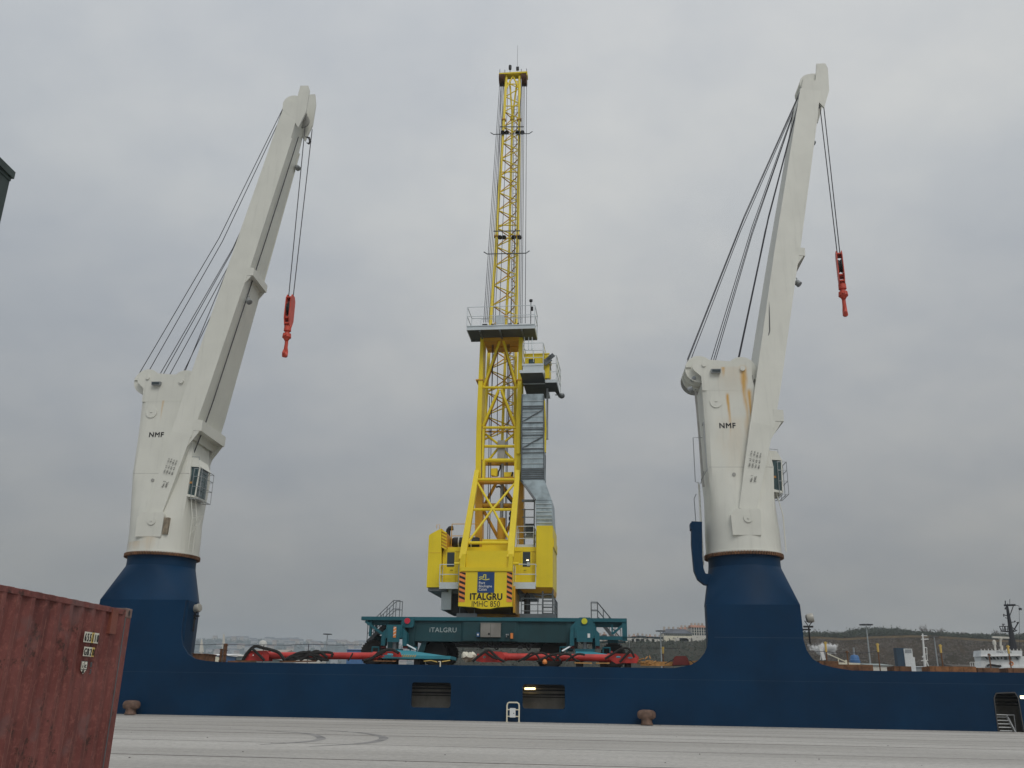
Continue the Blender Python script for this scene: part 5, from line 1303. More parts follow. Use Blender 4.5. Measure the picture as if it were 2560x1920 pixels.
for k, (x_, y_) in enumerate(((1371, 897), (1376, 893), (1369, 904))):
    p = P(x_, y_, vc0 - .7); mb = MB(); mb.bar(p + Vector((-.25, 0, -.22)), p + Vector((.25, 0, .2)), .12, .3, side=(0, 1, 0)); mb.build('flood_lamp', 'galv_dark', cb_)
mb = MB(); mb.path([P(1368, 912, vc0 - .4), P(1374, 905, vc0 - .3), P(1377, 926, vc0 - .3)], .05, 5); mb.build('lamp_arm', 'galv_dark', cb_)
# cab side landing
v = 6.9; a, b_ = P(1363, 957, v), P(1391, 957, v); z_ = a.z
mb = MB(); mb.prism([(a.x, v), (b_.x, v), (b_.x + .1, v + 3.6), (a.x + .8, v + 3.6), (a.x + .6, v + 2.2), (a.x, v + 2.2)], 'z', z_, z_ + .09); cl_ = mb.build('cab_landing', 'grate', Y)
mb = MB(); mb.box((a.x, v - .05, z_), (b_.x, v - .004, z_ + .24)); mb.box((b_.x + .002, v, z_), (b_.x + .06, v + 3.5, z_ + .2)); mb.build('edge_beam', 'galv', cl_)
mb = MB(); zr = z_ + .2; rail(mb, [(a.x + .2, v, zr), (b_.x, v, zr), (b_.x + .1, v + 3.5, zr)], 2.0, .026, 3, step=1.2); mb.build('guard_rail', 'galv', cl_)
mb = MB(); p = P(1404, 987, 9.5); mb.lathe(p, (0, 0, 1), [(.05, -.3), (.2, -.22), (.26, -.1), (.22, .05), (.05, .1)], 12); mb.tube(p + Vector((-.5, 0, 0)), p, .04); mb.build('camera_dome', 'galv_dark', cl_)
mb = MB(); 
mb.bar(P(1368.5, 970, 8.2), P(1368, 1098, 8.2), .14, .14); mb.bar(P(1365, 1098, 8.2), P(1371, 1098, 8.2), .08, .08); mb.build('cable_duct', 'steel_grey', Y)
mb = MB(); colbar(mb, [(1360.5, 1364, 1130), (1362, 1365.5, 1070), (1360, 1362, 1000)], vs0 + .5, vs0 + .9); mb.build('side_post', 'yellow', Y)
mb = MB()
pp = [(1362, 1198), (1364, 1160), (1364, 1140), (1361, 1133)]
mb.path([P(x_, y_, vs0 + .6) for x_, y_ in pp], .03, 5); mb.build('hand_line', 'galv_dark', Y)
# ------------------------------------------------------------------ gear lying on the ship's deck
def bracket(mb, pts, holes, v):
    o_ = q2(pts, v); hs = []
    for (x, y, rx, ry) in holes: c_ = P(x, y, v); k_ = 62 / 2250; hs.append([(c_.x + rx * k_ * math.cos(2 * math.pi * i / 12), c_.z + ry * k_ * math.sin(2 * math.pi * i / 12)) for i in range(12)])
    for dv in (0, .62):
        pl_ = plate(o_, hs, 'v', v + dv, v + dv + .06); mb.add(pl_.v, pl_.f)
    # spacer pins
    for (x, y) in pts[:2]: c_ = P(x, y, v); mb.tube((c_.x, v + .05, c_.z + .1), (c_.x, v + .64, c_.z + .1), .06)
def spreader(label, b1, h1, b2, h2, tube, v):
    p0 = P(tube[0], tube[1], v + .34); p1 = P(tube[2], tube[3], v + .34); t = thing('spreader_beam', label, 'spreader beam', (p0.x, v, H), group='red spreader beams on the ship deck')
    mb = MB(); mb.tube(p0, p1, .215, n=20); mb.lathe(p0 - Vector((.1, 0, 0)), (1, 0, 0), [(.26, 0), (.26, .25), (.215, .26)], 20); mb.lathe(p1 - Vector((.15, 0, 0)), (1, 0, 0), [(.215, 0), (.26, .01), (.26, .25)], 20); mb.build('tube', 'red', t)
    for b_, h_ in ((b1, h1), (b2, h2)): mb = MB(); bracket(mb, b_, h_, v); mb.build('end_bracket', 'red', t)
    return t
def X5(l): return [(480 + x / 4.254, 1520 + y / 4.254) for x, y in l]
def X8(l): return [(880 + x / 2.989, 1480 + y / 2.989) for x, y in l]
def X7(l): return [(890 + x / 7.9, 1500 + y / 7.9) for x, y in l]
spreader('red tubular spreader beam lying left of the chassis, its left end under a black sling', X5([(545, 562), (548, 530), (575, 475), (610, 455), (790, 452), (820, 480), (815, 562)]), [(628, 1637, 6.5, 3.2), (652, 1636, 6, 3.6)],
         X7([(370, 1180), (430, 1140), (500, 1060), (600, 1015), (820, 1015), (865, 1120), (790, 1195), (640, 1200)]), [(957.5, 1636, 5, 4), (977.5, 1637, 5, 4.5)], (664, 1639, 938, 1640), .75)
spreader('red tubular spreader beam lying across the deck below the middle and right of the chassis', X8([(925, 515), (940, 480), (970, 450), (1010, 440), (1120, 448), (1145, 480), (1130, 522), (960, 522)]), [(1209, 1642, 5, 3.5), (1228, 1641, 5, 3)],
         X8([(1920, 500), (1940, 460), (2120, 462), (2145, 490), (2130, 530), (2020, 528), (1975, 535)]), [(1546, 1642, 6, 2.6), (1576, 1644, 6.5, 2.2)], (1262, 1642, 1524, 1645), .75)
def sling(label, paths, v=.5, r=.075, m='rubber', jit=.0):
    mb = MB(); b0 = P(*paths[0][0], v)
    for l in paths:
        pts = [P(x, y, v) for x, y in l]; Q_ = []
        for i in range(len(pts) - 1):
            p0, p1, p2, p3 = pts[max(i - 1, 0)], pts[i], pts[i + 1], pts[min(i + 2, len(pts) - 1)]
            for t in (0, .33, .66): Q_.append(.5 * ((2 * p1) + (p2 - p0) * t + (2 * p0 - 5 * p1 + 4 * p2 - p3) * t * t + (3 * p1 - p0 - 3 * p2 + p3) * t ** 3) + Vector((0, random.uniform(-jit, jit), 0)))
        Q_.append(pts[-1]); mb.path(Q_, r, 7)
    single(mb, 'lifting_sling', m, label, 'lifting sling', (b0.x, v, H), group='black slings and hoses draped on the deck gear')
sling('black sling arched over the far left end of the red beam', [X5([(540, 560), (580, 490), (665, 408), (760, 425), (900, 462), (950, 505), (985, 560)])], .6, .10)
sling('black strap crossing down the left end bracket', [X5([(640, 430), (700, 485), (770, 555)])], .55, .085)
pile = [X5(l) for l in ([(1000, 545), (1080, 500), (1180, 470), (1300, 480), (1400, 470), (1490, 480), (1485, 520)], [(1000, 555), (1120, 505), (1250, 495), (1350, 540), (1450, 555)], [(1060, 550), (1160, 515), (1280, 470), (1340, 460), (1420, 510)], [(980, 560), (1100, 545), (1200, 530), (1330, 555)],
        [(1150, 560), (1240, 505), (1330, 500), (1400, 550)], [(1100, 530), (1210, 490), (1320, 520), (1380, 560)], [(1280, 560), (1340, 490), (1380, 475), (1440, 530)], [(1020, 540), (1150, 485), (1260, 465)])]
sling('tangled heap of black slings on the left red beam', pile, .45, .085, jit=.06)
sling('thin black strap round the left red beam near its right end', [X5([(1660, 560), (1690, 520), (1710, 480)])], .5, .05)
sling('pair of black hoses rising over the right bracket of the left red beam', [X5([(1830, 560), (1920, 530), (2000, 470), (2110, 440), (2200, 480)]), X5([(1880, 560), (1960, 510), (2060, 455)])], .5, .09)
sling('black straps crossing the left bracket of the right red beam', [X8([(900, 520), (960, 470), (1020, 435), (1060, 465), (1100, 500), (1140, 520)]), X8([(990, 440), (1040, 480), (1090, 500)])], .5, .08)
sling('black looped hoses over the middle of the right red beam', [X8([(1240, 520), (1300, 485), (1340, 455), (1380, 470), (1410, 520)]), X8([(1280, 510), (1350, 470), (1420, 455), (1470, 480), (1520, 510)]), X8([(1430, 520), (1480, 470), (1530, 480), (1560, 515)]), X8([(1500, 520), (1560, 470), (1620, 465), (1660, 500), (1700, 520)]), X8([(1600, 515), (1680, 465), (1740, 470)]), X8([(1380, 520), (1440, 490), (1500, 470), (1560, 460), (1640, 470)])], .5, .065, jit=.03)
sling('dark red strap and black sling standing over the right end of the right red beam', [X8([(1890, 500), (1960, 455), (2010, 425), (2060, 420), (2090, 450), (2110, 490)]), X8([(2000, 525), (2050, 470), (2080, 440)])], .5, .07)
p = P(1172, 1641, 2.2); mb = MB(); rr = random.Random(3)
for k in range(7):
    c_ = p + Vector((rr.uniform(-.25, .25), rr.uniform(-.2, .2), rr.uniform(-.25, .1))); mb.lathe(c_, (rr.uniform(-1, 1), rr.uniform(-1, 1), 1), [(.02, -.25), (.2, -.12), (.26, .0), (.15, .16), (.02, .26)], 7)
single(mb, 'plastic_sheet', 'sticker', 'crumpled pale plastic sheet between the two red beams', 'plastic sheet', (p.x, 2.2, H))
p = P(1362, 1653, .4); mb = MB(); mb.lathe(p + Vector((0, 0, -.2)), (0, 0, 1), [(.02, 0), (.13, .06), (.15, .16), (.1, .28), (.02, .32)], 12); single(mb, 'buoy', 'orange', 'small orange float at the deck edge under the right red beam', 'float', (p.x, .4, H))
def planks(l, label, v=.5, m='timber'):
    mb = MB(); b0 = P(*l[0][:2], v)
    for (x0, y0, x1, y1, t_) in l: mb.bar(P(x0, y0, v), P(x1, y1, v), t_, .12, side=(0, 0, 1))
    single(mb, 'timber', m, label, 'timber', (b0.x, v, H), group='timber dunnage along the deck edge')
planks([(1601, 1659, 1683, 1660, .26)], 'long yellowish timber along the deck edge left of the dark red hatch', 1.6)
planks([(1722, 1659, 1752, 1656, .26)], 'short timber between the dark red hatch and the right pedestal', 1.6)
planks([(1436, 1657, 1480, 1658, .07), (1490, 1658, 1524, 1658, .07)], 'thin timber battens below the right jack', .3)
planks([(1060, 1653, 1078, 1651, .05), (1078, 1651, 1093, 1655, .05), (1105, 1654, 1125, 1651, .05)], 'scraps of yellow rope and batten beside the small drain pipe', .3, 'sticker_yellow')
planks([(935, 1652, 990, 1653, .06)], 'brown batten under the right bracket of the left red beam', .3, 'rust_bright')
planks([(570, 1654, 640, 1653, .10), (700, 1654, 790, 1653, .08)], 'rust coloured battens at the left end of the deck', .4, 'rust')
mb = MB(); p = P(1610, 1655, .9)
for k in range(26):
    a = p + Vector((rr.uniform(-.45, .45), rr.uniform(-.2, .2), rr.uniform(-.15, .2))); mb.bar(a, a + Vector((rr.uniform(-.4, .4), rr.uniform(-.2, .2), rr.uniform(-.12, .2))), .06, .05)
single(mb, 'wood_heap', 'timber', 'heap of broken wood at the right end of the red beam', 'wood heap', (p.x, .9, H))
o_ = q2([(1681, 1663), (1686, 1643), (1690, 1640), (1714, 1640), (1719, 1645), (1725, 1662)], 1.2)
mb = MB(); mb.prism(o_, 'v', 1.2, 2.6); single(mb, 'hatch_box', 'darkred', 'dark red trapezoid box on the deck left of the right pedestal', 'hatch box', (o_[0][0], 1.2, H))
mb = MB(); mb.tube(P(1662, 1660, 1.0), P(1684, 1648, 1.0), .03, n=5); mb.tube(P(1724, 1650, 1.0), P(1735, 1658, 1.0), .03, n=5); single(mb, 'lashing_wire', 'black', 'dark lashing wires either side of the dark red box', 'lashing', (P(1662, 1660, 1.0).x, 1.0, H))
mb = MB()
for (x0, y0, x1, y1, m_) in ((480, 1636, 513, 1656, 0),): a, b_ = P(x0, y1, 1.0), P(x1, y0, 1.0); mb.box((a.x, 1.0, H), (b_.x, 2.6, b_.z)); mb.box((a.x - .05, .95, b_.z), (b_.x + .05, 2.65, b_.z + .05)); mb.bar(P(494, 1655, .95), P(496, 1640, .95), .1, .08)
mb.build('hatch_coaming', 'rust', SH)
for (x0, y0, x1) in ((2050, 1653, 2096), (2098, 1662, 2182), (2236, 1666, 2278), (2325, 1667, 2440), (2444, 1670, 2497), (2520, 1671, 2620)):
    a, b_ = P(x0, 1676, .9), P(x1, y0, .9); mb = MB(); mb.box((a.x, .9, H), (b_.x, 2.4, b_.z)); 
    for k in range(int((b_.x - a.x) / .8)): mb.box((a.x + .3 + k * .8, .86, H), (a.x + .36 + k * .8, .9, b_.z - .02))
    mb.build('hatch_coaming', 'rust' if x0 != 2325 else 'rust_bright', SH)
# far-side stanchions and safety wire
mb = MB()
W = [(470, 1611), (560, 1610), (660, 1612), (772, 1610.5), (905, 1612)]
for (x0, y0), (x1, y1) in zip(W, W[1:]):
    a, b_ = P(x0, y0, 17.5), P(x1, y1, 17.5); mb.path([a, a.lerp(b_, .5) - Vector((0, 0, .05)), b_], .022, 5)
for x, y in W[1:-1]: p = P(x, y, 17.5); mb.tube((p.x, 17.5, H), p, .035, n=6)
W = [(1574, 1619.5), (1656, 1620.5), (1700, 1621)]; mb.path([P(x, y, 17.5) for x, y in W], .02, 5)
W = [(2005, 1627), (2063, 1628), (2117, 1632), (2197, 1628)]
for (x0, y0), (x1, y1) in zip(W, W[1:]): a, b_ = P(x0, y0, 12.5), P(x1, y1, 12.5); mb.path([a, a.lerp(b_, .5) - Vector((0, 0, .06)), b_], .02, 5)
mb.build('safety_wire', 'rope', SH)
for i, (x0, y0, y1) in enumerate(((2063, 1604, 1630), (2193, 1608, 1630), (2350, 1611, 1632), (2519, 1613, 1634), (1657, 1617, 1634), (2117, 1627, 1632), (2472, 1634, 1638))):
    v = 12.5 if i != 4 else 17.3; p = P(x0, y0, v); q_ = P(x0 + 3, y1, v)
    lb = ['yellow capped deck post nearest the right pedestal', 'yellow capped deck post beside the tall lamp mast', 'yellow capped deck post right of the white boat mast', 'yellow capped deck post in front of the white wheelhouse', 'pale stanchion left of the dark red box', 'thin rusty deck post left of the blue tank', 'thin rusty deck post at the left end of the wheelhouse'][i]
    t = thing('deck_post', lb, 'deck post', (p.x, v, H), group='posts on the far side of the deck')
    mb = MB(); mb.tube((p.x, v, H), (p.x, v, q_.z), .045, n=8); mb.build('post', 'rust', t)
    mb = MB(); mb.tube((p.x, v, q_.z), (p.x, v, p.z), .075, n=8); mb.tube((p.x - .1, v, p.z - .1), (p.x + .12, v, p.z - .1), .04, n=6); mb.build('cap', 'sticker_yellow' if i < 5 else 'rust', t)
for i, (x, w_) in enumerate(((554, .07), (565.5, .10))):
    mb = MB(); p = P(x, 1609 if i else 1622, 16.5); mb.box((p.x - w_, 16.4, H), (p.x + w_, 16.6, p.z)); 
    for k in range(5): mb.cbox((p.x, 16.5, H + .25 + k * (p.z - H) / 5), (w_ * 3, .3, .05))
    single(mb, 'ladder_post', 'rust', ('short', 'tall')[i] + ' dark rusty post at the left of the far rail', 'deck post', (p.x, 16.5, H))
# ------------------------------------------------------------------ quayside details far left: dark warehouse
mb = MB()
WX, WY = -9.86, 15.45; dvx = Vector((.0385, 1, 0)).normalized(); wz = 11.05
def Wp_(s, o, z): return Vector((WX, WY, 0)) - dvx * s + Vector((-o, o * .0385, 0)) + Vector((0, 0, z))
T = thing('warehouse', 'dark green edged warehouse corner high at the left border', 'warehouse', (WX, WY, 0), frame='W')
def wbox(name, s0, s1, o0, o1, z0, z1, m):
    mb = MB(); mb.hexa([Wp_(s0, o0, z0), Wp_(s1, o0, z0), Wp_(s1, o1, z0), Wp_(s0, o1, z0), Wp_(s0, o0, z1), Wp_(s1, o0, z1), Wp_(s1, o1, z1), Wp_(s0, o1, z1)]); return mb.build(name, m, T)
wbox('wall', .25, 22, .12, 8, 0, wz - .05, 'shed_panel'); wbox('corner_trim', .0, .32, .06, .5, 0, wz - .06, 'shed_green'); wbox('fascia', -.03, 22.2, .0, .14, wz - .03, wz + .12, 'shed_green'); wbox('roof', -.02, 22.2, .145, 8.3, wz - .02, wz + .10, 'slate'); wbox('gutter', .0, 22.1, .04, .13, wz - .10, wz - .035, 'shed_green')
# ------------------------------------------------------------------ the red container
cd = Vector((.0386, 1, 0)).normalized(); cn = Vector((cd.y, -cd.x, 0)); CC = Vector((-5.05, 12.45, 0)); ZC = 2.59
T = thing('shipping_container', 'rusty dark red corrugated shipping container, cropped at the left border', 'container', tuple(CC), frame='W')
def K(s, o, z): return CC - cd * s + cn * o + Vector((0, 0, z))      # s back towards the camera, o outwards
cm = bpy.data.materials.new('container_red'); cm.use_nodes = True; nt = cm.node_tree; b = nt.nodes['Principled BSDF']; b.inputs['Roughness'].default_value = .62; b.inputs['Specular IOR Level'].default_value = .3
tc = nn(nt, 'ShaderNodeTexCoord').outputs['Object']
c = mix(nt, ramp(nt, noise(nt, tc, 1.3, 5, .6), .3, .7), (.145, .041, .035), (.21, .072, .062))
c = mix(nt, mth(nt, 'MULTIPLY', ramp(nt, noise(nt, tc, 3.2, 6, .65, (1, 1, .18)), .46, .66), .6), c, (.095, .030, .026))
c = mix(nt, mth(nt, 'MULTIPLY', ramp(nt, noise(nt, tc, 14., 5, .75), .48, .68), .5), c, (.33, .125, .10))
c = mix(nt, mth(nt, 'MULTIPLY', ramp(nt, noise(nt, tc, 4.2, 8, .78), .555, .63), .85), c, (.045, .024, .019))
c = mix(nt, mth(nt, 'MULTIPLY', ramp(nt, noise(nt, tc, 1.7, 3, .5), .58, .66), .6), c, (.17, .095, .09))
nt.links.new(c, b.inputs['Base Color'])
bn = nn(nt, 'ShaderNodeBump'); bn.inputs['Strength'].default_value = .45; bn.inputs['Distance'].default_value = .012; nt.links.new(noise(nt, tc, 6, 7, .7), bn.inputs['Height']); nt.links.new(bn.outputs[0], b.inputs['Normal'])
mat('container_edge', (.20, .13, .11), .6, var=.35, scale=8, spots=.5); mat('cont_vent', (.20, .06, .038), .6, var=.2, scale=4)
def kbox(mb, s0, s1, o0, o1, z0, z1): return mb.hexa([K(s0, o0, z0), K(s1, o0, z0), K(s1, o1, z0), K(s0, o1, z0), K(s0, o0, z1), K(s1, o0, z1), K(s1, o1, z1), K(s0, o1, z1)])
LEN = 6.058; zb_, zt_ = .16, ZC - .085
# corrugated side sheet: outer flat / slope / inner flat / slope
prof = []; s_ = .17
while s_ < LEN - .17:
    for ds, o in ((0, -.004), (.072, -.004), (.140, -.040), (.210, -.040)):
        if s_ + ds < LEN - .15: prof.append((s_ + ds, o + random.uniform(-.0025, .0025)))
    s_ += .278
rows = [zb_, .7, 1.3, 1.9, zt_]
mb = MB(); V = []; F = []
dents = [(random.uniform(.4, 5.6), random.uniform(.4, 2.2), random.uniform(.12, .3), random.uniform(.004, .014)) for _ in range(16)]
rows = [zb_ + (zt_ - zb_) * k / 24 for k in range(25)]
for z in rows:
    for (s_, o) in prof:
        d = sum(-a * math.exp(-((s_ - x) ** 2 + (z - y) ** 2) / r ** 2) for x, y, r, a in dents); V.append(K(s_, o + d, z))
n = len(prof)
for j in range(len(rows) - 1):
    for i in range(n - 1): F.append((j * n + i, j * n + i + 1, (j + 1) * n + i + 1, (j + 1) * n + i))
mb.add(V, F); side = mb.build('side_panel', cm, T)
for s0 in (0, LEN - .16): mb = MB(); kbox(mb, s0, s0 + .16, -.16, 0, 0.118, ZC - .118); mb.build('corner_post', cm, T, bevel=.008)
mb = MB(); kbox(mb, .16, LEN - .16, -.07, -.0, ZC - .085, ZC - .02); kbox(mb, .162, LEN - .162, -.05, -.002, 0.0, .16); mb.build('side_rail', cm, T, bevel=.006)
mb = MB(); kbox(mb, .04, LEN - .04, -2.40, -.065, ZC - .03, ZC - .022); 
for k in range(21): kbox(mb, .2 + k * .278, .32 + k * .278, -2.36, -.08, ZC - .022, ZC - .004)
kbox(mb, .0, .05, -2.28, -.16, .2, ZC - .05); kbox(mb, LEN - .05, LEN, -2.28, -.16, .2, ZC - .05); kbox(mb, .16, LEN - .16, -2.438, -2.40, .0, ZC - .02); kbox(mb, .02, .10, -2.28, -.16, ZC - .15, ZC - .012); mb.build('roof', cm, T)
for s0, s1 in ((0, .178), (LEN - .178, LEN)):
    for z0, z1 in ((0, .118), (ZC - .118, ZC + .006)):
        for o0, o1 in ((-.162, .006), (-2.438, -2.27)):
            mb = MB(); kbox(mb, s0 - .004, s1 + .002, o0, o1, z0, z1); cf = mb.build('corner_casting', 'container_edge', T, bevel=.012)
            if o1 > 0:
                sm, zm = (s0 + s1) / 2, (z0 + z1) / 2; mb = MB(); ring = [K(sm + .026 * math.cos(t) , .0075, zm + .04 * math.sin(t)) for t in [2 * math.pi * k / 14 for k in range(14)]]; ring2 = [p - cn * .02 for p in ring]; mb.loft([ring2, ring]); mb.build('opening', 'black', cf)
# bright worn edge strip beside the post, vent cover, stickers
mb = MB()      # worn paint along the pressed edges
for (s_, o), nx in zip(prof, prof[1:] + prof[:1]):
    if o > -.02:
        z_ = zb_ + .01
        while z_ < zt_ - .1:
            L_ = random.uniform(.08, .5); w_ = random.uniform(.0015, .004)
            z2_ = min(z_ + L_, zt_ - .02)
            dd = lambda z: sum(-a * math.exp(-((s_ - x) ** 2 + (z - y) ** 2) / r ** 2) for x, y, r, a in dents)
            mb.add([K(s_ - w_, o + dd(z_) + .0012, z_), K(s_ + w_, o + dd(z_) + .0012, z_), K(s_ + w_, o + dd(z2_) + .0012, z2_), K(s_ - w_, o + dd(z2_) + .0012, z2_)], [(0, 1, 2, 3)])
            z_ = z2_ + random.uniform(.0, .18)
mat('worn_paint', (.28, .12, .09), .7, var=.3, scale=6.); mb.build('worn_edge', 'worn_paint', side)
mb = MB(); kbox(mb, .155, .172, -.03, .003, .13, ZC - .12); mb.build('worn_seam', 'galv_dark', T)
def sk_(x, y):   # photo point on the container side plane -> (s, z)
    D = ray(x, y); t = (CC - E0).dot(cn) / D.dot(cn); p = E0 + D * t; q_ = p - CC; return -q_.dot(cd), p.z
s_, z_ = sk_(284, 1555); 
mb = MB(); kbox(mb, s_ - .085, s_ + .085, -.04, .012, z_ - .15, z_ + .16); mb.build('vent_cover', 'cont_vent', T, bevel=.004)
def slabel(x0, y0, x1, y1, txt, cols, size=None):
    s0, z0 = sk_(x0, y1); s1, z1 = sk_(x1, y0); zc0_, zc1_ = z0 + .0, sk_(x0, y0)[1]; n = len(txt); w_ = (s0 - s1) / n
    for i, ch in enumerate(txt):
        a_, b_ = s0 - w_ * i, s0 - w_ * (i + .94)
        mb = MB(); kbox(mb, b_, a_, -.0, .004, zc0_, zc1_); pl_ = mb.build('number_plate', cols[i], side)
        h_ = (zc1_ - zc0_); tm = text_mb(ch, K((a_ + b_) / 2, .004, zc0_ + h_ * .12), h_ * 1.05, .002, dirx=tuple(cd), diry=(0, 0, 1), bold=.012, align='CENTER', squeeze=w_ / h_ * 1.25); tm.build('lettering', 'black', pl_)
slabel(208, 1578, 249, 1605, '655110', ['sticker', 'sticker', 'sticker', 'sticker_yellow', 'sticker', 'sticker'])
slabel(207, 1616, 238, 1640, 'GB20', ['sticker', 'sticker', 'sticker', 'sticker_yellow'])
s0, z0 = sk_(201, 1671); s1, z1 = sk_(219, 1653); zt2 = sk_(201, 1652)[1]; zl2 = sk_(201, 1673)[1]; zp2 = sk_(209, 1685)[1]
mb = MB(); ring = [(s0, zt2), (s1, zt2), (s1, zl2), ((s0 + s1) / 2, zp2), (s0, zl2)]; mb.loft([[K(s, .0, z) for s, z in ring], [K(s, .004, z) for s, z in ring]], smooth=False); em = mb.build('emblem_plate', 'sticker', side)
mb = MB(); ww = s0 - s1; hh = zt2 - zl2
def kl(s, z, s2, z2, w_=.007): mb.bar(K(s, .0055, z), K(s2, .0055, z2), w_, .003, side=tuple(cn.cross(Vector((0, 0, 1))) if abs(s - s2) < 1e-6 else Vector((0, 0, 1))))
for q_ in ((s0, zt2, s1, zt2), (s0, zl2, s1, zl2), (s0 - .001, zt2, s0 - .001, zl2), (s1 + .001, zt2, s1 + .001, zl2), ((s0 + s1) / 2, zt2, (s0 + s1) / 2, zl2)): kl(*q_)
mb.build('border', 'black', em)
text_mb('i', K(s0 - ww * .18, .004, zl2 + hh * .2), hh * .8, .002, dirx=tuple(cd), bold=.02).build('lettering', 'black', em); text_mb('c', K(s0 - ww * .58, .004, zl2 + hh * .2), hh * .85, .002, dirx=tuple(cd), bold=.02).build('lettering', 'black', em)
text_mb('87', K(s0 - ww * .28, .004, zl2 - hh * .45), hh * .5, .002, dirx=tuple(cd), bold=.01).build('lettering', 'black', em)
for i, (x_, y_, ch) in enumerate(((224, 1668, '8'), (222, 1685, '3'))): s_, z_ = sk_(x_, y_); text_mb(ch, K(s_, -.002, z_), .085, .004, dirx=tuple(cd), bold=.01).build('lettering', 'galv_dark', side)
# ------------------------------------------------------------------ land behind the harbour
def skyz(x, y, Yd): return AW(x, y, Yd).z
def lin(tab, x):
    for (x0, y0), (x1, y1) in zip(tab, tab[1:]):
        if x <= x1: return y0 + (y1 - y0) * max(0, (x - x0)) / (x1 - x0)
    return tab[-1][1]
rr = random.Random(11)
def hill(name, tab, Y0, Y1, m, x0, x1, nx=150, ny=26, z0=-4.5, jag=.0, back=1.35):
    V = []; F = []; rng = random.Random(5); noi = [rng.uniform(-1, 1) for _ in range(nx + 1)]
    def h(i, f):
        x = x0 + (x1 - x0) * i / nx; zt = skyz(x, lin(tab, x), Y1) + jag * noi[i]
        e = f * f * (3 - 2 * f) if f <= 1 else 1 - (f - 1) * .25
        return x, z0 + (zt - z0) * (e * .55 + min(f, 1) ** .8 * .45 if f <= 1 else e)
    for j in range(ny + 1):
        f = j / (ny - 3)
        for i in range(nx + 1):
            x, z = h(i, f); Yd = Y0 + (Y1 - Y0) * f; p = AW(x, 1740, Yd)
            V.append((p.x, Yd, z + (rng.uniform(-.5, .5) * (Y1 / 450) if 0 < f < .95 else 0)))
    for j in range(ny):
        for i in range(nx): F.append((j * (nx + 1) + i, j * (nx + 1) + i + 1, (j + 1) * (nx + 1) + i + 1, (j + 1) * (nx + 1) + i))
    mb = MB(); mb.add(V, F, True); o = mb.build(name, m, None, base=(0, 0, 0)); o['kind'] = 'structure'
    def at(px, f):
        Yd = Y0 + (Y1 - Y0) * f; i = (px - x0) / (x1 - x0) * nx; _, za = h(int(max(0, min(nx, i))), f); _, zb2 = h(int(max(0, min(nx, i + 1))), f); return Vector((AW(px, 1740, Yd).x, Yd, za + (zb2 - za) * (i - int(i))))
    return at
def land(name, c1, c2, c3, sc_):
    m = bpy.data.materials.new(name); m.use_nodes = True; nt = m.node_tree; b = nt.nodes['Principled BSDF']; b.inputs['Roughness'].default_value = 1; b.inputs['Specular IOR Level'].default_value = .05
    tc = nn(nt, 'ShaderNodeTexCoord').outputs['Object']
    c = mix(nt, ramp(nt, noise(nt, tc, sc_, 6, .65), .35, .65), c1, c2)
    c = mix(nt, mth(nt, 'MULTIPLY', ramp(nt, noise(nt, tc, sc_ * 5, 6, .7, (.5, .5, 1.4)), .45, .75), .8), c, c3)
    nt.links.new(c, b.inputs['Base Color']); return m
scr = land('scrub_brown', (.036, .029, .019), (.062, .046, .031), (.020, .020, .014), .03)
scg = land('scrub_green', (.040, .040, .030), (.056, .052, .040), (.024, .028, .022), .02)
twn = land('town_ground', (.055, .08, .085), (.10, .115, .12), (.045, .06, .065), .008)
# quay land across the basin
mb = MB(); mb.hexa([(-900, 230, -9), (900, 230, -9), (1500, 340, -9), (-1500, 340, -9), (-900, 230, .4), (900, 230, .4), (1500, 340, .4), (-1500, 340, .4)]); o = mb.build('far_quay', land('far_quay_ground', (.10, .10, .09), (.14, .13, .12), (.06, .06, .055), .05), None, base=(0, 0, 0)); o['kind'] = 'structure'
TG = [(-200, 1590), (480, 1602), (540, 1599), (610, 1600), (700, 1604), (760, 1607), (860, 1611), (950, 1614), (1100, 1617), (1300, 1622), (1500, 1640)]
town = hill('town_hill', TG, 1500, 3200, twn, -150, 1450, nx=170, ny=30, z0=-4.5)
HG = [(1000, 1690), (1090, 1640), (1140, 1616), (1250, 1612), (1400, 1606), (1500, 1603), (1600, 1600), (1660, 1601), (1700, 1600), (1760, 1598), (1850, 1594), (2000, 1592), (2060, 1590), (2700, 1592)]
mid = hill('hillside', HG, 330, 520, scg, 1000, 2020, nx=140)
BG = [(1900, 1600), (2000, 1591), (2060, 1588), (2120, 1590), (2200, 1584), (2290, 1585), (2350, 1588), (2450, 1592), (2560, 1594), (2800, 1590)]
brn = hill('brown_hillside', BG, 325, 505, scr, 1900, 2850, nx=130)
mb = MB()
# wood-covered crest
WD = hill('wooded_crest', [(2080, 1600), (2120, 1588), (2145, 1578), (2180, 1574), (2230, 1573.5), (2270, 1576), (2295, 1581), (2320, 1590), (2360, 1600)], 480, 560, land('wood_dark', (.030, .034, .030), (.042, .045, .040), (.018, .022, .02), .06), 2080, 2360, nx=50, ny=14, z0=18)
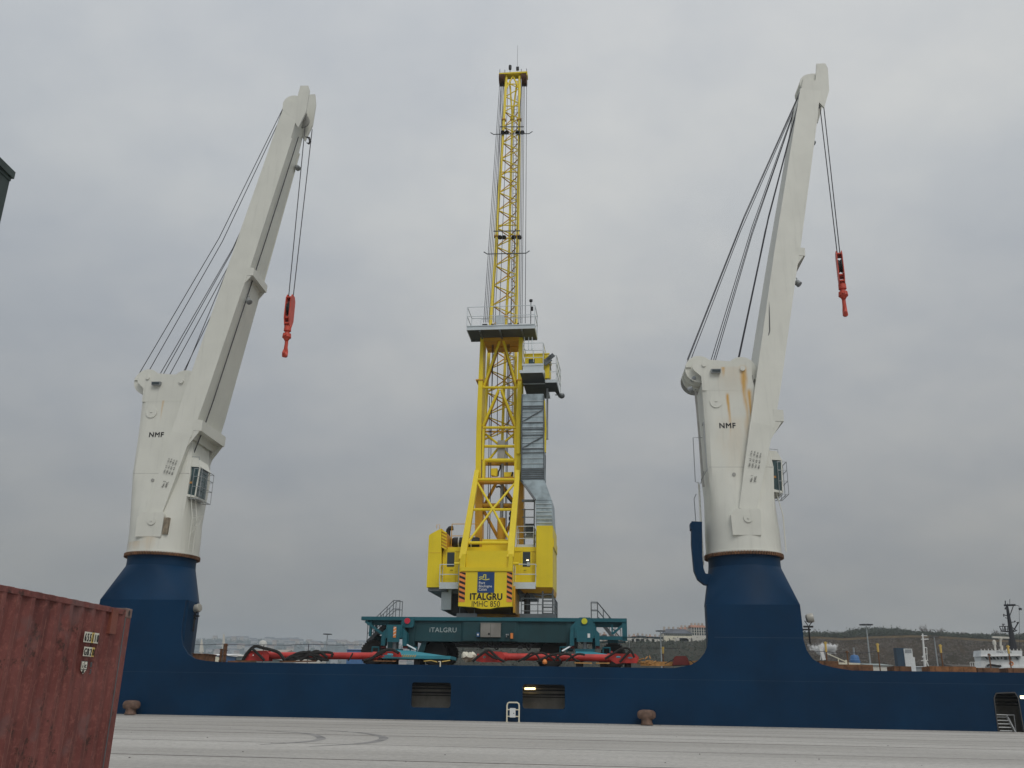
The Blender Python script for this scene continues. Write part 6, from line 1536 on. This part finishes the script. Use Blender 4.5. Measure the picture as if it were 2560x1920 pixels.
# scrub: many small bush clumps
def bushes(name, at, x0, x1, f0, f1, n, s, m, dens=10):
    mb = MB()
    for _ in range(n):
        px, f = rr.uniform(x0, x1), rr.uniform(f0, f1) ** .9; p = at(px, f); h_ = rr.uniform(.5, 1.3) * s
        for k in range(dens):
            c_ = p + Vector((rr.gauss(0, h_ * .45), rr.gauss(0, h_ * .45), abs(rr.gauss(0, h_ * .5)))); a = Vector((rr.uniform(-1, 1), rr.uniform(-1, 1), rr.uniform(-1, 1))).normalized() * h_ * .35; b_ = a.orthogonal().normalized() * h_ * rr.uniform(.15, .3)
            mb.add([c_ - a, c_ + b_, c_ + a, c_ - b_], [(0, 1, 2, 3)])
    o = mb.build(name, m, None, base=(0, 0, 0)); o['kind'] = 'stuff'; o['category'] = 'scrub'; return o
o = bushes('scrub', mid, 1130, 1990, .05, .97, 3000, 1.15, 'leaf'); o['label'] = 'grey green scrub covering the hillside behind the chassis'
o = bushes('scrub', brn, 1990, 2700, .03, .80, 3000, 1.1, 'twig'); o['label'] = 'brown winter scrub on the hillside right of the right pedestal'
o = bushes('hedge_belt', brn, 1990, 2700, .86, 1.0, 3400, 1.45, 'leaf', 9); o['label'] = 'dark belt of bare woodland along the crest on the right'
o = bushes('woodland', WD, 2100, 2350, .6, 1.0, 900, 1.3, 'leaf', 9); o['label'] = 'flat topped dark woodland on the crest behind the lamp mast'
o = bushes('town_greenery', town, 400, 1150, .25, .98, 1300, 6.0, 'leaf', 7); o['label'] = 'hazy trees and gardens among the far town houses'
# pale track across the brown hillside
mb = MB(); Lp_ = [brn(x, .80 + .02 * math.sin(x / 60)) + Vector((0, -.6, .9)) for x in range(2010, 2640, 12)]
V = [p + Vector((0, 0, d)) for d in (0, 1.0) for p in Lp_]; n = len(Lp_); mb.add(V, [(i, i + 1, n + i + 1, n + i) for i in range(n - 1)]); o = mb.build('track', land('track_earth', (.17, .13, .08), (.21, .16, .10), (.12, .10, .06), .1), None, base=(0, 0, 0)); o['kind'] = 'structure'
# ---- bare trees on the skyline
def tree(px, py, Yd, h, label, at=None, zb_=None, dense=1., group='bare trees on the right hand crest'):
    p = AW(px, py, Yd); z0 = p.z if zb_ is None else zb_; base = (p.x, Yd, z0); t = thing('bare_tree', label, 'tree', base, frame='W', group=group)
    mb = MB(); b = Vector(base); mb.tube(b - Vector((0, 0, 1)), b + Vector((0, 0, h * .45)), h * .035, h * .02, n=6); limbs = []
    for k in range(9):
        a = rr.uniform(0, 6.28); s = b + Vector((0, 0, h * rr.uniform(.22, .48))); e = s + Vector((math.cos(a) * h * rr.uniform(.18, .38), math.sin(a) * h * .25, h * rr.uniform(.25, .50))); mb.tube(s, e, h * .014, h * .005, n=5); limbs.append((s, e))
    mb.build('trunk', 'bark', t); mb = MB()
    for s, e in limbs:
        for k in range(int(20 * dense)):
            c_ = s.lerp(e, rr.uniform(.25, 1.1)) + Vector((rr.gauss(0, h * .05), rr.gauss(0, h * .05), rr.gauss(0, h * .05))); d = Vector((rr.uniform(-1, 1), rr.uniform(-1, 1), rr.uniform(-.1, 1.3))).normalized() * h * rr.uniform(.05, .12); w_ = d.orthogonal().normalized() * h * .017
            mb.add([c_ - w_, c_ + w_, c_ + d], [(0, 1, 2)])
    mb.build('crown', 'twig', t)
TL = [(2034, 1592, 9, 'bare tree close behind the floodlight of the right pedestal'), (2022, 1594, 6, 'small bare tree just right of the right pedestal'), (2128, 1592, 7, 'bare tree at the left foot of the wooded crest'), (2311, 1588, 11, 'tallest bare tree just right of the wooded crest'), (2324, 1590, 9, 'bare tree beside the tallest one on the crest'), (2352, 1590, 9, 'rounded bare tree above the pale boat mast'),
      (2362, 1592, 7, 'smaller bare tree right of the rounded one'), (2399, 1594, 7, 'bare tree midway between the boat mast and the white wheelhouse'), (2413, 1594, 8, 'peaked bare tree left of the wheelhouse'), (2455, 1595, 5, 'low bare tree left of the radar bar'), (2490, 1594, 9, 'bare tree behind the radar bar'), (2500, 1594, 8, 'bare tree left of the black mast'), (2512, 1594, 7, 'bare tree behind the foot of the black mast'), (2545, 1596, 7, 'bare tree at the right border behind the wheelhouse')]
for x, y, h, lb in TL: tree(x, y + 6, 500, h * .62, lb, dense=1.6)
# ---- houses
HOUSE_N = 0
def house(px, pyb, wpx, hpx, Yd, label, wall='housewall', roof='slate', roofpx=4, depth=9, wins=(4, 2), chim=2, group=None, hip=False, detail=True):
    a = AW(px, pyb, Yd); b_ = AW(px + wpx, pyb, Yd); w = b_.x - a.x; h = hpx * Yd / 2500.0 * 1.12; rh = roofpx * Yd / 2500.0 * 1.12
    z0 = a.z; x0 = a.x; t = thing('house', label, 'house', (x0, Yd, z0), frame='W', group=group)
    mb = MB(); mb.box((x0, Yd, z0 - 6), (x0 + w, Yd + depth, z0 + h)); wl = mb.build('wall', wall, t)
    hp = rh * .9 if hip else 0; mb = MB(); e = .3
    mb.add([(x0 - e, Yd - e, z0 + h), (x0 + w + e, Yd - e, z0 + h), (x0 + w + e, Yd + depth + e, z0 + h), (x0 - e, Yd + depth + e, z0 + h), (x0 + hp, Yd + depth / 2, z0 + h + rh), (x0 + w - hp, Yd + depth / 2, z0 + h + rh)], [(0, 1, 5, 4), (2, 3, 4, 5), (1, 2, 5), (3, 0, 4), (0, 3, 2, 1)])
    rf = mb.build('roof', roof, t)
    if chim:
        for k in range(chim):
            mb = MB(); cx = x0 + w * (k + .5) / chim; mb.box((cx - .5, Yd + depth / 2 - .4, z0 + h + rh * .5), (cx + .5, Yd + depth / 2 + .4, z0 + h + rh + 1.1)); mb.build('chimney', 'housewall2', rf)
    if detail and wins:
        nx, ny = wins
        for j in range(ny):
            for i in range(nx):
                cx, cz = x0 + w * (i + .5) / nx, z0 + h * (j + .55) / ny; mb = MB(); mb.box((cx - .45, Yd - .06, cz - .6), (cx + .45, Yd - .01, cz + .6)); mb.build('window', 'glass', t)
    return t
gh = 'houses along the top of the hillside'
house(1660, 1590, 70, 6.5, 508, 'long cream terrace under a dark slate hipped roof on the hilltop', 'cream', 'slate', 12, 12, (14, 1), 6, gh, hip=True)
house(1704, 1585, 28, 9, 520, 'white house with orange tiled roof behind the slate terrace', 'housewall', 'tile', 8, 10, (5, 2), 3, gh)
house(1730, 1589, 36, 19, 508, 'tall white house block with orange tiled roof beside the right pedestal', 'housewall', 'tile', 7, 10, (6, 3), 4, gh)
xs = [(1498, 10, 9, 0), (1509, 8, 12, 1), (1520, 12, 7, 0), (1540, 7, 8, 0), (1569, 13, 6, 0), (1583, 9, 8, 1), (1594, 7, 9, 0), (1603, 12, 8, 2), (1616, 6, 6, 0), (1623, 10, 7, 1), (1635, 12, 6, 2), (1648, 9, 5, 0)]
hl = ['cream flat block seen through the right end frame of the chassis, leftmost', 'brownish block second from the left in the end frame', 'low pale block in the middle of the end frame', 'small white house at the right of the end frame', 'low white house just right of the chassis end', 'brown house third from the chassis end on the hilltop', 'narrow white house left of the dark windowed block', 'dark house in the middle of the hilltop row', 'tiny white house left of the first lamp mast', 'brown fronted house left of the hilltop lamp mast', 'dark house behind the head of the hilltop lamp mast', 'small pale house touching the slate terrace']
for (x, w_, h_, k), lb in zip(xs, hl): house(x, 1597, w_, h_ - 2.0, 505, lb, ('housewall', 'housewall2', 'housewall2')[k], ('slate', 'tile', 'slate')[k], 2.2, 8, (3, 1), 1, gh)
# little white vans and sheds under the row
vl = [(1575, 1601), (1590, 1602.5), (1600, 1601), (1612, 1603), (1626, 1602), (1640, 1603.5), (1705, 1601), (1715, 1600), (1744, 1600)]
for i, (x, y) in enumerate(vl):
    p = AW(x, y, 499); mb = MB(); w_ = 4.5 if i < 6 else 7.; mb.prism([(p.x - w_ / 2, p.z - 1), (p.x + w_ / 2, p.z - 1), (p.x + w_ / 2, p.z + .4), (p.x + w_ * .38, p.z + 1.2), (p.x - w_ * .5, p.z + 1.2)], 'v', 499, 501)
    single(mb, 'parked_van', 'housewall', ['white van parked first right of the chassis end', 'white van parked second right of the chassis end', 'white van below the narrow white house', 'white van left of the hilltop lamp mast', 'white van at the hilltop lamp mast pole', 'white van just right of the lamp mast pole', 'pale lorry below the slate terrace', 'pale lorry below the orange roofed house', 'pale lorry beside the pedestal on the hillside'][i], 'van', (p.x, 499, p.z - 1), frame='W', group='pale vehicles parked on the hillside')
# far hazy town
for i in range(150):
    px = rr.uniform(480, 1150); f = rr.uniform(.35, .99); p = town(px, f); t_ = rr.random(); w = rr.uniform(10, 30); h_ = rr.uniform(6, 11); x0, y0, z0 = p.x, p.y - 6, p.z
    t = thing('town_house', 'small hazy house in the far town left of the yellow crane', 'house', (x0, y0, z0), frame='W', group='hazy houses of the far town')
    mb = MB(); mb.box((x0, y0, z0 - 5), (x0 + w, y0 + 10, z0 + h_)); mb.build('wall', ('town_wall', 'housewall2', 'town_wall')[i % 3], t)
    mb = MB(); mb.add([(x0 - .5, y0 - .5, z0 + h_), (x0 + w + .5, y0 - .5, z0 + h_), (x0 + w + .5, y0 + 10.5, z0 + h_), (x0 - .5, y0 + 10.5, z0 + h_), (x0, y0 + 5, z0 + h_ + 4), (x0 + w, y0 + 5, z0 + h_ + 4)], [(0, 1, 5, 4), (2, 3, 4, 5), (1, 2, 5), (3, 0, 4)]); mb.build('roof', ('slate', 'town_roof', 'slate')[(i * 7) % 3], t)
p = AW(607, 1602, 3150); mb = MB(); mb.box((p.x - 5, 3150, p.z - 15), (p.x + 5, 3160, p.z + 10)); mb.lathe((p.x, 3155, p.z + 10), (0, 0, 1), [(5, 0), (3, 1.5), (.3, 9)], 8); single(mb, 'church_tower', 'slate', 'tiny church tower on the hazy skyline left of the yellow crane', 'church', (p.x, 3150, p.z - 15), frame='W')
p = AW(657, 1611, 1500); mb = MB(); mb.lathe(p - Vector((0, 0, 6)), (0, 0, 1), [(6, 0), (6.5, 6), (6, 9), (4, 11.5), (.5, 12.5)], 14); single(mb, 'water_tank', 'housewall', 'pale domed tank in front of the hazy town', 'tank', tuple(p - Vector((0, 0, 6))), frame='W')
# port sheds and stores behind the deck on the left
def shed(px0, px1, ybase, yeave, yridge, Yd, label, wall, roof, depth=14, name='port_shed', windows=0):
    a, b_ = AW(px0, ybase, Yd), AW(px1, ybase, Yd); ze, zr = AW(px0, yeave, Yd).z, AW(px0, yridge, Yd).z; t = thing(name, label, 'shed', (a.x, Yd, .4), frame='W')
    mb = MB(); mb.box((a.x, Yd, -1), (b_.x, Yd + depth, ze)); mb.build('wall', wall, t)
    mb = MB(); mb.add([(a.x - .4, Yd - .4, ze), (b_.x + .4, Yd - .4, ze), (b_.x + .4, Yd + depth, ze), (a.x - .4, Yd + depth, ze), (a.x - .4, Yd + depth / 2, zr), (b_.x + .4, Yd + depth / 2, zr)], [(0, 1, 5, 4), (2, 3, 4, 5), (1, 2, 5), (3, 0, 4)]); mb.build('roof', roof, t)
    if windows:
        mb = MB()
        for k in range(windows): x = a.x + (b_.x - a.x) * (k + .5) / windows; mb.box((x - .6, Yd - .05, ze - 2.4), (x + .6, Yd - .01, ze - .9))
        mb.build('window_band', 'glass', t)
shed(515, 560, 1660, 1638, 1629, 240, 'shed with white ribbed roof left of the first sling', 'blue_paint', 'white', 26)
shed(560, 640, 1660, 1640, 1631, 250, 'blue grey shed with pale roof behind the left sling', 'shed_panel', 'housewall', 30, windows=8)
shed(615, 712, 1650, 1629, 1621, 330, 'long grey shed with dull red roof behind the left red beam', 'steel_grey', 'housewall2', 14)
shed(866, 906, 1650, 1624, 1621, 300, 'blue box like store left of the chassis', 'blue_paint', 'blue_paint', 10)
shed(740, 800, 1650, 1633, 1630, 360, 'low pale store between the lamp mast and the grey shed', 'housewall', 'shed_panel', 12)
shed(2177, 2232, 1676, 1663, 1656, 240, 'low white shed with mossy roof right of the blue tank', 'housewall', 'shed_panel', 16)
shed(2275, 2330, 1676, 1667, 1664, 245, 'low grey shed behind the white boat mast', 'steel_grey', 'galv', 10)
shed(2385, 2470, 1680, 1664, 1660, 340, 'long dull brown shed left of the white wheelhouse', 'housewall2', 'twig', 12)
mb = MB(); a, b_ = AW(513, 1657, 170), AW(562, 1642, 170)
mb.box((a.x, 170, -1), (b_.x, 170.6, b_.z)); bw = single(mb, 'parapet_wall', 'cream', 'pale openwork parapet beside the brown coaming at the left', 'wall', (a.x, 170, -1), frame='W')
for k in range(3):
    for j in range(11): pass
for i, (x, yt, yb, w_) in enumerate(((503, 1598, 1630, 2.2), (558.5, 1585, 1636, 2.4))):
    p = AW(x, yb, 200); q_ = AW(x, yt, 200); mb = MB(); mb.add([(p.x - .42, 200, p.z), (p.x + .42, 200, p.z), (p.x + .42, 200.6, p.z), (p.x - .42, 200.6, p.z), (q_.x - .12, 200.2, q_.z), (q_.x + .12, 200.2, q_.z), (q_.x + .12, 200.4, q_.z), (q_.x - .12, 200.4, q_.z)], [(0, 1, 5, 4), (1, 2, 6, 5), (2, 3, 7, 6), (3, 0, 4, 7), (4, 5, 6, 7), (0, 3, 2, 1)]); mb.tube((p.x, 200.3, 0), (p.x, 200.3, p.z), .3)
    single(mb, 'pylon', 'housewall', ('short pale tapered pylon nearest the left pedestal', 'tall pale tapered pylon beside the rusty deck posts')[i], 'pylon', (p.x, 200, 0), frame='W')
# ---- lamp masts
def lamp_mast(px, ytop, Yd, label, hw=16):
    p = AW(px, ytop, Yd); s = Yd / 2500; t = thing('lamp_mast', label, 'lamp mast', (p.x, Yd, .4), frame='W', group='tall lamp masts of the port')
    mb = MB(); mb.tube((p.x, Yd, .4), (p.x, Yd, p.z), .38, .2, n=10); mb.build('pole', 'pole_grey', t); mb = MB(); w = hw * s
    ring = [Vector((p.x + w * .8 * math.cos(a), Yd + w * .8 * math.sin(a), p.z - .1)) for a in [2 * math.pi * k / 12 for k in range(13)]]; mb.path(ring, .12, 5); mb.tube((p.x - w * .8, Yd, p.z - .1), (p.x + w * .8, Yd, p.z - .1), .1); mb.build('ring', 'pole_grey', t)
    for k in range(8):
        a = 2 * math.pi * k / 8; c_ = Vector((p.x + w * .95 * math.cos(a), Yd + w * .95 * math.sin(a), p.z - .25)); mb = MB(); mb.cbox(c_, (1.0, 1.0, .35)); mb.build('lamp_head', 'mast_black', t)
lamp_mast(819, 1584, 420, 'distant lamp mast above the left red beam', 9); lamp_mast(1651, 1576, 380, 'hilltop side lamp mast left of the right pedestal', 10); lamp_mast(2165, 1560, 330, 'nearest tall lamp mast right of the right pedestal', 14); lamp_mast(2335, 1591, 400, 'lamp mast just right of the white boat mast', 10)
for x, y in ((890, 1598), (785, 1600), (1572, 1574)):
    p = AW(x, y, 420); mb = MB(); mb.tube((p.x, 420, 0), p, .14, .08); single(mb, 'thin_pole', 'pole_grey', {890: 'thin distant pole left of the chassis', 785: 'thin distant pole left of the lamp mast over the red beam', 1572: 'thin pole close to the right end of the chassis'}[x], 'pole', (p.x, 420, 0), frame='W')
# ---- blue tank, ramp, funnel pair, white boat mast
Yd = 130; p = AW(2138, 1660, Yd); s = Yd / 2500
t = thing('blue_tank', 'blue domed tank with a short stack behind the deck, right of the steam', 'tank', (p.x, Yd, p.z - 2), frame='W')
mb = MB(); mb.lathe(p - Vector((0, 0, 2)), (0, 0, 1), [(.62, 0), (.62, 2.0), (.70, 2.1), (.70, 2.5), (.62, 2.6), (.60, 2.9), (.45, 3.15), (.05, 3.25)], 20); mb.build('tank', 'blue_paint', t)
mb = MB(); mb.tube(p + Vector((0, 0, 1.1)), p + Vector((0, 0, 2.2)), .13); mb.build('stack', 'steel_grey', t)
Yd = 120
mb = MB(); a, b_ = AW(2066, 1633, Yd), AW(2130, 1661, Yd); mb.bar(a, b_, .12); c_ = AW(2096, 1660, Yd); d_ = AW(2150, 1662, Yd); mb.bar(c_, d_, .25, .4); mb.bar(AW(2096, 1645, Yd), c_, .1); mb.bar(AW(2115, 1650, Yd), AW(2116, 1662, Yd), .2)
single(mb, 'gangway_frame', 'cream', 'pale sloping gangway frame left of the blue tank', 'gangway', (a.x, Yd, 0), frame='W')
mb = MB(); mb.bar(AW(2049, 1614, 110), AW(2060, 1650, 110), .38, .2); mb.bar(AW(2051, 1650, 110), AW(2055, 1622, 110), .06); single(mb, 'leaning_post', 'white', 'thick white leaning post in front of the steam', 'post', (AW(2050, 1650, 110).x, 110, 2), frame='W')
Yd = 200; t = thing('tower_block', 'dark blue tower with a pale stepped grey side rising behind the deck', 'tower', (AW(2246, 1670, Yd).x, Yd, 0), frame='W')
a, b_ = AW(2246, 1670, Yd), AW(2264, 1620, Yd); mb = MB(); mb.box((a.x, Yd, -1), (b_.x, Yd + 1.5, b_.z)); mb.build('wall', 'tower_blue', t)
a2, b2_ = AW(2264, 1670, Yd), AW(2279, 1622, Yd); c2, d2 = AW(2279, 1670, Yd), AW(2286, 1643, Yd); mb = MB(); mb.box((a2.x + .01, Yd - .2, -1), (b2_.x, Yd + 1.5, b2_.z)); mb.box((b2_.x + .005, Yd - .1, -1), (d2.x, Yd + 1.5, d2.z)); side_ = mb.build('side', 'ship_white', t)
mb = MB(); mb.box((a2.x + .2, Yd - .25, b2_.z - .9), (b2_.x - .2, Yd - .21, b2_.z - .15)); mb.build('window', 'steel_grey', side_)
Yd = 105; t = thing('boat_mast', 'white boat mast with crossarms and a small lattice, behind the deck', 'mast', tuple(AW(2312, 1675, Yd)), frame='W')
def W_(x, y): return AW(x, y, Yd)
mb = MB(); mb.tube(W_(2313.5, 1676), W_(2306.5, 1584), .16, .07, n=10); mb.build('mast', 'white', t)
mb = MB(); 
for (x0, y0, x1, y1, r_) in ((2303, 1589, 2318, 1589.5, .045), (2303, 1598.5, 2321, 1598, .06), (2310, 1619, 2317, 1619, .05), (2317, 1619, 2318, 1650, .04), (2303, 1652, 2320, 1651, .05), (2308, 1635, 2318, 1635, .04), (2314, 1650, 2324, 1671, .07), (2306, 1642, 2311, 1642, .1)): mb.tube(W_(x0, y0), W_(x1, y1), r_, n=6)
mb.build('crossarm', 'white', t)
# ---- white wheelhouse with the black lattice mast
Yd = 108
def S4(x, y, d=0): return AW(2400 + x / 8.294, 1480 + y / 8.295, Yd + d)
t = thing('moored_vessel', 'vessel with white wheelhouse and black signal mast behind the deck at the right border', 'vessel', tuple(S4(700, 1650)), frame='W')
def fr_(name, pts, d0, d1, m, par=t): mb = MB(); mb.prism([(S4(x, y, d0).x, S4(x, y, d0).z) for x, y in pts], 'v', Yd + d0, Yd + d1); return mb.build(name, m, par)
wh = fr_('wheelhouse', [(430, 1335), (440, 1210), (1290, 1215), (1290, 1330)], 0, 1.8, 'ship_white'); fr_('cabin', [(445, 1800), (445, 1440), (430, 1336), (1400, 1331), (1400, 1800)], .35, 1.9, 'ship_white')
fr_('lower_deck', [(215, 1800), (215, 1560), (560, 1535), (1400, 1545), (1400, 1800)], .1, 2.0, 'ship_white'); fr_('deck_band', [(430, 1338), (430, 1325), (1290, 1312), (1290, 1328)], -.15, .34, 'white')
for pts in ([(515, 1345), (545, 1345), (600, 1400), (560, 1400)], [(600, 1345), (640, 1345), (680, 1400), (640, 1400)], [(668, 1342), (715, 1342), (745, 1398), (700, 1398)], [(755, 1340), (790, 1340), (812, 1398), (785, 1398)], [(852, 1350), (872, 1350), (874, 1390), (856, 1390)], [(915, 1338), (980, 1338), (985, 1400), (925, 1400)], [(1015, 1338), (1065, 1338), (1068, 1402), (1020, 1402)], [(1150, 1342), (1190, 1342), (1215, 1400), (1180, 1400)]): fr_('window', pts, .28, .33, 'glass', wh)
mb = MB(); c_ = S4(1095, 1480); ring = [c_ + Vector((.19 * math.cos(a), .28, .19 * math.sin(a))) for a in [2 * math.pi * k / 14 for k in range(15)]]; mb.path(ring, .055, 6); mb.build('life_ring', 'orange', t)
mb = MB(); rl = [S4(220 + k * 45, 1552 - k * 1.5, .05) for k in range(8)]; mb.path([p + Vector((0, 0, .5)) for p in rl], .03, 4)
for p in rl: mb.tube(p, p + Vector((0, 0, .5)), .03, n=4)
rl = [S4(440 + k * 75, 1212, .1) for k in range(12)]
for p in rl: mb.tube(p, p + Vector((0, 0, .18)), .04, n=4)
mb.build('guard_rail', 'white', t)
o_ = S4(760, 1262); text_mb('MNG TYNE', (o_.x, Yd, o_.z), .27, .012, bold=.01, squeeze=1.2, spacing=1.1).build('lettering', 'slate', wh)
mb = MB(); mb.path([S4(560, 1530, -.1), S4(600, 1510, -.1), S4(680, 1515, -.1), S4(760, 1530, -.1), S4(850, 1535, -.1)], .12, 6); mb.build('rubber_boat', 'black', t)
mm_ = MB(); mm_.tube(S4(1100, 1200, 2), S4(1060, 840, 2), .50, .26, n=10); mm_.tube(S4(1060, 840, 2), S4(975, 290, 2), .26, .13, n=10); mast = mm_.build('mast', 'mast_black', t)
mb = MB()
for (x0, y0, x1, y1, r_) in ((915, 275, 1145, 268, .12), (1145, 268, 1225, 290, .03), (940, 290, 940, 180, .06), (1033, 265, 1033, 145, .03), (1110, 275, 1015, 545, .05), (985, 260, 985, 240, .05), (900, 470, 990, 495, .05), (940, 530, 1000, 555, .04), (905, 455, 910, 510, .06), (1030, 630, 1140, 620, .05), (1135, 595, 1140, 625, .08), (1060, 820, 1110, 800, .1), (1110, 800, 1210, 630, .07), (1040, 700, 1170, 800, .05), (1170, 790, 1172, 805, .08), (1180, 640, 1215, 632, .09), (1080, 830, 1165, 805, .06)): mb.tube(S4(x0, y0, 2), S4(x1, y1, 2), r_, n=6)
mb.lathe(S4(955, 360, 2), (0, 0, 1), [(.18, 0), (.1, .25)], 8); mb.build('yardarm', 'mast_black', mast)
mb = MB()
for (x0, y0, x1, y1, r_) in ((820, 712, 1020, 710, .045), (835, 770, 1020, 770, .035), (855, 805, 1040, 825, .10), (820, 712, 855, 805, .05), (880, 700, 900, 810, .04), (930, 705, 940, 815, .09), (985, 710, 990, 820, .04), (870, 665, 930, 668, .05), (895, 665, 895, 710, .06)): mb.tube(S4(x0, y0, 2), S4(x1, y1, 2), r_, n=5)
mb.build('crow_nest', 'mast_black', mast)
mb = MB(); mb.bar(S4(668, 935, 1), S4(1010, 950, 1), .28, .2); rd = mb.build('radar', 'housewall', t)
mb = MB(); mb.tube(S4(842, 1130, 1), S4(842, 960, 1), .12); mb.lathe(S4(842, 985, 1), (0, 0, 1), [(.2, 0), (.22, .2), (.12, .3)], 10); mb.tube(S4(865, 1205, 1), S4(865, 1110, 1), .16); mb.lathe(S4(735, 1200, 1), (0, 0, 1), [(.12, 0), (.12, .55), (.2, .6), (.2, .95), (.1, 1.1), (.02, 1.15)], 10); mb.build('dome', 'housewall', t)
mb = MB(); 
for x in (1232, 1265): p = S4(x, 352, 2); mb.lathe(p - Vector((0, 0, .15)), (0, 0, 1), [(.04, 0), (.09, .08), (.09, .22), (.04, .3)], 8)
mb.tube(S4(1225, 290, 2), S4(1240, 1210, 2), .02, n=4); mb.build('signal_shape', 'mast_black', mast)
# ---- steam: a loose white cloud low over the port
sm = bpy.data.materials.new('steam'); sm.use_nodes = True; nt = sm.node_tree; nt.nodes.remove(nt.nodes['Principled BSDF']); out_ = nt.nodes['Material Output']; pv = nn(nt, 'ShaderNodeVolumePrincipled'); pv.inputs['Color'].default_value = (1, 1, 1, 1)
tc = nn(nt, 'ShaderNodeTexCoord').outputs['Object']; mp = nn(nt, 'ShaderNodeMapping'); mp.inputs['Scale'].default_value = (1 / 4.2, 1 / 2.0, 1 / 1.9); nt.links.new(tc, mp.inputs[0]); vl_ = nn(nt, 'ShaderNodeVectorMath', operation='LENGTH'); nt.links.new(mp.outputs[0], vl_.inputs[0])
fo_ = ramp(nt, vl_.outputs['Value'], 1.0, .15); dn = mth(nt, 'MULTIPLY', ramp(nt, mth(nt, 'ADD', noise(nt, tc, .8, 6, .7), mth(nt, 'MULTIPLY', fo_, .32)), .62, .86), 5.); nt.links.new(dn, pv.inputs['Density']); nt.links.new(pv.outputs[0], out_.inputs['Volume'])
Yd = 190; mb = MB(); a = AW(2020, 1640, Yd); b_ = AW(2112, 1640, Yd); c_ = AW(2062, 1622, Yd); top = AW(2060, 1604, Yd)
mb.lathe((c_.x - 4.3, Yd, c_.z), (1, 0, 0), [(.05, 0), (1.4, .8), (2.0, 2.6), (2.1, 4.3), (2.0, 6.0), (1.4, 7.8), (.05, 8.6)], 18)
o = mb.build('steam', sm, None, base=(c_.x, Yd, c_.z)); o.location = (c_.x, Yd, c_.z); o['kind'] = 'stuff'; o['label'] = 'white puff of steam low behind the deck right of the pedestal'; o['category'] = 'steam'
# ---- loose grit on the quay
mb = MB()
for _ in range(45):
    px, py = rr.uniform(280, 2540), rr.uniform(1815, 1915); D = ray(px, py); p = E0 + D * (-EYE / D.z); s = rr.uniform(.01, .032)
    mb.add([p + Vector((-s, -s, .004)), p + Vector((s, -s * .6, .004)), p + Vector((s * .7, s, .004)), p + Vector((-s * .8, s * .9, .004)), p + Vector((0, 0, s * .8))], [(0, 1, 4), (1, 2, 4), (2, 3, 4), (3, 0, 4)])
o = mb.build('grit', 'joint', None, base=(0, 0, 0)); o['kind'] = 'stuff'; o['label'] = 'scattered dark grit on the quay concrete'; o['category'] = 'grit'
sc.cycles.volume_bounces = 2
# ---- haze
hm = bpy.data.materials.new('haze'); hm.use_nodes = True; nt = hm.node_tree; nt.nodes.remove(nt.nodes['Principled BSDF']); out_ = nt.nodes['Material Output']; pv = nn(nt, 'ShaderNodeVolumePrincipled')
pv.inputs['Color'].default_value = (.84, .93, 1, 1); pv.inputs['Density'].default_value = HAZE; nt.links.new(pv.outputs[0], out_.inputs['Volume'])
if HAZE:
    mb = MB(); mb.box((-9100, -610, -10), (9100, 9100, 190)); o = mb.build('haze', hm, None, base=(0, 0, 0)); o['kind'] = 'stuff'; o['label'] = 'pale harbour haze thickening with distance'; o['category'] = 'haze'
